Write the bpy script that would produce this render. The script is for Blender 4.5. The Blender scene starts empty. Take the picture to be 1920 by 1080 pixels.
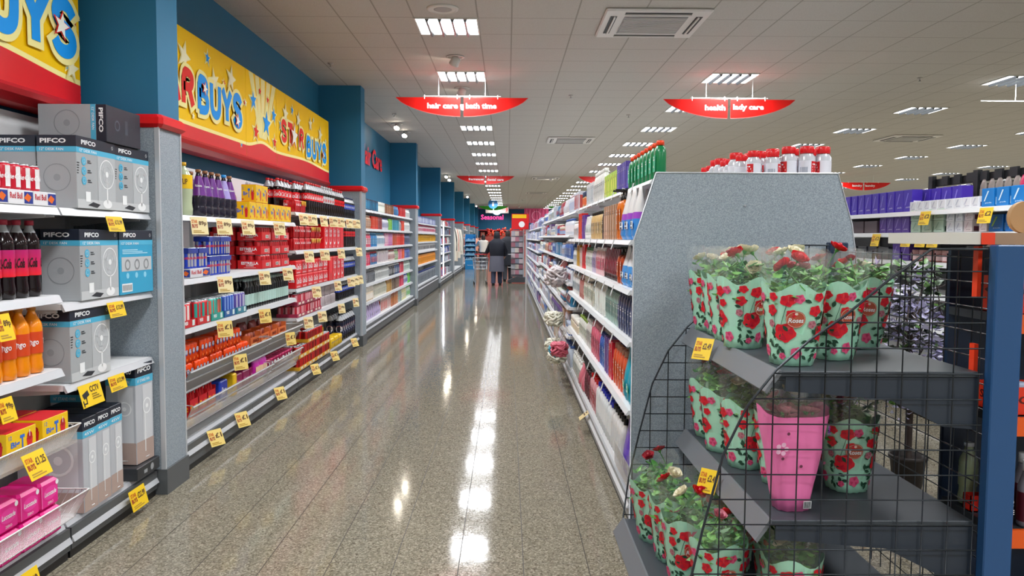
import bpy, bmesh, math, random
from math import sin, cos, pi, radians as R
from mathutils import Matrix, Vector
random.seed(7)
S = bpy.context.scene
COL = S.collection
# ---------------------------------------------------------------- camera, world, exposure
cam_d = bpy.data.cameras.new('camera'); cam = bpy.data.objects.new('camera', cam_d); COL.objects.link(cam)
cam_d.sensor_fit = 'HORIZONTAL'; cam_d.sensor_width = 36.0; cam_d.lens = 1496.7 / 1920 * 36
cam_d.clip_start = 0.05; cam_d.clip_end = 200
cam.matrix_world = Matrix.Translation((0, 0, 1.52)) @ Matrix.Rotation(-0.0063, 4, 'Z') @ Matrix.Rotation(pi / 2 - 0.0632, 4, 'X') @ Matrix.Rotation(0.0061, 4, 'Z')
S.camera = cam
w = bpy.data.worlds.new('world'); S.world = w; w.use_nodes = True
w.node_tree.nodes['Background'].inputs[0].default_value = (.8, .85, 1, 1)
w.node_tree.nodes['Background'].inputs[1].default_value = 0.2
S.view_settings.view_transform = 'Standard'; S.view_settings.look = 'None'
S.view_settings.gamma = 1; S.view_settings.use_curve_mapping = False
S.view_settings.exposure = 0.74
LAMP_STRENGTH = 6.5     # glow of the lamp diffusers
LAMP_WATTS = 27.0        # light thrown down by each louvred lamp

# ---------------------------------------------------------------- materials
def lin(h):
    c = [int(h[i:i + 2], 16) / 255 for i in (0, 2, 4)]
    return tuple(((x + .055) / 1.055) ** 2.4 if x > .04045 else x / 12.92 for x in c) + (1,)
MC = {}
def M(h, rough=.45, metal=0, spec=.5, alpha=1):
    """a plain painted, printed or moulded surface of one colour"""
    k = (h, rough, metal, spec)
    if k not in MC:
        m = bpy.data.materials.new('paint_' + h); m.use_nodes = True
        b = m.node_tree.nodes['Principled BSDF']
        b.inputs['Base Color'].default_value = lin(h); b.inputs['Roughness'].default_value = rough
        b.inputs['Metallic'].default_value = metal; b.inputs['Specular IOR Level'].default_value = spec
        MC[k] = m
    return MC[k]
def nmat(name, build):
    m = bpy.data.materials.new(name); m.use_nodes = True
    nt = m.node_tree; build(nt, nt.nodes, nt.links, nt.nodes['Principled BSDF']); return m
def glow(name, h, s):
    m = bpy.data.materials.new(name); m.use_nodes = True; nt = m.node_tree
    nt.nodes.remove(nt.nodes['Principled BSDF'])
    e = nt.nodes.new('ShaderNodeEmission'); e.inputs[0].default_value = lin(h); e.inputs[1].default_value = s
    nt.links.new(e.outputs[0], nt.nodes['Material Output'].inputs[0]); return m
def film(name, h, gl=.1, tint=.08, rough=.12):
    """clear plastic film: mostly see-through, a little tinted and glossy"""
    m = bpy.data.materials.new(name); m.use_nodes = True; nt = m.node_tree; nt.nodes.remove(nt.nodes['Principled BSDF'])
    N = nt.nodes.new; L = nt.links.new
    t = N('ShaderNodeBsdfTransparent'); g = N('ShaderNodeBsdfGlossy'); d = N('ShaderNodeBsdfDiffuse')
    g.inputs['Roughness'].default_value = rough; d.inputs['Color'].default_value = lin(h); g.inputs['Color'].default_value = (1, 1, 1, 1)
    a = N('ShaderNodeMixShader'); b = N('ShaderNodeMixShader')
    a.inputs[0].default_value = tint; b.inputs[0].default_value = gl
    L(t.outputs[0], a.inputs[1]); L(d.outputs[0], a.inputs[2]); L(a.outputs[0], b.inputs[1]); L(g.outputs[0], b.inputs[2])
    L(b.outputs[0], nt.nodes['Material Output'].inputs[0]); return m
def setm(b, h, rough, spec=.5):
    b.inputs['Base Color'].default_value = lin(h); b.inputs['Roughness'].default_value = rough; b.inputs['Specular IOR Level'].default_value = spec
def mathn(nt, op, a, b=None, v=None):
    n = nt.nodes.new('ShaderNodeMath'); n.operation = op
    nt.links.new(a, n.inputs[0])
    if b is not None: nt.links.new(b, n.inputs[1])
    if v is not None: n.inputs[1].default_value = v
    return n.outputs[0]
def ramp(nt, src, stops):
    r = nt.nodes.new('ShaderNodeValToRGB'); nt.links.new(src, r.inputs[0])
    e = r.color_ramp.elements
    while len(e) < len(stops): e.new(.5)
    for el, (p, c) in zip(e, stops): el.position = p; el.color = lin(c)
    return r.outputs[0]
def gridline(nt, comp, size, off, wid):
    """1 on a joint line of width wid repeated every size"""
    a = mathn(nt, 'ADD', comp, v=-off + 1000 * size + wid / 2)
    f = mathn(nt, 'MODULO', a, v=size)
    return mathn(nt, 'LESS_THAN', f, v=wid)
def mixc(nt, fac, a, b):
    n = nt.nodes.new('ShaderNodeMix'); n.data_type = 'RGBA'
    nt.links.new(fac, n.inputs['Factor'])
    for s, i in ((a, 6), (b, 7)):
        if isinstance(s, str): n.inputs[i].default_value = lin(s)
        else: nt.links.new(s, n.inputs[i])
    return n.outputs[2]
def floor_mat(nt, N, L, b):
    tc = N.new('ShaderNodeTexCoord'); P = tc.outputs['Object']
    sp = N.new('ShaderNodeSeparateXYZ'); L.new(P, sp.inputs[0])
    v = N.new('ShaderNodeTexVoronoi'); v.inputs['Scale'].default_value = 130; L.new(P, v.inputs['Vector'])
    bw = N.new('ShaderNodeRGBToBW'); L.new(v.outputs['Color'], bw.inputs[0])
    chips = ramp(nt, bw.outputs[0], [(.1, '5c5548'), (.3, '777060'), (.6, '888171'), (.85, 'a29b89')])
    n2 = N.new('ShaderNodeTexNoise'); n2.inputs['Scale'].default_value = 40; n2.inputs['Detail'].default_value = 4; L.new(P, n2.inputs['Vector'])
    base = mixc(nt, mathn(nt, 'LESS_THAN', n2.outputs[0], v=.62), '7c7565', chips)
    gx = gridline(nt, sp.outputs[0], .3, -.8166, .004); gy = gridline(nt, sp.outputs[1], .3, 3.9456, .0022)
    g = mathn(nt, 'MAXIMUM', gx, gy)
    L.new(mixc(nt, g, base, '3c3833'), b.inputs['Base Color'])
    n3 = N.new('ShaderNodeTexNoise'); n3.inputs['Scale'].default_value = 1.3; L.new(P, n3.inputs['Vector'])
    r = mathn(nt, 'ADD', mathn(nt, 'MULTIPLY', n3.outputs[0], v=.05), mathn(nt, 'MULTIPLY', bw.outputs[0], v=.09)); r = mathn(nt, 'ADD', r, v=.02)
    L.new(mathn(nt, 'ADD', r, mathn(nt, 'MULTIPLY', g, v=.4)), b.inputs['Roughness'])
    n4 = N.new('ShaderNodeTexNoise'); n4.inputs['Scale'].default_value = 9; L.new(P, n4.inputs['Vector'])
    bp = N.new('ShaderNodeBump'); bp.inputs['Strength'].default_value = .018; bp.inputs['Distance'].default_value = .02
    L.new(n4.outputs[0], bp.inputs['Height']); L.new(bp.outputs[0], b.inputs['Normal'])
    b.inputs['Specular IOR Level'].default_value = .22
def ceil_mat(nt, N, L, b):
    tc = N.new('ShaderNodeTexCoord'); P = tc.outputs['Object']
    sp = N.new('ShaderNodeSeparateXYZ'); L.new(P, sp.inputs[0])
    g = mathn(nt, 'MAXIMUM', gridline(nt, sp.outputs[1], .6, 7.6, .012), gridline(nt, sp.outputs[0], 3.41, -.887, .014))
    for o in (-.287, .03, .63, 1.23, 1.83, 2.21): g = mathn(nt, 'MAXIMUM', g, gridline(nt, sp.outputs[0], 3.41, o, .014))
    n = N.new('ShaderNodeTexNoise'); n.inputs['Scale'].default_value = 160; L.new(P, n.inputs['Vector'])
    tile = ramp(nt, n.outputs[0], [(.3, 'b5b1aa'), (.7, 'c5c1ba')])
    L.new(mixc(nt, g, tile, '979289'), b.inputs['Base Color']); b.inputs['Roughness'].default_value = .8
def speckle(c1, c2, c3, scale):
    def f(nt, N, L, b):
        tc = N.new('ShaderNodeTexCoord'); v = N.new('ShaderNodeTexVoronoi'); v.inputs['Scale'].default_value = scale
        L.new(tc.outputs['Object'], v.inputs['Vector']); bw = N.new('ShaderNodeRGBToBW'); L.new(v.outputs['Color'], bw.inputs[0])
        L.new(ramp(nt, bw.outputs[0], [(.2, c1), (.5, c2), (.8, c3)]), b.inputs['Base Color']); b.inputs['Roughness'].default_value = .5
    return f
def wallpaint(h):
    def f(nt, N, L, b):
        setm(b, h, .55, .3); tc = N.new('ShaderNodeTexCoord'); n = N.new('ShaderNodeTexNoise'); n.inputs['Scale'].default_value = 220
        L.new(tc.outputs['Object'], n.inputs['Vector']); bp = N.new('ShaderNodeBump'); bp.inputs['Strength'].default_value = .05
        L.new(n.outputs[0], bp.inputs['Height']); L.new(bp.outputs[0], b.inputs['Normal'])
    return f
FLOOR = nmat('terrazzo_tile', floor_mat); CEIL = nmat('ceiling_tile', ceil_mat)
SPECK = nmat('grey_speckled_laminate', speckle('828d96', '8f9aa3', 'a2acb4', 260))
BLUEWALL = nmat('blue_wall_paint', wallpaint('2b7499'))
WHITE = M('e6e6e4', .4); OFFW = M('d8d6d0', .5); STEEL = M('c9ccd0', .35, .3); GREYP = M('55585a', .45); DARK = M('1d1f22', .5); BLACK = M('0c0d0f', .45)
RED = M('e3121a', .35); YEL = M('f2c40c', .45); NAVY = M('1d2433', .4); CYAN = M('4fb4d8', .4); ALU = M('b8bcc2', .28, .85); CARD = M('8a8d90', .5)
BLUEP = M('27507f', .35); CHARC = M('33373c', .4)

# ---------------------------------------------------------------- mesh kit
TXT = {}
def text2d(s, bold=0.0, shear=0.0):
    k = (s, bold, shear)
    if k not in TXT:
        cu = bpy.data.curves.new('lettering', 'FONT'); cu.body = s; cu.size = 1; cu.resolution_u = 2; cu.offset = bold; cu.shear = shear; cu.fill_mode = 'FRONT'
        o = bpy.data.objects.new('lettering', cu); COL.objects.link(o)
        dg = bpy.context.evaluated_depsgraph_get(); me = bpy.data.meshes.new_from_object(o.evaluated_get(dg))
        v = [(p.co.x, p.co.y) for p in me.vertices]; f = [tuple(q.vertices) for q in me.polygons]
        bpy.data.objects.remove(o); bpy.data.curves.remove(cu); bpy.data.meshes.remove(me)
        x0 = min(p[0] for p in v); x1 = max(p[0] for p in v); y0 = min(p[1] for p in v); y1 = max(p[1] for p in v)
        TXT[k] = ([((x - x0) / (x1 - x0) - .5, (y - y0) / (y1 - y0) - .5) for x, y in v], f, x1 - x0, y1 - y0)
    return TXT[k]
def flat(o, r, u):
    o = Vector(o); r = Vector(r); u = Vector(u)
    return lambda a, b: o + r * a + u * b
def front(y, x=0, z=0): return flat((x, y, z), (1, 0, 0), (0, 0, 1))
def side(x, y=0, z=0): return flat((x, y, z), (0, -1, 0), (0, 0, 1))       # a face looking towards -x
def sideR(x, y=0, z=0): return flat((x, y, z), (0, 1, 0), (0, 0, 1))       # a face looking towards +x
def cyl(r, z=0, a0=0):  return lambda a, b: Vector((r * sin(a / r + a0), -r * cos(a / r + a0), z + b))
class MB:
    def __init__(s): s.v = []; s.f = []; s.m = []; s.sm = []; s.mats = []
    def mi(s, m):
        if m not in s.mats: s.mats.append(m)
        return s.mats.index(m)
    def add(s, vs, fs, m, smooth=False):
        n = len(s.v); i = s.mi(m); s.v += [tuple(p) for p in vs]
        for f in fs: s.f.append(tuple(n + k for k in f)); s.m.append(i); s.sm.append(smooth)
        return s
    def box(s, x0, x1, y0, y1, z0, z1, m, b=0):
        if b:
            o = [(x0 + b, y0), (x1 - b, y0), (x1, y0 + b), (x1, y1 - b), (x1 - b, y1), (x0 + b, y1), (x0, y1 - b), (x0, y0 + b)]
            i = [(x0 + b, y0 + b)] * 0
            lv = [(z0, b), (z0 + b, 0), (z1 - b, 0), (z1, b)]; vs = []
            cx, cy = (x0 + x1) / 2, (y0 + y1) / 2
            for z, ins in lv:
                kx = 1 - ins / max(1e-6, (x1 - x0) / 2); ky = 1 - ins / max(1e-6, (y1 - y0) / 2)
                vs += [(cx + (px - cx) * kx, cy + (py - cy) * ky, z) for px, py in o]
            fs = [tuple(range(7, -1, -1)), tuple(range(24, 32))]
            for L_ in range(3):
                for k in range(8): fs.append((L_ * 8 + k, L_ * 8 + (k + 1) % 8, L_ * 8 + 8 + (k + 1) % 8, L_ * 8 + 8 + k))
            return s.add(vs, fs, m)
        vs = [(x, y, z) for z in (z0, z1) for x, y in ((x0, y0), (x1, y0), (x1, y1), (x0, y1))]
        return s.add(vs, [(3, 2, 1, 0), (4, 5, 6, 7), (0, 1, 5, 4), (1, 2, 6, 5), (2, 3, 7, 6), (3, 0, 4, 7)], m)
    def quad(s, fn, u0, u1, v0, v1, m, nu=1):
        vs = []
        for k in range(nu + 1):
            a = u0 + (u1 - u0) * k / nu; vs += [fn(a, v0), fn(a, v1)]
        return s.add(vs, [(2 * k, 2 * k + 2, 2 * k + 3, 2 * k + 1) for k in range(nu)], m)
    def poly(s, fn, pts, m): return s.add([fn(a, b) for a, b in pts], [tuple(range(len(pts)))], m)
    def disc(s, fn, cx, cy, r, m, n=16, ry=None, a0=0):
        return s.poly(fn, [(cx + r * cos(a0 + 2 * pi * k / n), cy + (ry or r) * sin(a0 + 2 * pi * k / n)) for k in range(n)], m)
    def star(s, fn, cx, cy, r, m, rot=0, q=.42):
        return s.poly(fn, [(cx + (r if k % 2 == 0 else r * q) * sin(rot + pi * k / 5), cy + (r if k % 2 == 0 else r * q) * cos(rot + pi * k / 5)) for k in range(10)], m)
    def ring(s, fn, cx, cy, r0, r1, m, n=20):
        vs = []
        for k in range(n):
            a = 2 * pi * k / n; vs += [fn(cx + r0 * cos(a), cy + r0 * sin(a)), fn(cx + r1 * cos(a), cy + r1 * sin(a))]
        return s.add(vs, [(2 * k, 2 * k + 1, (2 * k + 3) % (2 * n), (2 * k + 2) % (2 * n)) for k in range(n)], m)
    def text(s, t, fn, cx, cy, w, h, m, bold=0.0, shear=0.0, keep=False):
        v, f, tw, th = text2d(t, bold, shear)
        if keep: w = min(w, h * tw / th)
        return s.add([fn(cx + a * w, cy + b * h) for a, b in v], f, m)
    def loft(s, lv, m, n=14, p=2.0, cap=(1, 1), c=(0, 0), smooth=True, a0=0):
        """rings (z, rx, ry[, material]); p > 2 squares the outline"""
        o = []
        for k in range(n):
            a = a0 + 2 * pi * (k + .5) / n; ca, sa = cos(a), sin(a)
            o.append((math.copysign(abs(ca) ** (2 / p), ca), math.copysign(abs(sa) ** (2 / p), sa)))
        base = len(s.v)
        for L_ in lv: s.v += [(c[0] + x * L_[1], c[1] + y * L_[2], L_[0]) for x, y in o]
        for j in range(len(lv) - 1):
            i = s.mi(lv[j][3] if len(lv[j]) > 3 else m)
            for k in range(n):
                a, b = base + j * n + k, base + j * n + (k + 1) % n
                s.f.append((a, b, b + n, a + n)); s.m.append(i); s.sm.append(smooth)
        i = s.mi(m)
        if cap[0]: s.f.append(tuple(base + k for k in range(n - 1, -1, -1))); s.m.append(s.mi(lv[0][3]) if len(lv[0]) > 3 else i); s.sm.append(False)
        if cap[1]: s.f.append(tuple(base + (len(lv) - 1) * n + k for k in range(n))); s.m.append(s.mi(lv[-1][3]) if len(lv[-1]) > 3 else i); s.sm.append(False)
        return s
    def lathe(s, lv, m, n=14, c=(0, 0), cap=(1, 1), smooth=True): return s.loft([(l[0], l[1], l[1]) + tuple(l[2:]) for l in lv], m, n, 2, cap, c, smooth)
    def prism(s, pts, ax, a, b, m):
        """outline in the plane across axis ax, carried from a to b"""
        def q(p, t): return (t, p[0], p[1]) if ax == 'x' else ((p[0], t, p[1]) if ax == 'y' else (p[0], p[1], t))
        n = len(pts); vs = [q(p, a) for p in pts] + [q(p, b) for p in pts]
        return s.add(vs, [tuple(range(n)), tuple(range(2 * n - 1, n - 1, -1))] + [(k, k + n, (k + 1) % n + n, (k + 1) % n) for k in range(n)], m)
    def tube(s, pts, r, m, n=5, close=False):
        pts = [Vector(p) for p in pts]; N_ = len(pts); base = len(s.v); rr = r if isinstance(r, (list, tuple)) else [r] * N_
        up = None
        for k, p in enumerate(pts):
            if close: t = pts[(k + 1) % N_] - pts[k - 1]
            else: t = pts[min(k + 1, N_ - 1)] - pts[max(k - 1, 0)]
            t.normalize()
            if up is None: up = Vector((0, 0, 1)) if abs(t.z) < .9 else Vector((1, 0, 0))
            a = t.cross(up).normalized(); up = a.cross(t).normalized()
            for j in range(n): s.v.append(tuple(p + (a * cos(2 * pi * j / n) + up * sin(2 * pi * j / n)) * rr[k]))
        i = s.mi(m)
        for k in range(N_ if close else N_ - 1):
            for j in range(n):
                a, b = base + k * n + j, base + k * n + (j + 1) % n; c = ((k + 1) % N_) * n - k * n
                s.f.append((a, b, b + c, a + c)); s.m.append(i); s.sm.append(True)
        if not close:
            s.f.append(tuple(base + j for j in range(n))); s.m.append(i); s.sm.append(False)
            s.f.append(tuple(base + (N_ - 1) * n + j for j in range(n - 1, -1, -1))); s.m.append(i); s.sm.append(False)
        return s
    def bar(s, p, q, r, m, n=5): return s.tube([p, q], r, m, n)
    def mesh(s, name):
        me = bpy.data.meshes.new(name); me.from_pydata(s.v, [], s.f)
        for m in s.mats: me.materials.append(m)
        me.polygons.foreach_set('material_index', s.m); me.polygons.foreach_set('use_smooth', s.sm); me.update(); return me
    def build(s, name, parent=None, loc=(0, 0, 0), rz=0):
        o = bpy.data.objects.new(name, s.mesh(name)); COL.objects.link(o); o.location = loc; o.rotation_euler = (0, 0, rz)
        if parent is not None: o.parent = parent
        return o
def tag(o, label=None, cat=None, group=None, kind=None):
    if label: o['label'] = label
    if cat: o['category'] = cat
    if group: o['group'] = group
    if kind: o['kind'] = kind
    return o
def empty(name, loc=(0, 0, 0), rz=0, parent=None):
    o = bpy.data.objects.new(name, None); COL.objects.link(o); o.location = loc; o.rotation_euler = (0, 0, rz); o.empty_display_size = .1
    if parent is not None: o.parent = parent
    return o
def structure(name, mb, label=None): return tag(mb.build(name), label, None, None, 'structure')
# a product kind: (name, mesh, [child kinds]); put() links one individual with parts of its own
def kind(name, mb, *kids): return (name, mb.mesh(name) if mb else None, kids)
def put(k, loc, rz=0, label=None, cat=None, group=None, parent=None, rot=None):
    o = bpy.data.objects.new(k[0], k[1]); COL.objects.link(o); o.location = loc; o.rotation_euler = rot or (0, 0, rz)
    if parent is not None: o.parent = parent
    for c in k[2]: put(c, (0, 0, 0), parent=o)
    return tag(o, label, cat, group)
def jit(a): return random.uniform(-a, a)

# ---------------------------------------------------------------- the shell of the shop
CH = 3.565; XW = -2.57; XR = 19.0; YB = -6.0; YE = 58.0
structure('floor', MB().box(XW - .2, XR + .2, YB - .2, YE + .2, -.1, 0, FLOOR))
structure('ceiling', MB().box(XW - .2, XR + .2, YB - .2, YE + .2, CH, CH + .1, CEIL))
structure('wall_left', MB().box(XW - .2, XW, YB, YE, 0, CH, BLUEWALL))
structure('wall_right', MB().box(XR, XR + .2, YB, YE, 0, CH, M('b9c0c6', .6)))
structure('wall_far', MB().box(XW, XR, YE, YE + .2, 0, CH, BLUEWALL))
structure('wall_behind', MB().box(XW, XR, YB - .2, YB, 0, CH, M('c9cbcc', .6)))
COLS = [4.62, 10.98, 17.58, 23.75, 29.9, 36.2, 42.3, 48.6, 54.3]
for i, y in enumerate([-2.0] + COLS):
    e = empty('column', (0, y, 0)); e['kind'] = 'structure'
    e['label'] = 'dark blue wall pier above grey speckled casing with a red cap'
    y1 = .31
    MB().box(XW, -2.0, .012, y1 - .012, 2.19, CH, BLUEWALL).build('pier', e)
    c = MB().box(XW, -2.0, 0, y1, .15, 2.14, SPECK)
    c.build('casing', e)
    t = MB()
    for yy in (-.004, y1 - .011): t.box(-2.02, -1.994, yy, yy + .015, .15, 2.14, STEEL)
    t.build('edge_trim', e)
    MB().box(XW, -1.965, -.025, y1 + .025, 2.135, 2.21, RED, .02).build('red_cap', e)
    MB().box(XW, -1.985, -.006, y1 + .006, 0, .15, GREYP).build('plinth', e)
# ceiling lamps: recessed fittings with five bright cells
LAMPGLOW = glow('lamp_diffuser', 'f6f9ff', LAMP_STRENGTH)
def lampkind():
    h = .3; fr = MB()
    for a in (-h, h - .014):
        fr.box(a, a + .014, -h, h, -.012, .0, OFFW); fr.box(-h, h, a, a + .014, -.012, .0, OFFW)
    g = MB(); fn = flat((0, 0, -.004), (1, 0, 0), (0, -1, 0)); g.quad(fn, -h + .014, h - .014, -h + .014, h - .014, LAMPGLOW)
    fins = []
    for k in range(1, 5):
        x = -h + .6 * k / 5
        fins.append(kind('louvre_fin', MB().prism([(x - .022, -.006), (x + .022, -.006), (x + .008, -.036), (x - .008, -.036)], 'y', -h + .014, h - .014, M('6f7478', .3, .6))))
    return kind('ceiling_lamp', fr, kind('diffuser', g), *fins)
LK = lampkind()
LD = bpy.data.lights.new('lamp_light', 'AREA'); LD.shape = 'SQUARE'; LD.size = .54; LD.energy = LAMP_WATTS; LD.color = (.96, .98, 1); LD.spread = R(159)
LX = [-.587, 2.82, 6.5, 10.0, 13.5, 17.0]
for ci, x in enumerate(LX):
    for k in range(-5, 21):
        y = 7.9 + 2.4 * k
        if ci > 2 and y > 46 or ci == 1 and k == 0: continue
        rw = ['over the drinks aisle', 'over the flower stand aisle', 'in the third row of lamps', 'in the fourth row of lamps', 'in the fifth row of lamps', 'in the sixth row of lamps'][ci]
        lb = f'square five-cell ceiling lamp {rw}, ' + (f'number {k + 1} from the near end' if k >= 0 else 'behind the camera')
        lamp = put(LK, (x, y, CH), 0, lb, 'ceiling lamp', f'lamps {rw}')
        lo = bpy.data.objects.new('lamp_light', LD); COL.objects.link(lo); lo.parent = lamp; lo.location = (0, 0, -.045)
ORD = ['first', 'second', 'third', 'fourth', 'fifth', 'sixth', 'seventh', 'eighth', 'ninth', 'tenth', 'eleventh', 'twelfth', 'thirteenth', 'fourteenth', 'fifteenth', 'sixteenth', 'seventeenth', 'eighteenth', 'nineteenth', 'twentieth', 'twenty-first', 'twenty-second', 'twenty-third', 'twenty-fourth', 'twenty-fifth', 'twenty-sixth', 'twenty-seventh', 'twenty-eighth', 'twenty-ninth', 'thirtieth']
# ---------------------------------------------------------------- other ceiling fittings
def cassette(x, y, label):
    e = tag(empty('air_conditioning_cassette', (x, y, CH)), label, 'air conditioner')
    MB().box(-.48, .48, -.48, .48, -.03, -.001, M('d9d6d2', .5), .012).build('fascia', e)
    g = MB(); g.box(-.29, .29, -.29, .29, -.036, -.0305, M('8f8f90', .5))
    for k in range(14): g.box(-.28, .28, -.27 + k * .04, -.25 + k * .04, -.042, -.0365, M('bdbbb8', .5))
    g.build('grille', e)
    for a in range(4):
        o = MB().box(-.3, .3, .36, .42, -.034, -.0305, M('2a2b2e', .6)).box(-.3, .3, .375, .39, -.046, -.0345, M('d9d6d2', .5)).build('louvre', e, (0, 0, 0), a * pi / 2)
for x, y, l in ((1.35, 7.7, 'large square air conditioning cassette in the ceiling nearest the flower stand'), (1.3, 16.8, 'square air conditioning cassette further along the toiletries gondola, second from the flower stand'), (8.0, 16.1, 'square air conditioning cassette above the laundry aisles'), (1.3, 27.5, 'third air conditioning cassette along the line above the toiletries gondola'), (1.3, 36.5, 'fourth small-looking air conditioning cassette far down the shop ceiling')): cassette(x, y, l)
sp = tag(empty('ceiling_speaker', (-.59, 7.3, CH)), 'round white speaker grille in the ceiling before the first bright lamp', 'speaker')
MB().lathe([(-.012, .115), (-.02, .12), (-.012, .14), (0, .145)], OFFW, 24).build('trim_ring', sp)
MB().lathe([(-.010, .112), (-.0135, .06), (-.014, .005)], M('a8a5a2', .6), 24).build('mesh_cover', sp)
SPOTGLOW = glow('spot_lamp', 'fff4e0', 60)
def downlight(x, y, label, tilt=.7, turn=.8):
    e = tag(empty('ceiling_spotlight', (x, y, CH)), label, 'spotlight')
    MB().lathe([(-.004, .105), (-.012, .108), (-.012, .078), (-.002, .074)], OFFW, 20).build('trim_ring', e)
    k = MB().lathe([(-.055, .05), (-.05, .058), (.03, .05), (.05, .02)], M('d5d3d0', .4), 16).lathe([(-.0555, .048), (-.0556, .001)], SPOTGLOW, 16)
    o = k.build('lamp_head', e, (0, 0, -.05)); o.rotation_euler = (tilt * cos(turn), tilt * sin(turn), 0)
for i, (x, y) in enumerate([(-.6, 9.2), (-.63, 11.1)]): downlight(x, y, ['round tilted spotlight between the first two bright lamps of the aisle', 'round tilted spotlight just above the hair care sign'][i])
for i, (x, y) in enumerate([(-2.0, 14.6), (-2.0, 15.7), (-2.0, 26.3), (-2.0, 27.7), (-1.95, 39.2), (-1.95, 50.6)]):
    downlight(x, y, ORD[i] + ' small spotlight along the ceiling edge beside the blue piers', .75, 2.9)
for i, (x, y) in enumerate([(1.48, 27.4), (.8, 43), (.75, 52)]): downlight(x, y, ['bright round spotlight beside the far ceiling vent', 'lower of the two faint spotlights near the end wall', 'upper faint spotlight near the end wall over pink panel'][i], .9, 0)
for i, (x, y) in enumerate([(-2.1, 9.6), (.9, 11.6), (-1.9, 13.5), (5.2, 10.2), (2.0, 13.4), (3.4, 12.2)]):
    MB().lathe([(-.05, .022), (-.046, .022), (-.045, .006), (-.014, .008), (-.012, .032), (0, .034)], M('b9b6b2', .4, .3), 10)\
        .build('sprinkler_head', None, (x, y, CH)); tag(COL.objects[-1], ORD[i] + ' tiny white sprinkler head on the ceiling tiles, counting from the drinks bay', 'sprinkler')
SIGNRED = M('ee1712', .35); GREENS = M('35b81e', .4)
def aisle_sign(x, y, a, b, label, colr=SIGNRED, colt='ffffff', edge='d83030', wide=1.7, h=.235, z=3.31):
    e = tag(empty('aisle_sign', (x, y, z)), label, 'sign')
    W = wide / 2; n = 12; T = M(colt, .4)
    for sgn, t in ((-1, a), (1, b)):
        p = [(sgn * .022, 0)] + [(sgn * (.022 + (W - .022) * (1 - k / n)), -h * (1 - (1 - k / n) ** 2) ** .75) for k in range(n + 1)]
        mb = MB().prism(p, 'y', -.008, .008, colr)
        q = [(px * 1.006, pz * 1.03 - .002 if k else .003) for k, (px, pz) in enumerate(p)]
        mb.prism(q, 'y', -.005, .005, M('f0a09a' if colr is SIGNRED else 'a8e08c', .4))
        if t: mb.text(t, front(-.0095), sgn * (.05 + .022 * len(t)), -.105, .044 * len(t), .088 if any(c in t for c in 'gy') else .072, T, .035)
        mb.build('sign_panel', e)
    MB().box(-.5, .5, -.006, .006, .012, .022, WHITE).build('hanging_rail', e)
    for xx in (-.3, .3):
        MB().bar((xx, 0, .02), (xx, 0, CH - z), .0035, WHITE).lathe([(.02, .006), (.06, .006)], WHITE, 6, (xx, 0)).build('wire', e)
    for xx in (-.48, -.06, .1, .46): MB().box(xx - .005, xx + .005, -.012, .012, -.02, .035, WHITE).build('clip', e)
aisle_sign(-.593, 10.4, 'hair care', 'bath time', 'red hanging sign reading hair care and bath time over the aisle')
aisle_sign(2.85, 10.4, 'health', 'lady care', 'red hanging sign reading health and lady care above the flower stand aisle')
aisle_sign(-.65, 23.5, 'fragrances', 'dental care', 'red hanging sign reading fragrances and dental care further down the aisle')
aisle_sign(2.92, 23.5, 'baby', 'baby', 'red hanging sign half hidden behind the bottles on the gondola top')
aisle_sign(11.2, 25.2, 'laundry', 'laundry', 'red hanging sign reading laundry twice, beyond the purple packs')
aisle_sign(-.8, 46, 'Seas', 'onal', 'green hanging sign partly covered by the round number one sign', GREENS, '103808')
aisle_sign(3.2, 46, 'Seas', 'onal', 'green hanging Seasonal sign above the toiletries gondola end', GREENS, '103808')
e = tag(empty('sign_rail', (6.85, 10.4, 3.31)), 'bare white hanging rail without a panel under the ceiling lamp', 'sign rail')
MB().box(-.75, .75, -.006, .006, 0, .012, WHITE).build('rail', e)
for xx in (-.3, .3): MB().bar((xx, 0, .012), (xx, 0, CH - 3.31), .0035, WHITE).build('wire', e)
e = tag(empty('round_sign', (-.8, 44.6, 3.38)), 'round blue hanging sign with a white number one', 'sign')
MB().lathe([(-.01, .27), (.01, .27)], M('2a7fc0', .4), 28).build('disc', e).rotation_euler = (pi / 2, 0, 0)
MB().text('1', front(-.012), 0, -.02, .1, .22, M('ffffff'), .03).text('TILL', front(-.012), 0, .17, .16, .05, M('9fd0f0')).build('lettering', e)
MB().bar((0, 0, .26), (0, 0, CH - 3.38), .006, WHITE).build('hanger', e)
e = tag(empty('round_sign', (-.63, 49.0, 3.12)), 'grey hanging board with a red arrow and round emblem below number one', 'sign')
MB().box(-.7, .7, -.01, .01, -.12, .3, M('b4a09a', .5)).ring(front(-.012), -.02, .05, .27, .3, M('70828c'), 24).disc(front(-.0115), -.02, .05, .27, M('9aa6a8'), 24).build('board', e)
MB().text('Photo', front(-.0125), -.02, .12, .3, .09, M('5a6a74')).text('World', front(-.0125), -.02, 0, .3, .09, M('5a6a74')).build('lettering', e)
r_ = M('e0343a'); MB().quad(front(-.012), .28, .6, .07, .11, r_).poly(front(-.0122), [(.5, .22), (.56, .22), (.66, .09), (.56, -.04), (.5, -.04), (.6, .09)], r_).quad(front(-.012), -.64, -.32, .07, .11, r_).build('arrow', e)
for xx in (-.5, .5): MB().bar((xx, 0, .3), (xx, 0, CH - 3.12), .006, WHITE).build('hanger', e)
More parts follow.
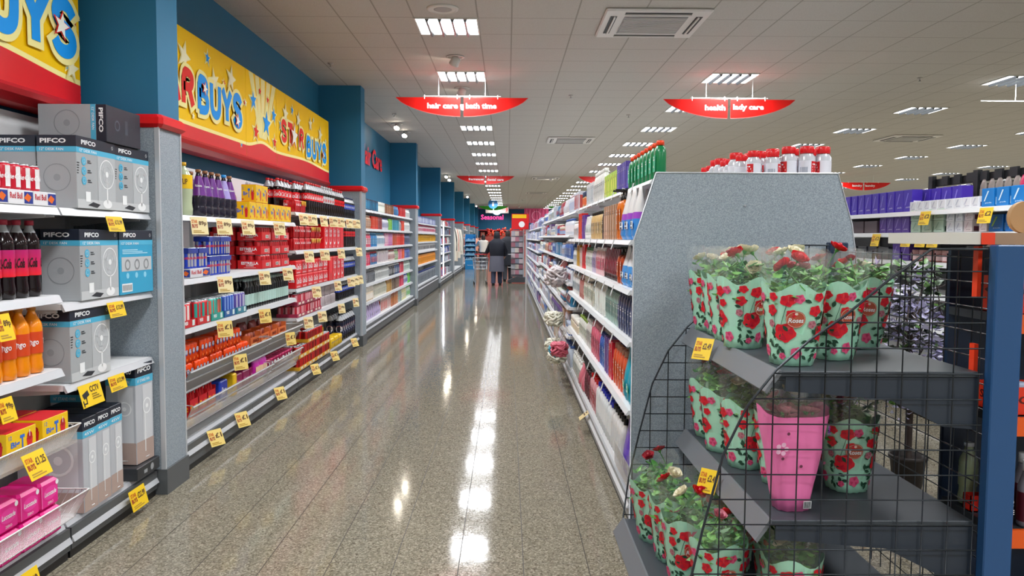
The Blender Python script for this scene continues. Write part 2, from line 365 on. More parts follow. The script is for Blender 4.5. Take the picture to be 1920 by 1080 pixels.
# lettering fixed to the walls
e = MB()
e.text('Seasonal', front(YE - .03), -1.1, 2.98, 1.62, .36, glow('pink_lit_lettering', 'ff4a8c', 1.1), .02).build('wall_lettering'); tag(COL.objects[-1], 'pink Seasonal lettering on the blue end wall', 'lettering')
e = MB(); e.text('Hair Care', sideR(XW + .025), 15.15, 3.0, 2.3, .36, M('ff2a3c', .5, 0, .2), .03).build('wall_lettering'); tag(COL.objects[-1], 'red Hair Care lettering on the blue wall over the toiletries bay', 'lettering')
# ---------------------------------------------------------------- promotional boards over the drinks bays
GOLD = nmat('gold_board', lambda nt, N, L, b: (setm(b, 'ffcd00', .5, .15), None))
PALE = M('fff3a0', .5, 0, .2); LBLUE = M('109cf6', .5, 0, .2); SRED = M('e8261a', .5, 0, .2); SW = M('fffdf0', .4)
STROKES = {'S': [[(.57, .78), (.46, .94), (.3, .99), (.14, .94), (.05, .8), (.08, .65), (.2, .56), (.4, .47), (.53, .37), (.57, .22), (.48, .07), (.3, .01), (.12, .06), (.03, .22)]], 'T': [[(0, .96), (.6, .96)], [(.3, .96), (.3, 0)]], 'A': [[(0, 0), (.3, 1), (.6, 0)], [(.13, .34), (.47, .34)]],
  'R': [[(.05, 0), (.05, .97), (.38, .97), (.53, .87), (.55, .74), (.5, .6), (.38, .52), (.05, .52)], [(.36, .52), (.58, 0)]], 'B': [[(.05, .02), (.05, .97), (.36, .97), (.5, .87), (.51, .68), (.38, .54), (.05, .54)], [(.38, .54), (.55, .42), (.57, .2), (.45, .04), (.05, .02)]], 'U': [[(.03, 1), (.03, .28), (.12, .08), (.3, .01), (.48, .08), (.57, .28), (.57, 1)]], 'Y': [[(0, 1), (.3, .46), (.6, 1)], [(.3, .46), (.3, 0)]]}
def ribbon(mb, fn, P, w_, m, ext=0):
    """a flat band of width 2 w_ along a polyline, its corners rounded"""
    P = [Vector((x, y)) for x, y in P]
    for _ in range(2 if len(P) > 3 else 0): P = [P[0]] + [a * k + b * (1 - k) for a, b in zip(P, P[1:]) for k in (.75, .25)] + [P[-1]]
    if ext: P[0] = P[0] + (P[0] - P[1]).normalized() * ext; P[-1] = P[-1] + (P[-1] - P[-2]).normalized() * ext
    vs = []
    for k, c in enumerate(P):
        d0 = (c - P[k - 1]).normalized() if k else (P[1] - c).normalized(); d1 = (P[k + 1] - c).normalized() if k < len(P) - 1 else d0
        n0 = Vector((-d0.y, d0.x)); n1 = Vector((-d1.y, d1.x)); n = (n0 + n1); n = n.normalized() if n.length > .2 else n0; s_ = w_ / max(.45, n.dot(n0))
        vs += [fn(c.x + n.x * s_, c.y + n.y * s_), fn(c.x - n.x * s_, c.y - n.y * s_)]
    mb.add(vs, [(2 * k, 2 * k + 1, 2 * k + 3, 2 * k + 2) for k in range(len(P) - 1)], m)
def word(mb, t, fn, a0, a1, z0, z1, m, halo=PALE):
    n = len(t); adv = (a1 - a0) / (n * .8 - .2); H = z1 - z0; c = 0
    for W_, mm, ext in ((.27 * H, halo, .035), (.142 * H, m, .0)):
        for i, ch in enumerate(t):
            for pl in STROKES.get(ch, []):
                c += 1; ribbon(mb, lambda u_, v_, o=c * .0004: fn(u_, v_) + Vector((o, 0, 0)), [(a0 + (i * .8 + x) * adv, z0 + y * H) for x, y in pl], W_, mm, ext)
def promo(y0, y1, label, cuts, words, stars, wave, rays=None):
    X = -2.38
    e = tag(empty('promotional_board', (0, 0, 0)), label, 'sign')
    ys = [y0] + cuts + [y1]
    def wz(y):
        for (ya, za), (yb, zb) in zip(wave, wave[1:]):
            if ya <= y <= yb: t = (y - ya) / (yb - ya); t = t * t * (3 - 2 * t); return za + (zb - za) * t
        return wave[-1][1]
    for a, b in zip(ys, ys[1:]):
        mb = MB().box(-2.5, X, a + .003, b - .003, 2.245, 3.035, GOLD)
        fn = sideR(X + .002); n = 14
        st = [a + .003 + (b - a - .006) * k / n for k in range(n + 1)]
        mb.poly(sideR(X + .0008), [(a + .003, 2.246)] + [(b - .003, 2.246)] + [(y, wz(y) + .028) for y in reversed(st)], PALE)
        mb.poly(sideR(X + .0016), [(a + .003, 2.246)] + [(b - .003, 2.246)] + [(y, wz(y)) for y in reversed(st)], RED)
        if rays and rays[0] >= a - .01 and rays[1] <= b + .01:
            for k in range(5):
                y_ = a + (b - a) * (.12 + .19 * k); mb.poly(sideR(X + .0012 + 1e-4 * k), [(y_ - .03, 3.03), (y_ + .1, 3.03), ((a + b) / 2 + .05 + .04 * (k - 2), wz((a + b) / 2) + .05), ((a + b) / 2 - .02 + .04 * (k - 2), wz((a + b) / 2) + .05)], M('f6ec9c'))
        for i, (y, z, r, c, ro) in enumerate(stars):
          if a <= y < b:
            if c == 'w': mb.star(sideR(X + .0240 + i * 1e-4), y, z, r * 1.22, SRED, ro)
            elif c != 'p': mb.star(sideR(X + .0024 + i * 1e-4), y, z, r * 1.6, PALE, ro)
            mb.star(sideR(X + (.0275 if c == 'w' else .0062) + i * 1e-4), y, z, r, {'p': PALE, 'b': LBLUE, 'r': SRED, 'w': SW}[c], ro)
            if c == 'p': mb.star(sideR(X + .0096 + i * 1e-4), y, z, r * .8, M('fff8cc'), ro)
        mb.build('printed_panel', e)
    for t, a0, a1, z0, z1, m in words:
        mb = MB(); word(mb, t, sideR(X + .0105), a0, a1, z0, z1, m); mb.build('lettering', e)
    p = [(-2.52, 2.245)] + [(-2.52 + .17 * sin(k * pi / 12) ** .7, 2.245 - .085 * (1 - cos(k * pi / 12))) for k in range(1, 7)] + [(-2.52, 2.16)]
    MB().prism([(-2.52, 2.244), (-2.372, 2.244), (-2.36, 2.225), (-2.375, 2.2), (-2.43, 2.17), (-2.52, 2.16)], 'y', y0, y1, M('c3101c', .3)).build('pelmet', e)
    return e
st2 = [(5.2, 2.75, .1, 'p', .2), (5.95, 2.83, .13, 'p', .3), (6.42, 2.92, .05, 'b', .1), (6.55, 2.76, .12, 'p', -.2), (6.95, 2.86, .13, 'p', .2), (6.78, 2.79, .035, 'r', .2), (6.3, 2.66, .05, 'w', .3), (7.32, 2.72, .045, 'p', 0), (7.3, 2.72, .03, 'r', .2), (6.1, 2.42, .035, 'p', .1), (7.05, 2.52, .06, 'w', .3), (7.2, 2.33, .022, 'b', 0),
  (7.55, 2.78, .09, 'b', -.1), (7.95, 2.62, .13, 'b', .1), (8.2, 2.74, .08, 'b', .1), (7.62, 2.5, .08, 'r', .1), (8.22, 2.47, .065, 'r', 0), (7.75, 2.9, .04, 'r', .1), (8.0, 2.86, .04, 'r', .1),
  (8.62, 2.82, .12, 'p', .1), (8.9, 2.9, .05, 'b', .1), (9.15, 2.83, .11, 'p', .2), (9.7, 2.86, .1, 'p', -.1), (9.85, 2.93, .045, 'p', .2), (10.2, 2.8, .12, 'p', .2), (8.45, 2.68, .06, 'b', .1), (8.9, 2.62, .14, 'w', .1), (10.3, 2.55, .05, 'w', .2), (10.5, 2.75, .05, 'p', .1), (8.75, 2.47, .05, 'p', 0), (10.3, 2.43, .04, 'p', 0), (9.6, 2.7, .03, 'r', 0)]
promo(4.96, 10.72, 'yellow and red STAR BUYS board over the drinks bay between the two piers', [7.35, 8.31],
  [('STAR', 5.12, 6.09, 2.49, 2.73, SRED), ('BUYS', 6.2, 7.18, 2.485, 2.735, LBLUE), ('ST', 8.46, 8.88, 2.53, 2.73, SRED), ('R', 9.18, 9.36, 2.53, 2.73, SRED), ('BUYS', 9.5, 10.5, 2.48, 2.69, LBLUE)], st2,
  [(4.9, 2.36), (5.9, 2.34), (7.35, 2.345), (7.85, 2.41), (8.3, 2.37), (9.5, 2.40), (10.8, 2.36)], (7.35, 8.31))
st1 = [(4.3, 2.62, .07, 'w', .2), (4.46, 2.7, .045, 'r', .2), (4.4, 2.44, .04, 'b', .1), (4.42, 2.42, .08, 'p', .1), (3.9, 2.88, .12, 'p', .2), (4.35, 2.86, .13, 'p', -.2), (3.5, 2.85, .1, 'p', 0), (2.5, 2.8, .1, 'p', .2)]
promo(-1.6, 4.52, 'cropped yellow and red BUYS board above the boxed fans', [-.4, 1.9, 3.0], [('STAR', 2.2, 3.3, 2.5, 2.74, SRED), ('BUYS', 3.47, 4.44, 2.49, 2.75, LBLUE)], st1, [(-2, 2.36), (2.9, 2.34), (3.6, 2.41), (4.6, 2.345)])
# ---------------------------------------------------------------- shelving
SHW = M('e4e5e6', .4); BACKP = M('e8e9ea', .5); BRKT = M('cfd1d3', .4)
def shelving(name, label, cat, y0, y1, xb, s, levels, ztop, deck=.2, base=.47, lip=.09, backm=BACKP, plinth=GREYP, seam=1.25, rail=.035, shelfm=SHW, deckm=SHW, lipm=STEEL, panel=True, kick=BLACK):
    """levels: (z, depth[, ya, yb]); xb: back plane; s: +1 faces +x, -1 faces -x"""
    e = tag(empty(name, (xb, (y0 + y1) / 2, 0)), label, cat)
    ox, oy = xb, (y0 + y1) / 2
    def bx(mb, d0, d1, a, b, z0, z1, m, bv=0):
        p, q = sorted((s * d0, s * d1)); return mb.box(p, q, a - oy, b - oy, z0, z1, m, bv)
    if panel:
        mb = MB(); n = max(1, round((y1 - y0) / seam))
        for k in range(n): bx(mb, .0, .02, y0 + (y1 - y0) * k / n + .002, y0 + (y1 - y0) * (k + 1) / n - .002, deck, ztop, backm)
        mb.build('back_panel', e)
        for k in range(n + 1):
            mb = MB(); yy = min(max(y0 + (y1 - y0) * k / n, y0 + .02), y1 - .02); bx(mb, .02, .045, yy - .02, yy + .02, deck, ztop - .02, BRKT); mb.build('upright', e)
    for L_ in levels:
        z, d = L_[:2]; a, b = (L_[2], L_[3]) if len(L_) > 2 else (y0, y1)
        sh = bx(MB(), .02, d, a + .004, b - .004, z - .028, z, shelfm).build('shelf', e)
        if rail:
            pts = [(s * d, z - .001), (s * (d + .006), z - .001), (s * (d + .022), z - rail), (s * (d + .012), z - rail - .004), (s * (d + .0), z - .02)]
            if s > 0: pts = pts[::-1]
            MB().prism(pts, 'y', a + .004 - oy, b - .004 - oy, lipm).build('price_rail', sh)
        nb = max(1, round((b - a) / seam))
        for k in range(nb + 1):
            yy = min(max(a + (b - a) * k / nb, a + .03), b - .03)
            pts = [(s * .02, z - .03), (s * d * .93, z - .03), (s * d * .93, z - .045), (s * d * .45, z - .058), (s * .1, z - .075), (s * .02, z - .075)]
            MB().prism(pts, 'y', yy - .006 - oy, yy + .006 - oy, BRKT).build('bracket', sh)
    if deck:
        bx(MB(), 0, base, y0, y1, deck - .02, deck, deckm).build('base_deck', e)
        mb = MB(); n = max(1, round((y1 - y0) / seam))
        for k in range(n):
            a, b = y0 + (y1 - y0) * k / n + .003, y0 + (y1 - y0) * (k + 1) / n - .003
            pts = [(s * base, deck), (s * (base + .012), deck), (s * (base + .055), deck - lip), (s * (base + .045), deck - lip), (s * base, deck - .02)]
            mb.prism(pts if s < 0 else pts[::-1], 'y', a - oy, b - oy, lipm)
        mb.build('deck_lip', e)
        mb = MB()
        for k in range(n): bx(mb, 0, base + .042, y0 + (y1 - y0) * k / n + .002, y0 + (y1 - y0) * (k + 1) / n - .002, .045, deck - .022, plinth)
        mb.build('plinth', e)
        bx(MB(), 0, base + .03, y0 + .005, y1 - .005, 0, .045, kick).build('kick_board', e)
    return e
XF = -2.53
shelving('shelving_bay', 'white shelving bay of boxed fans beside the first speckled pier', 'shelving', 3.68, 4.6, XF, 1, [(1.645, .47), (1.2, .47), (.82, .47)], 2.14, .17, .45)
shelving('shelving_bay', 'white shelving bay with pink multipacks and orange bottles at the photo edge', 'shelving', .9, 3.67, XF, 1, [(1.645, .47), (1.245, .47), (.905, .47), (.61, .3)], 2.14, .17, .45)
shelving('shelving_bay', 'white drinks shelving with energy cans and red beer trays', 'shelving', 4.97, 7.74, XF, 1, [(1.65, .47), (1.24, .47), (.925, .47), (.545, .455), (.31, .46)], 2.05, .2, .45)
shelving('shelving_bay', 'white drinks shelving with red cola packs against the second pier', 'shelving', 7.75, 10.95, XF, 1, [(1.755, .47), (1.38, .47), (1.005, .47), (.72, .47)], 2.05, .2, .45)
shelving('shelving_bay', 'toiletries wall shelving between the second and third piers', 'shelving', 11.31, 17.55, XF, 1, [(z, .44) for z in (1.92, 1.64, 1.36, 1.08, .81, .54)], 2.1, .24, .45, seam=1.04)
shelving('shelving_bay', 'wall shelving of grooming products beyond the third pier', 'shelving', 17.92, 23.7, XF, 1, [(z, .445) for z in (1.86, 1.63, 1.4, 1.17, .85)], 2.1, .38, .45, seam=1.2)
shelving('shelving_bay', 'wall shelving with a bright vertical light strip', 'shelving', 24.1, 29.85, XF, 1, [(z, .42) for z in (1.9, 1.6, 1.3, 1.0, .7)], 2.1, .24, .45, seam=1.2)
shelving('shelving_bay', 'far wall shelving hung with pale clothes', 'shelving', 30.25, 36.1, XF, 1, [(1.95, .2)], 2.1, .24, .45, seam=1.2)
shelving('shelving_bay', 'far wall shelving behind the blue cardboard display', 'shelving', 36.55, 42.25, XF, 1, [(z, .42) for z in (1.9, 1.5, 1.1, .7)], 2.1, .24, .45, seam=1.2)
shelving('shelving_bay', 'last wall shelving before the seasonal end of the shop', 'shelving', 42.65, 48.55, XF, 1, [(z, .42) for z in (1.9, 1.5, 1.1, .7)], 2.1, .24, .45, seam=1.2)
MB().box(-2.06, -2.03, 25.6, 25.68, .3, 2.0, glow('strip_light', 'f4f8ff', 5)).build('strip_light'); tag(COL.objects[-1], 'tall glowing white light strip on the edge of far wall shelving', 'light')
def fascia(y0, y1, ztop, zbot, xt, xb_, label, m, ends=True):
    """sloping perforated front of a dump shelf"""
    e = tag(empty('shelf_basket', (xb_, (y0 + y1) / 2, zbot)), label, 'basket'); oy = (y0 + y1) / 2; dx, dz = xt - xb_, ztop - zbot
    n = Vector((dz, 0, -dx)).normalized() * .006
    p = MB(); p.prism([(0, 0), (dx, dz), (dx + n.x, dz + n.z), (n.x, n.z)], 'y', y0 - oy + .004, y1 - oy - .004, m)
    p.build('front_panel', e)
    r = MB(); c0 = .72
    for zz in (.62, .97): r.prism([(dx * zz + n.x, dz * zz + n.z), (dx * zz + n.x * 2.4, dz * zz + n.z * 2.4), (dx * (zz + .03) + n.x * 2.4, dz * (zz + .03) + n.z * 2.4), (dx * (zz + .03) + n.x, dz * (zz + .03) + n.z)], 'y', y0 - oy + .004, y1 - oy - .004, STEEL)
    r.build('ticket_channel', e)
    for yy in (y0 + .01, y1 - .01):
        w_ = MB(); w_.tube([(dx, yy - oy, dz), (dx - .04, yy - oy, dz + .006), (-.1, yy - oy, dz), ], .003, STEEL); w_.bar((0, yy - oy, .0), (dx, yy - oy, dz), .003, STEEL)
        for k in range(1, 6): w_.bar((dx * k / 5 - .1, yy - oy, 0 + .004), (dx * k / 5 - .1, yy - oy, dz), .002, STEEL)
        if ends: w_.build('end_wires', e)
    return e
PERF = nmat('perforated_steel', lambda nt, N, L, b: (setm(b, '8b8c8e', .4), b.inputs['Metallic'].__setattr__('default_value', .3)))
PLAST = film('clear_acrylic', 'c8c4c0', .12, .35)
fascia(4.98, 6.7, .665, .5, -1.99, -2.075, 'grey sloping basket front holding the orange multipacks', PERF)
fascia(6.71, 7.74, .67, .5, -1.99, -2.075, 'grey sloping basket front holding the snack cartons', PERF)
fascia(5.0, 6.75, .44, .27, -1.985, -2.06, 'clear sloping basket front holding the bottle carriers at the bottom', PLAST)
fascia(6.76, 7.72, .45, .27, -1.985, -2.06, 'clear sloping basket front holding the small pink tubs', PLAST)
# ---------------------------------------------------------------- product kinds (front looks towards -y; on the wall side they are turned to face the aisle)
LT = pi / 2; RT = -pi / 2
def carton(name, w, d, h, m, fr=None, sd=None, b=.004, lid=None):
    mb = MB().box(-w / 2, w / 2, -d / 2, d / 2, 0, h, m, b)
    if fr: fr(mb, front(-d / 2 - .0008), w, h)
    if sd:
        sd(mb, side(-w / 2 - .0008), d, h); sd(mb, sideR(w / 2 + .0008), d, h)
    kids = []
    if lid: kids.append(kind('lid', lid))
    return kind(name, mb, *kids)
def bars(mb, fn, x, z, w, h, n, m):
    for k in range(n): mb.quad(fn, x, x + w * (.6 + .4 * ((k * 7) % 5) / 4), z - k * h * 1.8, z - k * h * 1.8 + h, m)
GREYBOX = M('a9adb0', .35); LG = M('c3c7ca', .35); MG = M('8c9194', .35); TW = M('f2f4f5', .4)
def fanprint(mb, fn, cx, w, h, icons=True):
    """light photograph of a desk fan with cup and telephone"""
    n2 = lambda a, b: fn(a, b)
    cz = h * .52; r = h * .215
    mb.ring(fn, cx, cz, r * .93, r, TW, 24).ring(fn, cx, cz, r * .55, r * .6, LG, 20).disc(fn, cx, cz, r * .2, TW, 12)
    for k in range(3):
        a = k * 2.1 + .5; mb.poly(fn, [(cx + r * q * cos(a + t), cz + r * q * sin(a + t)) for q, t in ((.2, -.2), (.85, -.45), (.9, .2), (.25, .3))], LG)
    mb.quad(fn, cx - .006, cx + .006, h * .1, cz - r * .9, TW)
    mb.disc(fn, cx, h * .085, .045, TW, 16, .022)
    if icons:
        mb.quad(fn, -w * .3, -w * .18, h * .1, h * .24, TW); mb.poly(fn, [(-w * .25, h * .05), (-w * .02, h * .02), (w * .07, h * .07), (-w * .12, h * .1)], M('2c3036'))
        for k in range(3):
            z = h * (.66 - .135 * k); mb.disc(fn, -w * .33, z, .021, CYAN, 14); bars(mb, fn, -w * .24, z + .002, w * .12, .005, 2, M('3a4046'))
            mb.ring(fn, -w * .33, z, .009, .012, TW, 10)
def fanbox(w, d, h, title, back=False, name='desk_fan_box'):
    th = h * .155; bh = h * .075
    mb = MB().box(-w / 2, w / 2, -d / 2, d / 2, 0, h - th, M('33a5cf', .35) if back else GREYBOX, .002)
    f = front(-d / 2 - .0008); zs = h - th - bh
    mb.quad(f, -w / 2, w / 2, zs, h - th, CYAN)
    if back:
        mb.text(title, front(-d / 2 - .0016), -w * .2, zs + bh * .3, w * .5, bh * .5, TW)
        bars(mb, f, -w * .42, zs - .03, w * .75, .005, 3, M('a8dcf0'))
        mb.quad(f, -w * .45, w * .45, h * .36, h * .58, LG)
        for k in range(3): mb.ring(front(-d / 2 - .0016), -w * .28 + w * .28 * k, h * .46, .02, .03, MG, 14); mb.disc(f, -w * .28 + w * .26 * k, h * .29, .016, M('8fd4ee'), 12)
        mb.quad(f, -w * .45, -w * .15, h * .04, h * .17, TW)
        for k in range(9): mb.quad(front(-d / 2 - .0016), -w * .43 + k * w * .03, -w * .43 + k * w * .03 + w * .012, h * .06, h * .15, DARK)
    else:
        mb.text(title, front(-d / 2 - .0016), -w * .22, zs + bh * .5, w * .42, bh * .55, TW, .01)
        mb.quad(f, -w / 2 + .003, w / 2 - .003, .002, h * .13, M('c9ccce', .35)); mb.quad(f, w * .02, w / 2 - .003, h * .13, zs, M('b9bdc0', .35))
        fanprint(mb, front(-d / 2 - .0016), w * .26, w, h)
        for k in range(5): mb.quad(f, -w / 2 + .002, -w / 2 + .024 - .002 * k, h * (.62 - .035 * k), h * (.635 - .035 * k), DARK)
    for q, sx in ((side(-w / 2 - .0008), -1), (sideR(w / 2 + .0008), 1)):
        mb.quad(q, -d / 2, d / 2, zs, h - th, M('2f86ab', .35) if back else CYAN)
        mb.text(title, (side if sx < 0 else sideR)(sx * (w / 2 + .0016)), -d * .12, zs + bh * .5, d * .6, bh * .5, TW, .01)
        if not back: mb.ring(q, 0, h * .42, d * .33, d * .35, MG, 24); mb.disc(q, 0, h * .42, d * .09, M('989da0'), 12)
    lid = MB().box(-w / 2, w / 2, -d / 2, d / 2, h - th, h, NAVY, .002)
    zc = h - th / 2
    lid.text('PIFCO', front(-d / 2 - .001), -w * .2, zc, w * .36, th * .42, TW, .035)
    lid.ring(flat((0, -d / 2 - .001, 0), (1, 0, 0), (0, 0, 1)), w * .42, zc, .008, .0105, TW, 4)
    lid.text('PIFCO', side(-w / 2 - .001), -d * .08, zc, d * .66, th * .42, TW, .035)
    lid.text('PIFCO', sideR(w / 2 + .001), -d * .08, zc, d * .66, th * .42, TW, .035)
    lid.quad(flat((0, 0, h + .0008), (1, 0, 0), (0, 1, 0)), -w * .1, -w * .02, -d * .2, d * .2, M('3b4350')).ring(flat((0, 0, h + .0008), (1, 0, 0), (0, 1, 0)), w * .2, 0, .02, .028, M('4a5260'), 12)
    return kind(name, mb, kind('lid_band', lid))
DF = fanbox(.375, .187, .345, '12" DESK FAN'); DFB = fanbox(.375, .187, .345, '12" DESK FAN', True)
def on(k, x, y, z, label, cat, group=None, rz=LT, rot=None): return put(k, (x, y, z), rz, label, cat, group, None, rot)
FB = 'fan box'
on(DF, -2.137, 4.012, 1.647, 'grey boxed desk fan with fan picture, front one on the top shelf', FB)
on(DF, -2.333, 4.02, 1.647, 'grey boxed desk fan tucked behind the front one on the top shelf', FB)
on(DF, -2.14, 4.398, 1.647, 'grey boxed desk fan on the top shelf, touching the speckled pier', FB, rz=LT - .03)
on(DF, -2.34, 4.40, 1.647, 'grey boxed desk fan behind the one touching the pier', FB)
m_ = Matrix(((0, 0, 1), (1, 0, 0), (0, 1, 0))).transposed()
o = on(DF, 0, 0, 0, 'boxed desk fan lying flat across the tops of the others', FB)
# its lid points to the aisle (+x), its front looks to the ceiling
o.matrix_world = Matrix.Translation((-2.38, 4.29, 1.9935 + .0935)) @ Matrix(((0, 0, 1, 0), (1, 0, 0, 0), (0, 1, 0, 0), (0, 0, 0, 1))) @ Matrix.Rotation(pi, 4, 'Z')
on(DF, -2.137, 4.02, 1.202, 'grey boxed desk fan with fan picture on the second shelf', FB)
on(DF, -2.335, 4.0, 1.202, 'grey boxed desk fan behind the second shelf front box', FB)
on(DFB, -2.13, 4.405, 1.202, 'boxed desk fan turned to show its bright blue back panel', FB, rz=LT - .02)
on(DF, -2.335, 4.40, 1.202, 'boxed desk fan in shadow behind the blue-backed box', FB)
on(DF, -2.14, 3.92, .822, 'grey boxed desk fan with fan picture standing alone on the third shelf', FB)
on(DF, -2.37, 4.0, .822, 'grey boxed desk fan pushed to the back of the third shelf', FB)
def tallbox(w, d, h, title, name, tilt=0):
    th = h * .13; bh = h * .075
    mb = MB().box(-w / 2, w / 2, -d / 2, d / 2, 0, h - th, M('b9bcc2', .3), .002)
    zs = h - th - bh
    for fn, fn2, ww in ((front(-d / 2 - .0008), front(-d / 2 - .0016), w), (side(-w / 2 - .0008), side(-w / 2 - .0016), d)):
        mb.quad(fn, -ww / 2, ww / 2, zs, h - th, CYAN); mb.text(title, fn2, -ww * .05, zs + bh * .5, ww * .7, bh * .42, TW, .01)
        mb.quad(fn, -ww / 2 + .002, ww / 2 - .002, .002, h * .22, M('b39c92', .4))
        mb.quad(fn, -ww * .1, ww * .42, h * .22, zs - .01, M('d3d5d9', .3)); mb.quad(fn2, -ww * .02, ww * .02, h * .1, h * .5, TW)
        mb.ring(fn2, ww * .12, h * .56, ww * .2, ww * .24, TW, 18); mb.disc(fn2, ww * .12, h * .56, ww * .07, TW, 10); mb.bar(fn(ww * .0, h * .04), fn(ww * .2, h * .04), .002, TW, 4)
    lid = MB().box(-w / 2, w / 2, -d / 2, d / 2, h - th, h, NAVY, .002); zc = h - th / 2
    lid.text('PIFCO', front(-d / 2 - .001), 0, zc, w * .75, th * .36, TW, .035).text('PIFCO', side(-w / 2 - .001), d * .2, zc, d * .34, th * .42, TW, .035)
    lid.ring(side(-w / 2 - .001), -d * .1, zc, .011, .015, TW, 4)
    lid.quad(flat((0, 0, h + .0008), (1, 0, 0), (0, 1, 0)), -w * .3, w * .3, -d * .02, d * .02, M('3b4350'))
    return kind(name, mb, kind('lid_band', lid))
TB = tallbox(.13, .32, .46, '45W', 'pedestal_fan_box')
for i, (x, y) in enumerate([(-2.2, 3.87), (-2.205, 4.012), (-2.21, 4.152)]):
    on(TB, x, y, .172, ['nearest of the slim pedestal fan boxes marked 45W on the base', 'middle one of the slim pedestal fan boxes on the base', 'third slim pedestal fan box, next to the tall stand fan box'][i], FB, rz=LT + jit(.008))
SB = tallbox(.19, .17, .56, '16" STAND FAN', 'stand_fan_box')
on(SB, -2.13, 4.48, .243, 'tall white stand fan box with dark top beside the pier', FB, rz=LT - .06)
on(SB, -2.37, 4.36, .172, 'blue-banded stand fan box in shadow at the back of the base', FB)
fb = MB().box(-.14, .14, -.11, .11, 0, .068, M('2b2d31', .4), .003); fb.disc(front(-.111), .04, .035, .02, M('9a9da0'), 14).quad(front(-.111), -.06, -.02, .02, .04, M('9a9da0'))
on(kind('flat_fan_box', fb), -2.13, 4.455, .172, 'flat dark carton with grey symbols under the tall stand fan box', 'box')
# ------- bottles, cans, packs
def pet(name, r, h, liq, capm, labm, txt=None, tm=None, lab=(.42, .66), fill=.7, clear=M('a9adb2', .12), cone=False, n=14, parts=True, tsh=0, ts=(1.5, .5), tb=.02):
    a, b = lab
    if cone: pr = [(0, r * .8), (.02 * h, r), (.2 * h, r), (.24 * h, r * .9), (.28 * h, r), (.42 * h, r), (.47 * h, r * .92), (.7 * h, r * .62), (.88 * h, r * .32), (.93 * h, .013), (.95 * h, .013)]
    else: pr = [(0, r * .75), (.02 * h, r * .96), (.12 * h, r), (.22 * h, r * .9), (.34 * h, r * .93), (.4 * h, r), (.68 * h, r), (.75 * h, r * .9), (.84 * h, r * .58), (.91 * h, .015), (.95 * h, .014)]
    mb = MB(); mb.lathe([(z, q, liq if z < fill * h else clear) for z, q in pr], liq, n)
    cap = MB().lathe([(.935 * h, .0165), (.94 * h, .0185), (h, .0185), (h, .016)], capm, 10)
    rl = r * 1.006
    def rad(z):
        for (z0, q0), (z1, q1) in zip(pr, pr[1:]):
            if z0 <= z <= z1: return q0 + (q1 - q0) * (z - z0) / (z1 - z0)
        return r
    L_ = MB()
    if cone: L_.lathe([(z, rad(z) + .0012) for z in [h * (a + (b - a) * k / 5) for k in range(6)]], labm, n, cap=(0, 0)); rl = rad(h * (a + b) / 2) + .003
    else: L_.lathe([(a * h, rl), (b * h, rl)], labm, n, cap=(0, 0))
    if txt:
        for a0 in (-1.15, .95, -3.2): L_.text(txt, cyl(rl + .0012, (a + b) / 2 * h, a0), 0, 0, rl * min(1.7, ts[0]), (b - a) * h * ts[1], tm, tb, tsh)
    return kind(name, mb, kind('bottle_cap', cap), kind('label', L_))
COLA = M('1a0d0c', .12); CREDL = M('e2131c', .35)
k15 = pet('cola_bottle', .046, .33, COLA, M('c9141c'), CREDL, 'Coca-Cola', TW, (.42, .65), .72, tsh=.35, ts=(1.7, .6))
kdiet = pet('cola_bottle', .046, .33, COLA, M('b9bcc0'), M('c8cacd', .3), 'Coke', RED, (.42, .65), .72, tsh=.2, ts=(1.4, .55))
kzero = pet('cola_bottle', .046, .33, COLA, M('c9141c'), CREDL, 'Zero', M('140c0c'), (.42, .62), .72, ts=(1.3, .5))
kz2 = pet('cherry_cola_bottle', .043, .335, M('16090d', .12), M('a51f38'), nmat('pink_red_label', lambda nt, N, L, b: (setm(b, 'd31a4a', .35), L.new(ramp(nt, mathn(nt, 'MULTIPLY', (lambda s_: (L.new(N.new('ShaderNodeTexCoord').outputs['Object'], s_.inputs[0]), s_.outputs[2])[1])(N.new('ShaderNodeSeparateXYZ')), v=3.2), [(.28, 'ee1f22'), (.5, 'd01a5c'), (.7, 'b31a6e')]), b.inputs['Base Color']))), 'Coca-Cola', M('23060c'), (.28, .62), .76, tsh=.35, ts=(1.7, .38), tb=.03)
kpep = pet('blue_cola_bottle', .043, .27, M('0d0b12', .12), M('16254e'), M('1b3fa8', .3), 'PEPSI', TW, (.42, .66), .74, ts=(1.4, .4))
kpeps = pet('blue_cola_bottle', .043, .248, M('0d0b12', .12), M('16254e'), M('1b3fa8', .3), 'PEPSI', TW, (.42, .66), .74, ts=(1.4, .4))
kpep2 = pet('blue_cola_bottle', .052, .33, M('0d0b12', .12), M('11151f'), M('16307f', .3), None, None, (.25, .68), .74)
def pepsi_big():
    r, h = .055, .34
    k = pet('blue_cola_bottle', r, h, M('0d0b12', .12), M('11151f'), M('131a35', .3), None, None, (.2, .68), .74)
    mb = MB()
    for a0 in (-.1, -1.5):
        fn = cyl(r * 1.012, .44 * h, a0); q = cyl(r * 1.018, .44 * h, a0)
        mb.disc(fn, 0, 0, .043, TW, 18)
        mb.poly(q, [(.04 * cos(t), .04 * sin(t)) for t in [pi * k / 8 + .25 for k in range(8)]], RED)
        mb.poly(q, [(.04 * cos(t), .04 * sin(t)) for t in [pi + pi * k / 8 + .25 for k in range(8)]], M('1c46b8'))
        mb.text('PEPSI', cyl(r * 1.024, .44 * h, a0), 0, 0, .06, .016, M('14182c'), .03)
    return (k[0], k[1], k[2] + (kind('emblem', mb),))
kpb = pepsi_big()
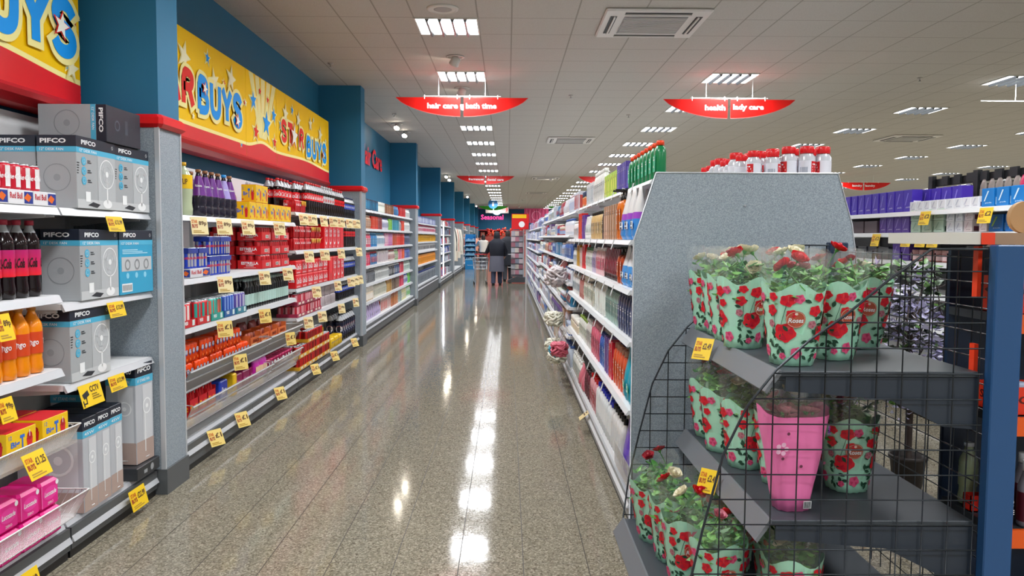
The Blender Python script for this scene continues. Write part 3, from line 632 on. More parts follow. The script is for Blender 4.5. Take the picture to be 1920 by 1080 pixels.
def run(k, xs, y0, y1, n, z, label, cat, group=None, rz=LT, j=.03, skip=()):
    out = []
    for ix, x in enumerate(xs):
        for i in range(n):
            if (ix, i) in skip: continue
            y = y0 + (y1 - y0) * (i / (n - 1) if n > 1 else .5)
            out.append(put(k, (x, y, z), rz + jit(j), label, cat, group if (len(xs) * n > 1) else None))
    return out
# bay with the fans, drinks part (only its aisle end is in view)
run(kz2, [-2.12, -2.213, -2.306], 3.28, 3.56, 4, 1.247, 'cherry cola bottle with pink and red label beside the boxed fans', 'bottle', 'cherry cola bottles beside the fans')
korg = pet('orange_drink_bottle', .042, .298, M('f08c0a', .12), M('c98a3c'), M('d8481c', .35), 'Tango', TW, (.3, .62), .9, M('f2a02a', .12), ts=(1.5, .35), tsh=.1)
run(korg, [-2.11, -2.2, -2.29], 3.25, 3.54, 4, .907, 'orange fizzy drink bottle with a copper cap and red label', 'bottle', 'orange drink bottles by the fans')
def can(name, r, h, m, txt=None, tm=None, band=None, alt=None, n=12, tsh=0, vert=False, tw=1.5, thh=.2):
    mb = MB().lathe([(0, r * .78), (.008, r * .97), (.012, r), (h - .016, r), (h - .006, r * .87)], m, n)
    mb.lathe([(h - .006, r * .88, ALU), (h, r * .88, ALU), (h, r * .82, ALU), (h - .005, r * .78, ALU)], ALU, n, cap=(0, 1))
    if alt:
        for a0 in (-.1, -1.6): mb.quad(cyl(r + .0008, 0, a0), -r * .5, r * .25, .012, h - .016, alt, 3)
    if band: mb.lathe([(h * .3, r + .0006), (h * .55, r + .0006)], band, n, cap=(0, 0))
    if txt:
        for a0 in (0, -1.5): mb.text(txt, cyl(r + .0016, h * .5, a0), 0, 0, r * tw, h * thh, tm, .02, tsh)
    return kind(name, mb)
kcc = can('cola_can', .033, .115, M('c8102e', .3), 'Coke', TW, None, M('e8e4e4', .3), tsh=.3)
run(kcc, [-2.12, -2.19], 3.31, 3.59, 5, 1.7095, 'red and white slim can above the energy drink tray on the top shelf', 'can', 'red cans over the white trays')
def rbtray(name, w, d, h, m, txt='Red Bull'):
    mb = MB().box(-w / 2, w / 2, -d / 2, d / 2, 0, h, m, .002)
    for fn, ww in ((front(-d / 2 - .001), w), (side(-w / 2 - .001), d)):
        mb.quad(fn, ww * .12, ww * .48, h * .1, h * .9, M('20378f')); mb.text(txt, fn, -ww * .2, h * .6, ww * .5, h * .42, M('c22030'), .02)
        mb.poly((lambda a, b, f=fn: f(a, b) + Vector((-.0006, -.0006, 0))), [(ww * .1, h * .45), (ww * .25, h * .8), (ww * .42, h * .55), (ww * .3, h * .2)], M('e86a1c'))
    return kind(name, mb)
for i, y in enumerate((3.25, 3.425, 3.6)):
    on(rbtray('energy_drink_tray', .17, .2, .062, M('e8e8ec', .4)), -2.15, y - .03, 1.646, ['white energy drink tray at the photo edge on the top shelf', 'white energy drink tray under the red cans, middle one', 'white energy drink tray next to the boxed fans'][i], 'tray')
def bt(w, d, h, top):
    mb = MB().box(-w / 2, w / 2, -d / 2, d / 2, 0, h, YEL, .002).box(-w / 2 + .001, w / 2 - .001, -d / 2 + .001, d / 2 - .001, h, h + .002, M('d8232c', .4))
    B = M('2a6ad0')
    for f1, ww, sx in ((lambda q: front(-d / 2 - q), w, 1), (lambda q: side(-w / 2 - q), d, 1)):
        mb.text('Big', f1(.001), -ww * .22, h * .46, ww * .3, h * .3, B, .03); mb.text('T', f1(.001), ww * .02, h * .52, ww * .16, h * .52, B, .05)
        mb.poly(f1(.001), [(ww * .2, h * .12), (ww * .34, h * .12), (ww * .38, h * .56), (ww * .16, h * .56)], M('d8232c')); mb.disc(f1(.0014), ww * .27, h * .62, ww * .09, M('b4151f'), 12)
        mb.quad(f1(.0018), ww * .255, ww * .275, h * .6, h * .86, TW); mb.text('12', f1(.001), -ww * .38, h * .8, ww * .1, h * .16, B)
        mb.disc(f1(.001), -ww * .4, h * .16, ww * .06, M('d8232c'), 10)
    return kind('lolly_box', mb)
kbt = bt(.2, .13, .105, 0)
for i, (x, y) in enumerate([(-2.07, 3.27), (-2.07, 3.52), (-2.21, 3.27), (-2.21, 3.52)]):
    on(kbt, x, y, .612, ['yellow and red ice lolly box nearest the photo edge in the wire basket', 'yellow and red ice lolly box in the wire basket beside the fan boxes', 'lolly box behind the one nearest the photo edge', 'lolly box behind the one beside the fans'][i], 'box')
def pinkpack(w, d, h):
    P1 = M('e8188c', .3)
    mb = MB().box(-w / 2, w / 2, -d / 2, d / 2, 0, h, P1, .012)
    for f1, ww in ((lambda q: front(-d / 2 - q), w), (lambda q: side(-w / 2 - q), d)):
        mb.disc(f1(.001), 0, h * .55, ww * .38, M('f03ba0'), 18, h * .24); mb.text('Lucozade', f1(.002), 0, h * .55, ww * .62, h * .17, TW, .02, .2)
        mb.text('ZERO', f1(.001), 0, h * .2, ww * .3, h * .09, TW); mb.disc(f1(.001), ww * .38, h * .82, .012, TW, 8)
        mb.quad(f1(.001), -ww * .46, -ww * .42, h * .1, h * .9, M('f56cb8'))
    return kind('pink_drink_pack', mb)
kpp = pinkpack(.145, .16, .125)
for L_, z in enumerate((.172, .3)):
    for i, y in enumerate((3.22, 3.37, 3.52)): on(kpp, -2.11 - .01 * L_, y, z, f'{["lower", "upper"][L_]} bright pink drinks multipack, {["first from the photo edge", "between two others", "nearest to the pedestal fan boxes"][i]}', 'multipack')
def wire_basket(y0, y1, zt, zb, xt, xb_, label, m, step=.018):
    e = tag(empty('wire_basket', (xb_, (y0 + y1) / 2, zb)), label, 'basket'); oy = (y0 + y1) / 2; a, b = y0 - oy, y1 - oy; dx, dz = xt - xb_, zt - zb
    f = MB(); f.tube([(-.28, a, dz), (dx, a, dz), (dx, b, dz), (-.28, b, dz)], .004, m); f.tube([(-.28, a, .0), (0, a, 0), (0, b, 0), (-.28, b, 0)], .003, m)
    for yy in (a, b): f.bar((0, yy, 0), (dx, yy, dz), .003, m)
    f.build('rim', e)
    g = MB(); n = int((b - a) / step)
    for k in range(-6, n):
        p0, p1 = a + k * step, a + k * step + .11
        t0, t1 = (0 if p0 >= a else (a - p0) / .11), (1 if p1 <= b else (b - p0) / .11)
        if t1 > t0: g.bar((dx * t0, p0 + .11 * t0, dz * t0), (dx * t1, p0 + .11 * t1, dz * t1), .0016, m, 4)
    for yy in (a, b):
        for k in range(1, 10): g.bar((dx - .03 * k, yy, dz), (max(-.03 * k, -.28), yy, 0), .0016, m, 4)
    g.build('mesh_wires', e); return e
wire_basket(2.9, 3.66, .65, .555, -1.97, -2.03, 'white wire basket front holding the lolly boxes', WHITE)
wire_basket(2.9, 3.68, .335, .2, -1.95, -2.025, 'white wire basket front holding the pink multipacks', WHITE)
MB().box(-.02, -.012, -.36, .36, 0, .07, PLAST).build('acrylic_strip', None, (-1.965, 3.28, .565)); tag(COL.objects[-1], 'clear acrylic ticket strip across the wire basket of lolly boxes', 'ticket strip')
# ------- price cards
YC = M('f0c81a', .45); PC = M('ead9a4', .5); ORT = M('c8641c'); INK = M('5a3a20')
def card(w, h, m, big, t1='STAR', t2='BUYS'):
    mb = MB().box(-w / 2, w / 2, -.0015, 0, -h, 0, m)
    f = front(-.0025)
    mb.text(t1, f, -w * .27, -h * .26, w * .34, h * .2, ORT, .04).text(t2, f, -w * .27, -h * .52, w * .34, h * .22, M('a02c1c'), .04)
    mb.text(big, f, w * .2, -h * .38, w * .46, h * .3, INK, .03); bars(mb, f, -w * .4, -h * .82, w * .8, h * .05, 2, M('b08a30'))
    return kind('price_card', mb)
def cardat(k, x, y, z, label, tilt=.25, rz=LT): return put(k, (x, y, z), 0, label, 'price card', None, None, (-tilt, 0, rz))
kc1 = card(.17, .08, YC, '£12.99')
for i, (y, z) in enumerate([(4.14, 1.615), (4.13, 1.175), (4.12, .795)]): cardat(kc1, -2.03, y, z, 'yellow £12.99 price card on the ' + ['top', 'second', 'third'][i] + ' fan shelf')
cardat(card(.18, .11, YC, '£22.99'), -2.01, 4.27, .15, 'yellow price card leaning at the foot of the pedestal fan boxes')
mb = MB().box(-.1, .1, -.0015, 0, -.11, 0, YC); f = front(-.0025)
mb.text('CCTV', f, .035, -.03, .085, .03, INK, .03); bars(mb, f, -.0, -.06, .08, .006, 3, M('8a6c14'))
mb.poly(f, [(-.085, -.045), (-.03, -.03), (-.022, -.055), (-.075, -.07)], DARK).poly(f, [(-.06, -.065), (-.05, -.063), (-.055, -.095), (-.085, -.095), (-.085, -.088), (-.06, -.088)], DARK).quad(f, -.09, -.082, -.105, -.075, DARK)
cardat(kind('warning_card', mb), -2.035, 3.86, .8, 'yellow CCTV warning card with a camera symbol on the third fan shelf')
cardat(card(.15, .11, YC, '£1.25'), -1.955, 3.25, .625, 'yellow £1.25 card on the wire basket of lolly boxes', .4)
cardat(card(.2, .13, YC, '£0.49', 'STAR', 'BUYS'), -1.98, 3.2, .13, 'yellow £0.49 card on the base edge at the photo corner')
cardat(card(.1, .11, YC, '89p'), -2.03, 3.2, 1.2, 'yellow card at the photo edge on the cherry cola shelf'); cardat(card(.1, .1, YC, '99p'), -2.03, 3.2, .86, 'yellow card at the photo edge on the orange drink shelf')
kc2 = card(.12, .115, PC, '89p'); kc3 = card(.12, .115, M('e6cb74', .5), '£1')
W_ = ['under the purple squash bottles', 'under the middle of the squash bottles', 'under the yellow lolly boxes', 'under the further yellow lolly boxes', 'under the energy can packs', 'under the red beer trays', 'near the beer tray end', 'under the bright energy cans', 'under the mint-labelled beer', 'on the orange multipack basket', 'on the snack carton basket']
for (y, z, x), t in zip([(5.22, 1.645, -2.045), (5.68, 1.645, -2.045), (6.2, 1.645, -2.045), (7.05, 1.645, -2.045), (5.68, 1.235, -2.045), (6.6, 1.235, -2.045), (7.3, 1.235, -2.045), (5.66, .92, -2.045), (6.6, .92, -2.045), (5.84, .655, -2.0), (7.2, .655, -2.0)], W_):
    cardat(kc2 if z > .93 else kc3, x + .035, y, z - .005, 'pale yellow price card hanging ' + t, .2, LT - .62 + jit(.15))
for (y, z), t in zip([(7.85, 1.745), (8.2, 1.745), (8.7, 1.745), (9.2, 1.745), (9.6, 1.745), (10.1, 1.745), (10.6, 1.745), (8.05, 1.375), (8.75, 1.375), (9.6, 1.375), (10.75, 1.375), (8.35, 1.0), (9.4, 1.0), (10.2, 1.0), (10.5, 1.0), (10.8, 1.0), (8.0, .715), (8.6, .715), (9.6, .715), (10.5, .715)],
    [f'{a} from the near end of the {b} cola shelf' for b, n in (('top', 7), ('second', 4), ('third', 5), ('fourth', 4)) for a in ORD[:n]]):
    cardat(kc2, -2.0, y, z - .005, 'small cream price card, ' + t, .2, LT - .62 + jit(.15))
for i, y in enumerate((5.42, 5.97, 6.98, 8.27, 9.2, 10.4)): cardat(kc3, -2.01, y, .19, f'yellow price card on the base edge of the drinks bay, {ORD[i]} from the fan bay', .45, LT - .5)
# ------- drinks bay, part with the energy cans
def on1(k, x, y, z, label, cat, **kw): return on(k, x, y, z, label, cat, **kw)
k2l = pet('lemonade_bottle', .055, .345, M('b9c4a2', .12), M('d9a50e'), YEL, '7UP', M('5a3208'), (.5, .76), .99, M('c9cdca', .1), ts=(.8, .4))
on(k2l, -2.12, 5.27, 1.652, 'large pale green lemonade bottle with yellow cap and label at the pier', 'bottle'); on(k2l, -2.26, 5.2, 1.652, 'second pale green lemonade bottle, behind the front one', 'bottle')
ksq = pet('squash_bottle', .053, .32, M('232030', .14), M('8a5a34'), M('6a2c86', .3), 'Ribena', TW, (.44, .86), .99, M('8a80a0', .1), cone=True, ts=(1.2, .12))
ksq2 = pet('squash_bottle', .053, .32, M('232030', .14), M('1f8fd8'), M('a89ad8', .3), 'Ribena', TW, (.44, .86), .99, M('8a80a0', .1), cone=True, ts=(1.2, .12))
for i in range(6):
    on(ksq2 if i == 4 else ksq, -2.12, 5.52 + .122 * i, 1.652, ['purple squash bottle with brown cap, first from the lemonade', 'purple squash bottle with brown cap, second from the lemonade', 'purple squash bottle with brown cap, third from the lemonade', 'purple squash bottle with brown cap, fourth from the lemonade', 'lilac squash bottle with a bright blue cap among brown-capped ones', 'purple squash bottle with brown cap nearest the lolly boxes'][i], 'bottle', rz=LT + jit(.4))
on(ksq2, -2.25, 5.42, 1.652, 'blue-capped squash bottle set back beside the lemonade', 'bottle')
run(ksq, [-2.25], 5.55, 6.05, 4, 1.652, 'purple squash bottle in the second row behind the front ones', 'bottle', 'squash bottles in the second row')
kjar = pet('amber_drink_bottle', .048, .25, M('c8905a', .15), M('d8d8d8'), M('a82418', .4), 'TEA', TW, (.3, .55), .75, M('cbb8a4', .12), ts=(1, .4))
run(kjar, [-2.2], 6.27, 6.38, 2, 1.652, 'amber drink bottle with white cap beside the squash', 'bottle', 'amber bottles')
kby = bt(.16, .12, .142, 0)
for L_, ys in ((0, (6.5, 6.665, 6.83)), (1, (6.665, 6.83))):
    for i, y in enumerate(ys): on(kby, -2.12, y, 1.652 + .145 * L_, f'yellow lolly box, {ORD[i]} along the {["lower", "upper"][L_]} layer of the top shelf pile', 'box')
for i in range(4): on(kby, -2.12, 7.06 + .165 * i, 1.652, f'yellow lolly box in the single row by the cola, {ORD[i]} from the pile', 'box')
kred = carton('red_carton', .3, .12, .165, RED, lambda mb, fn, w_, h_: mb.text('Coca-Cola', fn, 0, h_ * .5, w_ * .7, h_ * .4, TW, .02, .3))
for i in range(2): on(kred, -2.28, 7.2 + .32 * i, 1.652, ['red cola carton behind the yellow lolly boxes, nearer one', 'red cola carton behind the yellow lolly boxes, further one'][i], 'box')
# energy cans in packs of four
SIL = M('c4c8d2', .25, .5); kec = can('energy_can', .0265, .135, M('2446c8', .25, .2), 'Bull', M('c8203a'), None, SIL, thh=.12)
def pack4(loc, label, n=(4, 2), rz=LT):
    e = tag(empty('energy_can_pack', loc, rz), label, 'multipack')
    for a in range(n[0]):
        for b in range(n[1]): put(kec, ((a - (n[0] - 1) / 2) * .0535, (b - (n[1] - 1) / 2) * .0535, .001), jit(.3), parent=e)
    w_, d_ = n[0] * .0535 / 2, n[1] * .0535 / 2
    MB().box(-w_ - .001, w_ + .001, -d_ - .0012, -d_, .10, .134, M('2a3f9c', .3)).box(-w_ - .0012, -w_, -d_, d_, .10, .134, M('2a3f9c', .3)).build('card_sleeve', e)
    return e
on(rbtray('energy_drink_tray', .34, .13, .06, M('d8d8de', .4)), -2.12, 5.36, 1.242, 'white energy drink tray with red lettering beside the first pier', 'tray')
pack4((-2.12, 5.27, 1.303), 'blue and silver energy can pack standing on the white tray, near the pier', (3, 2)); pack4((-2.12, 5.45, 1.303), 'blue and silver energy can pack on the white tray, further one', (3, 2))
for L_ in range(2):
    for i, y in enumerate((5.66, 5.885)): pack4((-2.12, y, 1.242 + .137 * L_), f'blue and silver energy can pack in the {["lower", "upper"][L_]} layer, {["next to the white tray", "next to the beer trays"][i]}', (4, 2))
pack4((-2.28, 5.3, 1.242), 'energy can pack standing behind the white tray', (4, 2)); pack4((-2.28, 5.3, 1.379), 'energy can pack stacked behind the white tray', (4, 2))
# beer trays
kbc = can('beer_can', .033, .115, M('c2121c', .3), None, None, None, M('a80e18', .3), 10)
def beertray(n):
    h = .072; w_, d_ = .27, .205; m = M('d4141c', .4)
    mb = MB()
    for x0, x1, y0, y1 in ((-w_ / 2, w_ / 2, -d_ / 2, -d_ / 2 + .004), (-w_ / 2, w_ / 2, d_ / 2 - .004, d_ / 2), (-w_ / 2, -w_ / 2 + .004, -d_ / 2, d_ / 2), (w_ / 2 - .004, w_ / 2, -d_ / 2, d_ / 2)): mb.box(x0, x1, y0, y1, 0, h, m)
    mb.box(-w_ / 2, w_ / 2, -d_ / 2, d_ / 2, 0, .003, m)
    f = side(-w_ / 2 - .001); mb.text('ESTRELLA', f, 0, h * .66, d_ * .7, h * .34, TW, .03).text('DAMM', f, 0, h * .36, d_ * .3, h * .14, TW, .02).quad(f, -d_ * .25, d_ * .25, h * .12, h * .18, M('f0a0a0'))
    f = front(-d_ / 2 - .001); mb.quad(f, -w_ * .1, w_ * .22, h * .3, h * .68, M('e8e4dc'))
    for k in range(7): mb.quad(front(-d_ / 2 - .0018), -w_ * .06 + k * .009, -w_ * .06 + k * .009 + .004, h * .36, h * .62, DARK)
    mb.quad(f, w_ * .3, w_ * .4, h * .2, h * .75, M('f0b0b0'))
    t = kind('cardboard_tray', mb); return t
kbt_ = beertray(0)
def beer(x, y, z, label, full=True):
    e = tag(empty('beer_can_tray', (x, y, z), LT), label, 'tray of cans'); put(kbt_, (0, 0, 0), parent=e)
    for a in range(4):
        for b in range(3):
            if b == 0 or a == 0 or full and (b == 2 or a == 3): put(kbc, ((a - 1.5) * .0655, (b - 1) * .0655, .0035), jit(.6), parent=e)
n_ = 0
for L_ in range(3):
    lay = ['bottom', 'middle', 'top'][L_]
    beer(-2.17 - .01 * (L_ % 2), 6.88, 1.242 + .119 * L_, f'red beer can tray facing the camera, {lay} of the front stack', False)
    if L_: beer(-2.39 - .01 * (L_ % 2), 6.86, 1.242 + .119 * L_, f'red beer can tray, {lay} of the stack set back by the wall', False)
    for i in range(2): beer(-2.17, 7.17 + .28 * i, 1.242 + .119 * L_, f'red beer can tray, {lay} of the {["second stack along", "third stack by the cola"][i]}', False)
beer(-2.39, 6.86, 1.242, 'red beer can tray, bottom of the stack set back by the wall', False)
# third shelf: bright slim energy cans in trays, then beer bottles
for i, (c, tr, al) in enumerate([('d8202c', 'c8202a', 'e8e4e0'), ('c81c28', 'c8202a', '2fa79a'), ('2fae9f', '239a8e', 'e0705c'), ('2450b8', '1f5f9e', '7fa0e0'), ('54459a', '2c7f98', 'b8b4d0')]):
    kk = can('slim_energy_can', .0265, .157, M(c, .28), None, None, None, M(al, .28), 10); y0 = 5.14 + .255 * i
    nm = ['red', 'red and mint', 'mint green', 'royal blue', 'violet'][i]
    mb = MB()
    for q in ((-.115, .115, -.105, -.102), (-.115, .115, .102, .105)): mb.box(*q, 0, .05, M(tr, .4))
    for q in ((-.115, -.112), (.112, .115)): mb.box(q[0], q[1], -.102, .102, 0, .05, M(tr, .4))
    mb.text('900', front(-.106), -.05, .03, .06, .026, TW, .03).text('900', side(-.116), 0, .03, .06, .026, TW, .03).quad(front(-.106), .05, .09, .008, .045, M('d8ece8'))
    e = tag(empty('energy_drink_tray', (-2.155, y0, .926), LT), f'tray of {nm} slim energy cans on the third drinks shelf', 'tray of cans'); put(kind('cardboard_tray', mb), (0, 0, 0), parent=e)
    for a in range(4):
        for b in range(4):
            if i == 0 and b == 0 and a > 2: continue
            put(kk, ((a - 1.5) * .0545, (b - 1.5) * .0505, .001), jit(.8), parent=e)
kwb = pet('beer_bottle', .031, .245, M('11181a', .15), M('8fa8a4', .3), M('b4d4cc', .4), None, None, (.14, .5), .85, M('a9bcc0', .3), ts=(1, .3))
run(kwb, [-2.115, -2.18, -2.245], 6.43, 7.6, 18, .926, 'dark beer bottle with mint label and silver neck on the third drinks shelf', 'bottle', 'mint-labelled beer bottles', skip=[(2, k) for k in range(0, 18, 2)])
# baskets: orange can packs, snack cartons
def lumps(name, nx, ny, r, h, m, txt, tm, logo=None, alt=None):
    """cans under printed shrink film: one lumpy skin"""
    mb = MB(); pts = []
    def lump(z, ins):
        o = []
        for k in range(nx): o += [(-(nx - 1) * r + 2 * r * k + (r - ins) * sin(t), -(ny - 1) * r - (r - ins) * cos(t)) for t in (-.9, -.3, .3, .9)]
        for k in range(ny): o += [((nx - 1) * r + (r - ins) * cos(t), -(ny - 1) * r + 2 * r * k + (r - ins) * sin(t)) for t in (-.9, -.3, .3, .9)]
        for k in range(nx): o += [((nx - 1) * r - 2 * r * k - (r - ins) * sin(t), (ny - 1) * r + (r - ins) * cos(t)) for t in (-.9, -.3, .3, .9)]
        for k in range(ny): o += [(-(nx - 1) * r - (r - ins) * cos(t), (ny - 1) * r - 2 * r * k - (r - ins) * sin(t)) for t in (-.9, -.3, .3, .9)]
        return [(a, b, z) for a, b in o]
    lv = [(0, .012), (.01, .002), (h - .012, .002), (h - .003, .007), (h, .016)]
    n = 8 * (nx + ny); vs = sum([lump(z, i) for z, i in lv], [])
    fs = [tuple(range(n - 1, -1, -1)), tuple(range(4 * n, 5 * n))]
    for L_ in range(4): fs += [(L_ * n + k, L_ * n + (k + 1) % n, L_ * n + n + (k + 1) % n, L_ * n + n + k) for k in range(n)]
    mb.add(vs, fs, m, True)
    for k in range(nx):
        f1 = lambda a, b, k=k: Vector((-(nx - 1) * r + 2 * r * k + a, -(ny - 1) * r - r - .0015, b))
        if alt: mb.quad(f1, -r * .6, r * .6, h * .55, h * .97, alt)
        if txt: mb.text(txt, lambda a, b: f1(a, b) + Vector((0, -.001, 0)), 0, h * .62, r * 1.2, h * .22, tm, .03, .1)
        if logo: mb.disc(f1, 0, h * .6, r * .62, logo, 12); mb.disc(f1, r * .2, h * .22, r * .3, M('ff7a2a'), 8)
    for k in range(ny):
        f1 = lambda a, b, k=k: Vector((-(nx - 1) * r - r - .0015, (ny - 1) * r - 2 * r * k - a, b))
        if txt and k % 2 == 0: mb.text(txt, lambda a, b: f1(a, b) + Vector((-.001, 0, 0)), 0, h * .62, r * 1.2, h * .22, tm, .03, .1)
        if logo and k % 2 == 0: mb.disc(f1, 0, h * .6, r * .62, logo, 12)
    return kind(name, mb)
FO = M('f04a0c', .28); kfp = lumps('orange_can_multipack', 4, 2, .033, .128, FO, 'FANTA', TW, M('2a2f9a', .3))
for L_ in range(2):
    for i in range(5 - L_):
        on(kfp, -2.155, 5.17 + .285 * i + .1 * L_, .548 + .131 * L_, f'orange shrink-wrapped can multipack, {ORD[i]} along the {["lower", "upper"][L_]} row in the basket', 'multipack', rz=LT + jit(.04))
    for i in range(3 - L_): on(kfp, -2.36, 5.2 + .3 * i, .548 + .131 * L_, f'orange can multipack at the back of the basket, {ORD[i]} in the {["lower", "upper"][L_]} layer', 'multipack')
def snack(w, d, h, m):
    mb = MB().box(-w / 2, w / 2, -d / 2, -d / 2 + .004, 0, h * .8, m).box(-w / 2, w / 2, d / 2 - .004, d / 2, 0, h * .95, m).box(-w / 2, -w / 2 + .004, -d / 2, d / 2, 0, h * .9, m).box(w / 2 - .004, w / 2, -d / 2, d / 2, 0, h, m).box(-w / 2, w / 2, -d / 2, d / 2, 0, .003, m)
    mb.quad(front(-d / 2 - .001), -w * .4, w * .1, h * .1, h * .5, M('efc79a')).text('SNACK', front(-d / 2 - .0016), w * .05, h * .62, w * .6, h * .16, M('7a1c10'), .03)
    kids = []
    for k in range(4):
        p = MB(); p.loft([(.005, .0 + w * .1, .012), (h * .3, w * .11, .022), (h * .8, w * .11, .016), (h * .98, w * .1, .003)], M(['c65f3a', 'a8442e', 'b85838', '8e3a2a'][k], .4), 10, 3); kids.append(kind('snack_bag', p))
    return mb, kids
smb, skids = snack(.24, .16, .17, M('e07038', .45)); smesh = smb.mesh('display_carton')
for i in range(4):
    o = bpy.data.objects.new('snack_carton', smesh); COL.objects.link(o); o.location = (-2.17, 6.62 + .26 * i, .548); o.rotation_euler = (0, 0, LT + jit(.05))
    tag(o, ['open orange snack carton nearest the orange multipacks', 'second open snack carton along the basket', 'third open snack carton along the basket', 'open orange snack carton closest to the crimson can trays'][i], 'carton')
    for k in range(4): put(skids[k], (-.09 + .06 * k, .0, .004), parent=o, rot=(.2, 0, jit(.3)))
def softpack(w, d, h, m, name='snack_bag'):
    mb = MB().loft([(0, w / 2, d * .28), (h * .12, w / 2 * .98, d * .46), (h * .5, w / 2 * .95, d / 2), (h * .85, w / 2 * .98, d * .34), (h * .95, w / 2, .004), (h, w / 2, .002)], m, 14, 3.5)
    mb.quad(front(-d / 2 - .001), -w * .3, w * .3, h * .35, h * .65, M('e8c8a0', .4)); return kind(name, mb)
for i in range(9): on(softpack(.17, .07, .2, M(['8c2f2a', '9a3b32', '7a2a30'][i % 3], .35)), -2.37 + .03 * (i % 3), 5.9 + .2 * i, .548, f'dark red crisp bag standing behind the basket goods, {ORD[i]} from the first pier', 'snack bag', rz=LT + jit(.3))
# bottom basket: small bottle carriers, packs, pink tubs
ksb = pet('small_drink_bottle', .021, .185, M('d8202a', .2), M('e8e0dc'), M('d21c22', .35), None, None, (.2, .6), .99, M('e8dcd8', .2), cone=True, n=10)
ksy = pet('small_drink_bottle', .021, .185, M('e8a412', .2), M('e8e0dc'), M('f0b814', .35), None, None, (.2, .6), .99, M('e8dcd8', .2), cone=True, n=10)
def carrier(k1, x, y, z, m, label, txt):
    e = tag(empty('bottle_carrier', (x, y, z), LT), label, 'multipack'); w_, d_, h = .15, .1, .195
    mb = MB().box(-w_ / 2, w_ / 2, -d_ / 2, -d_ / 2 + .003, 0, h * .62, m).box(-w_ / 2, -w_ / 2 + .003, -d_ / 2, d_ / 2, 0, h * .75, m).box(w_ / 2 - .003, w_ / 2, -d_ / 2, d_ / 2, 0, h * .75, m).box(-w_ / 2, w_ / 2, -.002, .002, 0, h * .98, M('d8d0cc')).box(-w_ / 2, w_ / 2, -d_ / 2, d_ / 2, 0, .003, m)
    mb.text(txt, front(-d_ / 2 - .001), 0, h * .34, w_ * .8, h * .22, YEL, .04, .1); mb.text(txt, side(-w_ / 2 - .001), 0, h * .34, d_ * .8, h * .2, YEL, .04, .1)
    mb.build('cardboard_carrier', e)
    for a in range(3):
        for b in range(2): put(k1, ((a - 1) * .046, (b - .5) * .046, .004), parent=e)
carrier(ksy, -2.13, 5.07, .313, M('e8b010', .4), 'yellow cardboard carrier of small bottles next to the first pier', 'pop')
for i, y in enumerate((5.27, 5.43, 5.59)): carrier(ksb, -2.13, y, .313, M('d2202a', .4), f'red carrier of white-topped bottles at the bottom, {ORD[i]} after the yellow one', 'Fruit')
for i, y in enumerate((5.25, 5.42)): carrier(ksb, -2.25, y, .313, M('d2202a', .4), f'red bottle carrier in the rear row at the bottom, {ORD[i]} from the pier', 'Fruit')
on(carton('blue_drink_pack', .16, .13, .15, M('2446b8', .3), lambda mb, fn, w_, h_: mb.text('Barr', fn, 0, h_ * .5, w_ * .6, h_ * .35, TW, .03, .2), b=.01), -2.14, 5.82, .313, 'blue drinks pack at the bottom beside the red bottle carriers', 'multipack')
on(carton('black_drink_pack', .3, .16, .09, M('22242c', .35), b=.008), -2.27, 5.78, .313, 'black shrink-wrapped pack lying behind the blue pack', 'multipack')
on(carton('yellow_drink_pack', .08, .14, .17, YEL, b=.008), -2.12, 5.99, .313, 'narrow yellow drinks pack next to the blue one at the bottom', 'multipack')
kpu = carton('purple_drink_pack', .17, .14, .14, M('8c1450', .3), lambda mb, fn, w_, h_: mb.text('Vimto', fn, 0, h_ * .5, w_ * .7, h_ * .3, M('f0b0d8'), .02, .1), b=.01)
for i in range(3): on(kpu, -2.15, 6.16 + .18 * i, .313, f'plum coloured drinks pack in the bottom basket, {ORD[i]} from the yellow pack', 'multipack')
kvb = softpack(.12, .05, .16, M('b81c96', .3))
for i in range(3): on(kvb, -2.08, 6.55 + .1 * i, .34, f'magenta sweet bag poking out of the bottom basket, {ORD[i]} from the plum packs', 'snack bag', rz=LT + jit(.3))
kpt = MB().loft([(0, .03, .03), (.06, .036, .036), (.062, .038, .038), (.075, .038, .038)], M('f04a86', .35), 12).quad(front(-.038), -.02, .02, .015, .05, TW); kpt = kind('pink_tub', kpt)
run(kpt, [-2.115, -2.2, -2.285], 6.86, 7.66, 10, .364, 'small pink tub in the bottom basket before the can trays', 'tub', 'small pink tubs', j=.2)
MB().box(-.13, .13, -.44, .44, 0, .05, M('5a2430', .5)).build('tub_riser', None, (-2.2, 7.26, .312)); tag(COL.objects[-1], 'dark red cardboard riser under the small pink tubs', 'riser')
# ------- drinks bay, part with the cola packs
kmini = lumps('cola_multipack', 3, 2, .033, .118, M('c8121c', .3), 'Coke', TW, None, None); kminiy = lumps('cola_multipack', 3, 2, .033, .118, M('c8121c', .3), 'Coke', RED, None, M('f2c81c', .3))
on(kmini, -2.12, 7.89, 1.757, 'red cola can pack between the lolly boxes and the tall cola bottles', 'multipack'); on(kminiy, -2.12, 8.1, 1.757, 'red cola can pack with yellow flash in front of the tall bottles', 'multipack')
run(k15, [-2.11, -2.205, -2.3], 8.3, 9.0, 8, 1.757, 'tall cola bottle with red label on the top shelf', 'bottle', 'tall red-labelled cola bottles', skip=[(0, 0)])
run(k15, [-2.25, -2.345], 7.86, 8.2, 4, 1.757, 'tall cola bottle behind the red can packs on the top shelf', 'bottle', 'cola bottles behind the can packs')
run(kdiet, [-2.11, -2.21, -2.31], 9.1, 9.58, 5, 1.757, 'cola bottle with silver label on the top shelf', 'bottle', 'silver-labelled cola bottles')
run(kzero, [-2.11, -2.21, -2.31], 9.68, 10.16, 5, 1.757, 'cola bottle with red label and dark word beside the silver ones', 'bottle', 'zero cola bottles on the top shelf')
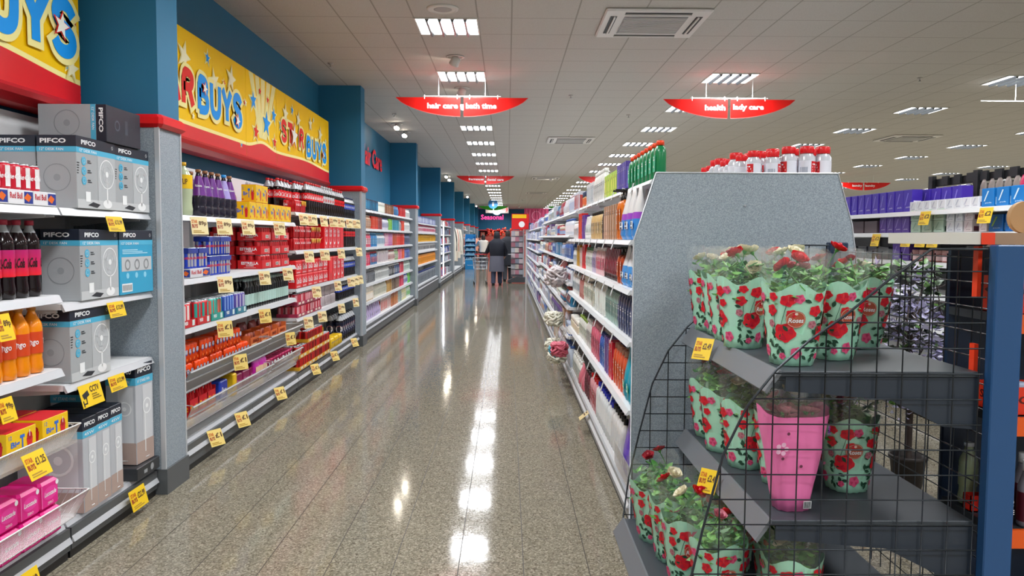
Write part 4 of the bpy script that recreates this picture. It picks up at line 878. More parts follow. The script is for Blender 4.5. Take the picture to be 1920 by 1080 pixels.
run(kpep, [-2.11, -2.21], 10.28, 10.86, 7, 1.757, 'short blue-labelled cola bottle near the second pier on the top shelf', 'bottle', 'blue cola bottles on the top shelf')
for L_ in range(2):
    for i in range(5): on(kminiy if i in (3, 4) else kmini, -2.13, 7.86 + .225 * i, 1.382 + .121 * L_, f'red can multipack {"with yellow top " if i > 2 else ""}on second cola shelf, {ORD[i]} along the {["lower", "upper"][L_]} layer', 'multipack')
def cokeprint(mb, fn, w_, h_):
    mb.text('Coca', fn, 0, h_ * .75, w_ * .62, h_ * .17, TW, .02, .3).text('Cola', fn, 0, h_ * .57, w_ * .55, h_ * .15, TW, .02, .3)
    mb.poly(fn, [(-w_ * .35, h_ * .42), (-w_ * .1, h_ * .24), (w_ * .15, h_ * .28), (w_ * .42, h_ * .48), (w_ * .12, h_ * .2), (-w_ * .12, h_ * .14)], TW); mb.quad(fn, -w_ * .3, -w_ * .1, h_ * .04, h_ * .1, M('f0c0c0'))
ktall = carton('cola_carton', .2, .2, .275, M('e0141c', .35), cokeprint, cokeprint, .006)
ktallp = carton('cola_carton', .2, .2, .275, M('d8121a', .35), lambda mb, fn, w_, h_: mb.poly(fn, [(-w_ * .25, h_ * .95), (w_ * .25, h_ * .95), (w_ * .25, h_ * .4), (0, h_ * .28), (-w_ * .25, h_ * .4)], M('f03038')), None, .006)
for i in range(5): on(ktallp if i == 4 else ktall, -2.16, 9.12 + .215 * i, 1.382, f'tall red cola carton on the second cola shelf, {ORD[i]} after the yellow-topped packs', 'carton')
run(kzero, [-2.11, -2.21], 10.3, 10.86, 6, 1.382, 'cola bottle with dark word beside the pier on the second shelf', 'bottle', 'zero cola bottles on the second shelf')
kcp = carton('cola_carton', .22, .16, .135, M('e0141c', .35), lambda mb, fn, w_, h_: mb.text('Coca-Cola', fn, 0, h_ * .55, w_ * .8, h_ * .42, TW, .02, .3).quad(fn, -w_ * .4, w_ * .2, h_ * .1, h_ * .18, M('f0b8b8')), lambda mb, fn, w_, h_: mb.text('Coca-Cola', fn, 0, h_ * .6, w_ * .8, h_ * .3, TW, .02, .3), .008)
for L_ in range(2):
    for i in range(6): on(kcp, -2.13, 7.87 + .23 * i, 1.007 + .137 * L_, f'small red cola carton on third cola shelf, {ORD[i]} along the {["lower", "upper"][L_]} layer', 'carton')
for i in range(4): on(ktallp if i == 0 else ktall, -2.15, 9.29 + .215 * i, 1.007, f'tall red cola carton on the third cola shelf, {ORD[i]} after the small cartons', 'carton')
run(kpep, [-2.11, -2.21], 10.16, 10.86, 8, 1.007, 'blue-labelled cola bottle by the pier on the third shelf', 'bottle', 'blue cola bottles on the third shelf')
def cantray(x, y, z, cm, tm, label, n=(5, 3), side_only=True):
    e = tag(empty('can_tray', (x, y, z), LT), label, 'tray of cans'); w_, d_ = n[0] * .0665, n[1] * .0665; mb = MB()
    for q in ((-w_ / 2, w_ / 2, -d_ / 2 - .003, -d_ / 2), (-w_ / 2, w_ / 2, d_ / 2, d_ / 2 + .003), (-w_ / 2 - .003, -w_ / 2, -d_ / 2, d_ / 2), (w_ / 2, w_ / 2 + .003, -d_ / 2, d_ / 2)): mb.box(*q, 0, .035, tm)
    mb.box(-w_ / 2, w_ / 2, -d_ / 2, d_ / 2, 0, .002, tm)
    for k in range(2): mb.quad(front(-d_ / 2 - .004), -w_ * .35 + w_ * .4 * k, -w_ * .1 + w_ * .4 * k, .008, .028, M('e8e0d0'))
    mb.build('cardboard_tray', e)
    for a in range(n[0]):
        for b in range(n[1]):
            if a == 0 or b == 0: put(cm, ((a - (n[0] - 1) / 2) * .0665, (b - (n[1] - 1) / 2) * .0665, .002), jit(.8), parent=e)
kcr = can('soda_can', .0325, .115, M('b81430', .3), None, None, None, M('e8a8b0', .3), 10); kcr2 = can('soda_can', .0325, .115, M('c41c18', .3), None, None, None, M('7a1010', .3), 10)
for L_ in range(2):
    for i in range(3): cantray(-2.15, 7.95 + .34 * i, .722 + .117 * L_, kcr, M('a83050', .45), f'crimson soda can tray on the fourth cola shelf, {ORD[i]} along the {["lower", "upper"][L_]} layer')
kdp = lumps('silver_can_multipack', 4, 2, .033, .118, M('b4a8ac', .25), None, None, None, None)
for L_ in range(2):
    for i in range(3): on(kdp, -2.15, 9.02 + .28 * i, .722 + .121 * L_, f'silver shrink-wrapped can pack on the fourth cola shelf, {ORD[i]} along the {["lower", "upper"][L_]} layer', 'multipack')
run(kpeps, [-2.12, -2.22], 9.9, 10.86, 10, .722, 'blue-labelled cola bottle on the fourth shelf above the large ones', 'bottle', 'blue cola bottles on the fourth shelf')
for L_ in range(3):
    for i in range(4 if L_ < 2 else 2): cantray(-2.13 - .0 * L_, 7.93 + .345 * i + (.345 if L_ == 2 else 0), .202 + .117 * L_, kcr2, M('e0a824', .45), f'red can tray with yellow edge on the base, {ORD[i]} along the {["bottom", "middle", "top"][L_]} layer')
kly = lumps('yellow_can_multipack', 3, 2, .033, .12, M('eec212', .3), 'Lipton', M('1c3c9a'), None, None)
for i in range(3): on(kly, -2.11, 9.36 + .22 * i, .202, f'yellow can multipack on the base before the big blue bottles, {ORD[i]} one', 'multipack')
on(kly, -2.25, 9.42, .202 + .0, 'yellow can multipack behind the front ones on the base', 'multipack'); on(kly, -2.25, 9.42, .324, 'yellow can multipack stacked on another at the back of the base', 'multipack')
run(kpb, [-2.12, -2.24], 10.08, 10.84, 7, .202, 'big dark cola bottle with round red, white and blue emblem on the base', 'bottle', 'big emblem cola bottles')
# ---------------------------------------------------------------- toiletries
GP = M('dfe1e1', .4)
def gondola(y0, y1, lv, label, panel=False):
    e = shelving('gondola', label, 'shelving', y0, y1, 1.225, -1, lv, 1.84, .17, .535, .07, plinth=M('9ea0a2', .45), seam=1.25, lipm=M('d3d5d6', .35), kick=BLACK, rail=.024)
    oy = (y0 + y1) / 2
    MB().box(.001, .02, y0 - oy, y1 - oy, .1, 1.84, M('cfd1d2', .5)).build('spine', e)
    for z, d in ((1.81, .5), (1.4, .5), (1.0, .5), (.6, .5), (.18, .56)):
        MB().box(.02, d, y0 - oy + .004, y1 - oy - .004, z - .03, z, SHW).build('shelf', e)
    MB().box(.02, .555, y0 - oy + .004, y1 - oy - .004, .0, .149, M('9ea0a2', .45)).build('plinth', e)
    if panel:
        P = [(.648, .0), (.648, 1.51), (.757, 1.855), (1.686, 1.855), (1.765, 1.6), (1.795, 1.4), (1.808, 1.2), (1.808, 0)]
        P = [(a - 1.225, b) for a, b in P]
        pn = MB().prism(P, 'y', 4.09 - oy, 4.117 - oy, SPECK).build('end_panel', e)
        MB().tube([(a, 4.09 - oy, b) for a, b in P[:-1]] + [(P[-1][0], 4.09 - oy, 0)], .004, STEEL, 4).build('edge_strip', pn)
        MB().lathe([(0, .006), (.004, .006)], ALU, 10).build('screw_cap', pn, (1.213 - 1.225, 4.0905 - oy, 1.69)).rotation_euler = (pi / 2, 0, 0)
    return e
gondola(4.12, 8.2, [(1.825, .475), (1.51, .58), (1.25, .58), (.98, .58), (.62, .58)], 'near toiletries gondola with the grey speckled end panel', True)
gondola(8.21, 16.2, [(1.8, .51), (1.55, .58), (1.3, .58), (1.05, .58), (.8, .58), (.5, .58)], 'middle stretch of the long toiletries gondola')
gondola(16.21, 26.2, [(1.75, .51), (1.48, .58), (1.22, .58), (.97, .58), (.72, .58), (.46, .58)], 'far stretch of the long toiletries gondola')
e = MB().box(.6, 1.85, 26.21, 26.25, 0, 1.78, M('dcdde0', .4)).build('gondola_end_post'); tag(e, 'white end frame closing the far end of the toiletries gondola', 'end panel')
KT = {}
STUFF = []
def toil(t, w, d, h, body, cap='e8e8e6', lab='f0f0ee', near=False, low=None, band=None, name=None):
    key = (t, w, d, h, body, cap, lab, near, low, band, name)
    if key in KT: return KT[key]
    B, C, L_ = M(body, .3), M(cap or 'e8e8e6', .35), M(lab, .4); n = 12 if near else 8; mb = MB(); cm = MB(); x, y = w / 2, d / 2
    nm = {'b': 'shampoo_bottle', 'r': 'lotion_bottle', 't': 'cream_tube', 'x': 'toiletry_box', 'p': 'pump_bottle', 'j': 'cream_jar', 's': 'refill_pouch'}[t]
    if t in 'br':
        p = 3.2 if t == 'b' else 2; ch = h * .12
        lv = [(0, x * .92, y * .92), (h * .02, x, y), (h * .68, x * .98, y * .98), (h * .8, x * .82, y * .85), (h * .86, x * .42, min(y * .8, x * .42)), (h * .88, x * .4, min(y * .75, x * .4))]
        mb.loft(lv, B, n, p, (1, 1)); cx = x * .5 if t == 'b' else x * .46; cy = min(y * .9, cx)
        cm.loft([(h * .875, cx, cy), (h * .985, cx * .95, cy * .95), (h, cx * .8, cy * .8)], C, n, 2.4)
    elif t == 't':
        cm.loft([(0, x * .78, y * .9), (h * .16, x * .8, y * .92)], C, n, 2.4)
        mb.loft([(h * .16, x * .8, y * .9), (h * .22, x * .92, y), (h * .6, x * .98, y * .7), (h * .96, x, .004), (h, x, .003)], B, n, 2.6)
    elif t == 'x':
        mb.box(-x, x, -y, y, 0, h, B, .002)
    elif t == 'p':
        mb.loft([(0, x * .9, y * .9), (h * .03, x, y), (h * .66, x, y), (h * .74, x * .8, y * .8), (h * .78, x * .4, y * .4)], B, n, 2.6)
        cm.lathe([(h * .775, x * .42), (h * .86, x * .4), (h * .865, x * .15), (h * .94, x * .15), (h * .945, x * .5), (h, x * .42)], C, 10); cm.box(-x * .2, x * .2, -x * 1.5, 0, h * .95, h * .985, C)
    elif t == 'j':
        mb.lathe([(0, x * .9), (h * .06, x), (h * .62, x), (h * .66, x * .9)], B, n); cm.lathe([(h * .64, x * .97), (h * .97, x * .97), (h, x * .9)], C, n)
    elif t == 's':
        lw = M(low, .35) if low else B; bd = M(band, .35) if band else B
        mb.loft([(0, x, y * .7, lw), (h * .1, x, y, lw), (h * .38, x * .96, y * .9, lw), (h * .381, x * .96, y * .9, bd), (h * .5, x * .94, y * .8, bd), (h * .501, x * .94, y * .8, B), (h * .75, x * .85, y * .35, B), (h * .88, x * .8, .006, B), (h, x * .55, .003, B)], B, n, 3)
    f = front(-y - .0012)
    if t in 'bxps':
        a, b = (.2, .62) if t != 'x' else (.12, .86)
        if t == 's': a, b = .2, .34
        mb.quad(f, -x * .66, x * .66, h * a, h * b, L_)
        dk = M('4a4f58' if sum(lin(lab)[:3]) > 1 else 'e4e0d8', .4)
        f2 = front(-y - .002); bars(mb, f2, -x * .5, h * (b - .07), x * .95, h * .035, 2, dk); bars(mb, f2, -x * .5, h * (a + .14), x * .8, h * .018, 2, dk)
        if t == 'x':
            for q in (side(-x - .001), sideR(x + .001)): mb.quad(q, -y * .7, y * .7, h * .15, h * .82, L_)
    elif t in 'rjt':
        r0 = x * 1.012
        if t == 'r': mb.loft([(h * .2, x * 1.006, y * 1.006), (h * .6, x * 1.0, y * 1.0)], L_, n, 2, (0, 0))
        if t == 'j': mb.loft([(h * .12, x * 1.01, x * 1.01), (h * .54, x * 1.01, x * 1.01)], L_, n, 2, (0, 0))
        if t == 't': mb.quad(front(-y - .002), -x * .5, x * .5, h * .3, h * .62, L_)
    nm = name or nm
    if cm.v and near: k = kind(nm, mb, kind('pump_head' if t == 'p' else 'cap', cm))
    else:
        if cm.v:
            o = len(mb.v)
            for f_, mi_, s_ in zip(cm.f, cm.m, cm.sm): mb.f.append(tuple(o + i for i in f_)); mb.m.append(mb.mi(cm.mats[mi_])); mb.sm.append(s_)
            mb.v += cm.v
        k = kind(nm, mb)
    KT[key] = k; return k
HUE = {'w': 'white', 'g': 'green'}
def fillrow(k, sgn, xf, y0, y1, n, z, label, cat, ranks=1, dr=.1, j=.06, jy=.004):
    for r in range(ranks):
        for i in range(n):
            y = y0 + (y1 - y0) * (i / (n - 1) if n > 1 else .5)
            put(k, (xf - sgn * (dr * r), y + jit(jy), z), (LT if sgn > 0 else RT) + jit(j), label, cat, label if n * ranks > 1 else None)
TOP, SE, TH, FO_, FI, BA = ('on the gondola top shelf', 'on the gondola second shelf', 'on the gondola third shelf', 'on the gondola fourth shelf', 'on the gondola fifth shelf', 'on the gondola bottom shelf')
A_ = [ # z, x of front row, where, rows: (y0, y1, n, kind spec, ranks, label)
 (1.826, .8, TOP, [(4.22, 5.1, 8, ('b', .085, .06, .205, '157a48', 'f2481c', '3fb58a'), 1, 'green disinfectant bottle with bright orange cap'), (5.3, 5.66, 6, ('x', .055, .05, .2, '55479c', '', '7a70c0'), 1, 'violet blue narrow box'), (5.76, 6.36, 7, ('x', .08, .05, .18, 'b4d650', '', 'e2e46a'), 1, 'lime and yellow box'),
   (6.5, 7.14, 7, ('b', .085, .055, .26, 'e8e8e2', 'f2f2ee', 'eeeeea'), 1, 'tall white bottle'), (7.25, 7.75, 5, ('x', .08, .06, .2, 'e4e6e6', '', 'b9c2c8'), 1, 'white box with grey print'), (7.86, 8.1, 3, ('j', .09, .09, .15, 'c8a070', '3a4a66', 'd8683a'), 1, 'dark-lidded round tub')]),
 (1.511, .7, SE, [(4.22, 4.6, 3, ('s', .13, .09, .29, 'e6e4e2', '', 'e6f0fa', True, '3f8fd8', 'a44cc8'), 2, 'white refill pouch with purple and blue base'), (4.72, 4.83, 2, ('p', .085, .075, .3, 'd8701c', '1c1c1e', 'd8701c', True), 1, 'orange pump bottle with black head'), (4.96, 5.52, 6, ('x', .085, .06, .22, 'b68a68', '', 'dcb59a'), 1, 'brown hair colour box'),
   (5.6, 5.7, 2, ('b', .06, .045, .22, '4a3a30', '6fb02c', '5a4a3a'), 1, 'dark bottle with leaf green top'), (5.8, 6.44, 8, ('b', .07, .05, .21, 'd0ae74', '26221e', 'e0caa0'), 1, 'beige shampoo bottle with black cap'), (6.55, 6.98, 6, ('t', .065, .045, .19, 'ecece8', 'dcdcd8', 'c0d0c8'), 1, 'slim white tube'), (7.05, 7.2, 2, ('x', .06, .05, .21, '6a3f96', '', '8a62b4'), 1, 'purple box'),
   (7.26, 7.5, 3, ('x', .075, .06, .23, 'e22a1e', '', 'f08c3a'), 1, 'red and orange box'), (7.56, 7.66, 2, ('t', .055, .04, .18, '2f78c0', '2f78c0', '9cc4e8'), 1, 'blue tube'), (7.74, 8.12, 5, ('b', .065, .045, .17, 'eae6e4', 'f0f0ee', 'd8c0c0'), 1, 'white bottle with pale pink label')]),
 (1.251, .7, TH, [(4.24, 4.56, 3, ('s', .12, .085, .225, 'e4e6e8', '', 'e8f2fa', True, '4a9ade', '4a9ade'), 2, 'white and blue refill pouch'), (4.67, 4.8, 2, ('p', .08, .07, .215, 'b5441c', '1c1a1a', 'c85a2c', True), 1, 'amber pump bottle with black head'), (4.95, 5.55, 9, ('t', .065, .05, .205, '7c2632', '301416', '9c3644'), 1, 'dark red tube'), (5.63, 6.08, 7, ('b', .062, .045, .2, 'ecc0c4', 'f2eeee', 'd84a6a'), 1, 'pink and white bottle'),
   (6.16, 6.34, 3, ('b', .06, .045, .19, 'c9bcd4', 'eeeaf0', 'a890c0'), 1, 'lilac bottle'), (6.42, 6.86, 6, ('b', .068, .045, .19, 'eaeae4', '3f7a54', 'dfe8dc'), 1, 'white bottle with dark green cap'), (6.95, 7.15, 3, ('x', .07, .05, .21, 'd8161e', '', 'e0484c'), 1, 'red box'), (7.22, 7.4, 3, ('x', .06, .05, .18, 'd8b8b0', '', 'f0e0dc'), 1, 'pale pink box'), (7.48, 7.7, 3, ('x', .07, .05, .2, 'c8941c', '', 'd8ac3a'), 1, 'mustard box'), (7.78, 8.12, 4, ('b', .07, .05, .17, 'e6e8ea', 'b8c8d4', 'c8d4dc'), 1, 'white bottle with pale blue cap')]),
 (.981, .695, FO_, [(4.27, 4.75, 6, ('b', .08, .055, .235, '39446a', '2c3454', '4c5880', True), 2, 'navy blue bottle'), (4.84, 5.38, 9, ('b', .055, .05, .225, '9dbcb2', '4a605c', '7f9f96', True), 2, 'slim mint green bottle'), (5.45, 6.0, 6, ('r', .08, .07, .235, 'e4e8e2', 'eef0ec', 'dfe6de'), 2, 'large white bottle'), (6.08, 6.24, 2, ('p', .075, .06, .2, 'ccd0c2', '222426', 'e0d8b8'), 1, 'clear pump bottle with black head'), (6.34, 6.9, 6, ('b', .08, .05, .21, 'e6e6da', 'f2f2ea', 'd0d8c4'), 1, 'ivory bottle'),
   (7.0, 7.3, 4, ('r', .06, .06, .2, 'b8726a', 'cfa59c', 'c48a82'), 1, 'rose coloured bottle'), (7.4, 8.1, 7, ('b', .08, .05, .18, 'e2e4e2', 'f2f2f0', 'b8ccd8'), 1, 'white lotion bottle')]),
 (.621, .695, FI, [(4.28, 4.42, 2, ('s', .13, .08, .3, '1ea4bc', '', '3fc0a0', True, '1c98b0', '1ea4bc'), 1, 'turquoise refill pouch'), (4.53, 4.93, 5, ('b', .075, .055, .25, 'd8552a', 'c89078', 'e0683a', True), 2, 'orange bottle with pale brown cap'), (5.03, 5.13, 2, ('x', .055, .06, .24, 'c41e34', '', 'd84a54'), 1, 'crimson box'), (5.2, 5.36, 3, ('x', .055, .06, .24, '5a2f86', '', 'b8a8cc'), 1, 'purple box'), (5.44, 5.7, 4, ('b', .065, .05, .23, '2f5fae', '1f3f86', '4f7fc8'), 2, 'blue bottle'),
   (5.78, 6.22, 5, ('b', .085, .06, .25, 'd8647c', 'e8a0ac', 'e07c90'), 1, 'pink bottle'), (6.32, 6.62, 4, ('b', .07, .05, .23, 'dcd8d2', 'eeece8', 'c8c4be'), 1, 'pale grey bottle'), (6.72, 7.3, 6, ('b', .08, .05, .2, 'e4e6de', '8fae4a', 'dfe4cc'), 1, 'white bottle with olive cap'), (7.4, 8.1, 7, ('j', .085, .085, .12, 'e8e0cc', 'f2efe6', 'd8ccb0'), 1, 'cream coloured jar')]),
 (.172, .71, BA, [(4.33, 4.5, 2, ('s', .16, .08, .31, '6b49bb', '', 'cfc0ee', True, '6b49bb', '7a58c8'), 2, 'purple wipes pouch'), (4.66, 5.1, 6, ('r', .065, .065, .28, 'e2e0de', '17171a', 'd8d8d8', True), 3, 'white bottle with black cap'), (5.18, 5.95, 9, ('r', .075, .07, .27, 'dfe3e4', '2436d8', 'e8eaea', True), 3, 'white bottle with bright blue cap'), (6.06, 6.4, 4, ('b', .085, .06, .26, 'e0a0a8', 'e21a1e', 'b8303c'), 2, 'pink bottle with red cap'),
   (6.5, 6.86, 4, ('b', .085, .06, .23, '6c2c3a', '3a1c24', '8a4450'), 2, 'maroon bottle'), (6.98, 7.25, 2, ('s', .15, .1, .2, 'e07888', '', 'f0b0b8'), 1, 'pink soft pouch'), (7.36, 8.1, 7, ('b', .09, .06, .2, 'e6e6de', 'f2f2ec', 'd0d8d0'), 1, 'white bottle with pale label')]),
]
CATW = {'b': 'bottle', 'r': 'bottle', 't': 'tube', 'x': 'box', 'p': 'bottle', 'j': 'jar', 's': 'pouch'}
for z, xf, wh, rows in A_:
    for y0, y1, n, sp, rk, lb in rows:
        fillrow(toil(*sp), -1, xf, y0, y1, n, z + .001, lb + ' ' + wh, CATW[sp[0]], rk, .1)
    tk = MB().box(-.02, .02, -.001, .0, -.06, 0, M('b4b7b8', .4)).quad(front(-.0016), -.014, .014, -.05, -.03, M('e4e4e0')); tk = kind('shelf_ticket', tk)
    xt = .64 if z < 1.8 else .745
    if z > .2:
        lb = 'small grey ticket clipped along the rail of the ' + wh.replace('on the ', '')
        for i in range(9): put(tk, (xt - .037, 4.5 + .42 * i, z + .002), 0, lb, 'shelf ticket', lb, None, (-.3, 0, RT))
tkb = MB().box(-.055, .055, -.0015, 0, -.09, 0, M('d8c48a', .45)); bars(tkb, front(-.0025), -.04, -.02, .08, .012, 2, INK)
put(kind('price_card', tkb), (.64, 6.15, .165), 0, 'tan price card sticking out from the gondola base edge', 'price card', None, None, (-.9, 0, RT))
MB().box(.655, .659, 4.14, 4.75, .172, .3, PLAST).build('acrylic_guard'); tag(COL.objects[-1], 'clear acrylic guard in front of the purple wipes pouches', 'guard')
# jars with red lids on top of the gondola, above the end panel
def vit(r, h, lab):
    b = MB().lathe([(0, r * .92), (.006, r), (h * .7, r), (h * .8, r * .72), (h * .82, r * .7)], M('c4c6cc', .15), 16)
    l_ = MB().lathe([(h * .1, r * 1.008), (h * .62, r * 1.008)], M('dcdce4', .35), 16, cap=(0, 0)); c = MB().lathe([(h * .81, r * .78), (h * .83, r * .82), (h * .98, r * .82), (h, r * .76)], M('d9121a', .35), 18)
    l_.quad(cyl(r * 1.016, 0, lab), -r * .5, r * .5, h * .12, h * .6, M('c8141c', .35), 4); bars(l_, cyl(r * 1.03, 0, lab), -r * .35, h * .5, r * .7, h * .04, 4, TW); l_.quad(cyl(r * 1.016, 0, lab - 1.4), -r * .5, r * .5, h * .2, h * .45, M('a8acb8'), 3)
    return kind('vitamin_jar', b, kind('label', l_), kind('lid', c))
VJ = [(1.68, 4.28), (1.59, 4.27), (1.5, 4.29), (1.41, 4.27), (1.31, 4.28), (1.65, 4.39), (1.55, 4.38), (1.45, 4.4), (1.35, 4.39), (1.31, 4.5), (1.42, 4.52), (1.31, 4.61), (1.4, 4.64), (1.31, 4.72), (1.31, 4.83), (1.4, 4.8), (1.31, 4.94), (1.31, 5.05), (1.31, 5.17), (1.31, 5.3)]
for i, (x, y) in enumerate(VJ):
    sm = (i * 7) % 5 in (1, 3); put(vit(.039 if sm else .044, .176 if sm else .2, (i * 1.9) % 3.6 - 1.2), (x, y, 1.811), 0, f'red-lidded vitamin jar above the grey end panel, {ORD[i]} counting back from its far corner', 'jar')
# middle and far stretches: plain individuals, small in view
PAL = ['e6e4ea', 'dcd8e8', 'e8e8e6', 'c9d4e4', 'f0ecec', 'd4dce0', 'b8c4dc', 'e4d8dc', '9fb4d8', 'dcdccc', '4a6ab0', 'c0504a', 'e2e6e2', 'd8a88a', '6a4f8a', 'ece8f2', '2f86b4', 'd8dee8', 'b03a4a', 'e8e0d0', 'cfd8cc']
rg = random.Random(3)
def autorow(sgn, xf, y0, y1, z, hmax, label, step, pal, ymass=99, types='bbrtxjb', run_n=(3, 7)):
    y = y0; b = 0
    while y < y1 - step * .5:
        n = min(rg.randint(*run_n), int((y1 - y) / step) or 1); t = rg.choice(types); c = rg.choice(pal); c2 = rg.choice(pal); c3 = rg.choice(pal)
        h = hmax * rg.uniform(.72, .95) * (.6 if t == 'j' else 1); w_ = round(step * .82, 3)
        k = toil(t, w_, min(.07, w_), round(h, 2), c, c2, c3)
        lb = f'{ {"b": "bottle", "r": "round bottle", "t": "tube", "x": "box", "j": "jar", "s": "pouch", "p": "pump bottle"}[t]} in the {ORD[b]} run {label}'
        for i in range(n):
            a = (LT if sgn > 0 else RT) + rg.uniform(-.05, .05); p = (xf, y + step * (i + .5), z)
            if y > ymass: STUFF.append((k[1], Matrix.Translation(p) @ Matrix.Rotation(a, 4, 'Z')))
            else: put(k, p, a, lb, CATW[t], lb if n > 1 else None)
        y += n * step; b += 1
for z, hm, wh in ((1.801, .22, 'top'), (1.551, .19, 'second'), (1.301, .19, 'third'), (1.051, .2, 'fourth'), (.801, .2, 'fifth'), (.501, .24, 'sixth'), (.172, .26, 'bottom')):
    autorow(-1, .695 if z < 1.8 else .77, 8.25, 16.1, z, hm, f'along the {wh} shelf of the middle gondola stretch', .135, PAL, 9.5)
for z, hm, wh in ((1.751, .22, 'top'), (1.481, .2, 'second'), (1.221, .2, 'third'), (.971, .2, 'fourth'), (.721, .2, 'fifth'), (.461, .2, 'sixth'), (.172, .22, 'bottom')):
    autorow(-1, .695 if z < 1.75 else .77, 16.3, 26.1, z, hm, f'along the {wh} shelf of the far gondola stretch', .33, ['e2e0f0', 'c9cfe8', 'a8b4dc', 'e8e6f0', '6a76b8', 'dcdce8', 'b8c8e4', 'c8b8dc', 'd86a80', 'f0eef4'], 0, types='xbx', run_n=(2, 4))
def puff(r, m, name='bath_puff'):
    mb = MB(); rr = random.Random(5)
    for k in range(46):
        th, ph = rr.uniform(0, 2 * pi), math.acos(rr.uniform(-1, 1)); c = Vector((sin(ph) * cos(th), sin(ph) * sin(th), cos(ph))) * r * .62
        mb.tube([c + Vector((cos(a) * r * .42, sin(a) * r * .42, sin(2 * a + k) * r * .2)) for a in [2 * pi * q / 7 for q in range(7)]], r * .13, m, 4, True)
    return kind(name, mb)
kp1 = puff(.11, M('dcd4d6', .5)); kp2 = puff(.1, M('e4e2d0', .5)); kp3 = puff(.09, M('d8687c', .5)); kp4 = puff(.08, M('4fa8c0', .5))
for i, (k, y, z, c) in enumerate([(kp1, 8.55, 1.12, 'pale pink'), (kp1, 8.9, 1.06, 'pale grey'), (kp2, 8.8, .62, 'cream'), (kp2, 9.3, .58, 'ivory'), (kp2, 8.4, .27, 'off-white'), (kp3, 7.7, .44, 'coral pink'), (kp4, 8.05, .38, 'turquoise'), (kp2, 9.0, .3, 'pale yellow')]):
    o = put(k, (.535 if y > 8.2 else .51, y, z), i, f'{c} bath puff hanging from a clip strip on the gondola front', 'bath puff'); MB().bar((0, 0, .06), (.1, 0, .2), .003, WHITE).build('cord', o)
# wall bay of toiletries: runs along each shelf
B3 = [(1.921, 'top', .17, [(12.0, 13.1, 9, 'x', '2c3a5c', '38a8d8'), (13.15, 13.8, 6, 'j', 'dfe8d8', 'f0f2ea'), (13.9, 14.9, 9, 'x', '7a4a38', 'b88860'), (14.95, 15.55, 5, 'b', '2c6fae', '5a9cd0'), (15.7, 16.6, 8, 'x', 'd21c22', 'e03c3c'), (16.7, 17.35, 6, 'b', 'e6e8e6', 'f0f0ee')]),
 (1.641, 'second', .2, [(12.0, 12.4, 4, 'b', 'b88a6a', 'dcc0a8'), (12.5, 13.1, 6, 'x', 'dc3a28', 'e8603a'), (13.15, 13.5, 3, 'x', '8a2c34', 'a0484c'), (13.55, 14.25, 6, 'b', 'dcdce6', '7a86c0'), (14.3, 14.7, 4, 'x', '6fb83a', '8fd050'), (14.75, 15.6, 7, 'x', '2a8fa8', '5ab0c0'), (15.65, 15.95, 3, 'b', 'a8acb0', 'd0d0d0'), (16.0, 16.4, 4, 'x', 'e0301c', 'f0603a'), (16.5, 17.35, 7, 'b', 'e2e4e0', 'f2f2f0')]),
 (1.361, 'third', .22, [(12.0, 12.4, 4, 'b', 'e06078', 'f4f0f0'), (12.5, 13.0, 5, 'b', '2f84c0', '7fc0e8'), (13.05, 13.8, 7, 'b', 'dfe4e8', '5fa0c8'), (13.85, 14.2, 3, 'x', 'e090b0', 'f4e4ea'), (14.25, 14.7, 4, 'x', 'a83a86', 'd090bc'), (14.75, 15.3, 5, 'x', 'c0482c', 'd8704a'), (15.35, 16.4, 8, 'x', 'd42a1c', 'e04a30'), (16.5, 17.35, 7, 'b', '6a7490', '3c4668')]),
 (1.081, 'fourth', .2, [(12.0, 12.35, 3, 'b', 'e0345c', 'f08ca0'), (12.45, 13.0, 5, 'b', '3f78a8', 'd84a58'), (13.05, 14.2, 10, 'x', 'e4dedc', 'b09aa8'), (14.25, 15.0, 6, 'b', 'dcd0c8', 'b06a6a'), (15.05, 15.5, 4, 'b', '8fae7a', 'e8ece0'), (15.55, 16.0, 4, 'x', 'd85a78', 'e88ca0'), (16.05, 16.4, 3, 'x', 'e04a24', 'f07040'), (16.5, 17.35, 7, 'b', '4c5ea8', '8f9cd0')]),
 (.811, 'fifth', .2, [(12.0, 12.8, 7, 'b', '6c7076', '9ca0a4'), (12.9, 14.3, 12, 'b', 'd8dad8', 'b4b8b8'), (14.35, 15.0, 5, 'b', '2c2e34', 'd8d8d8'), (15.05, 15.7, 5, 'b', '2c4a78', 'd0d8e0'), (15.75, 16.3, 5, 'x', 'c81c3c', 'e05a6c'), (16.4, 17.35, 8, 'b', 'cfdcd4', 'b0c8c0')]),
 (.541, 'sixth', .21, [(12.0, 12.5, 4, 'j', 'd8c4a8', 'f0e8dc'), (12.6, 14.0, 12, 'b', 'e4e0d0', 'c0c4b4'), (14.05, 14.6, 5, 'x', 'b8883a', 'd0a860'), (14.65, 15.6, 7, 'x', '6a5648', '8a7460'), (15.65, 16.3, 5, 'x', 'd0244a', 'e06078'), (16.35, 16.95, 5, 'b', 'dfe4ec', '2a4fc0'), (17.0, 17.35, 3, 'x', '4fc03a', '80d860')]),
 (.241, 'bottom', .24, [(12.0, 13.3, 8, 's', 'c4b4dc', 'd8cce8'), (13.4, 14.5, 8, 'x', 'e4e0dc', 'c84a3a'), (14.6, 15.4, 6, 'x', 'b0623a', 'd08a50'), (15.45, 16.0, 4, 'b', '9cb0a8', 'c8d4cc'), (16.05, 16.7, 5, 'b', 'e0dca0', 'f0f0e8'), (16.75, 17.35, 4, 'b', 'dfe8dc', '5fc050')])]
CN = {'x': 'box', 'b': 'bottle', 'j': 'jar', 's': 'pack'}
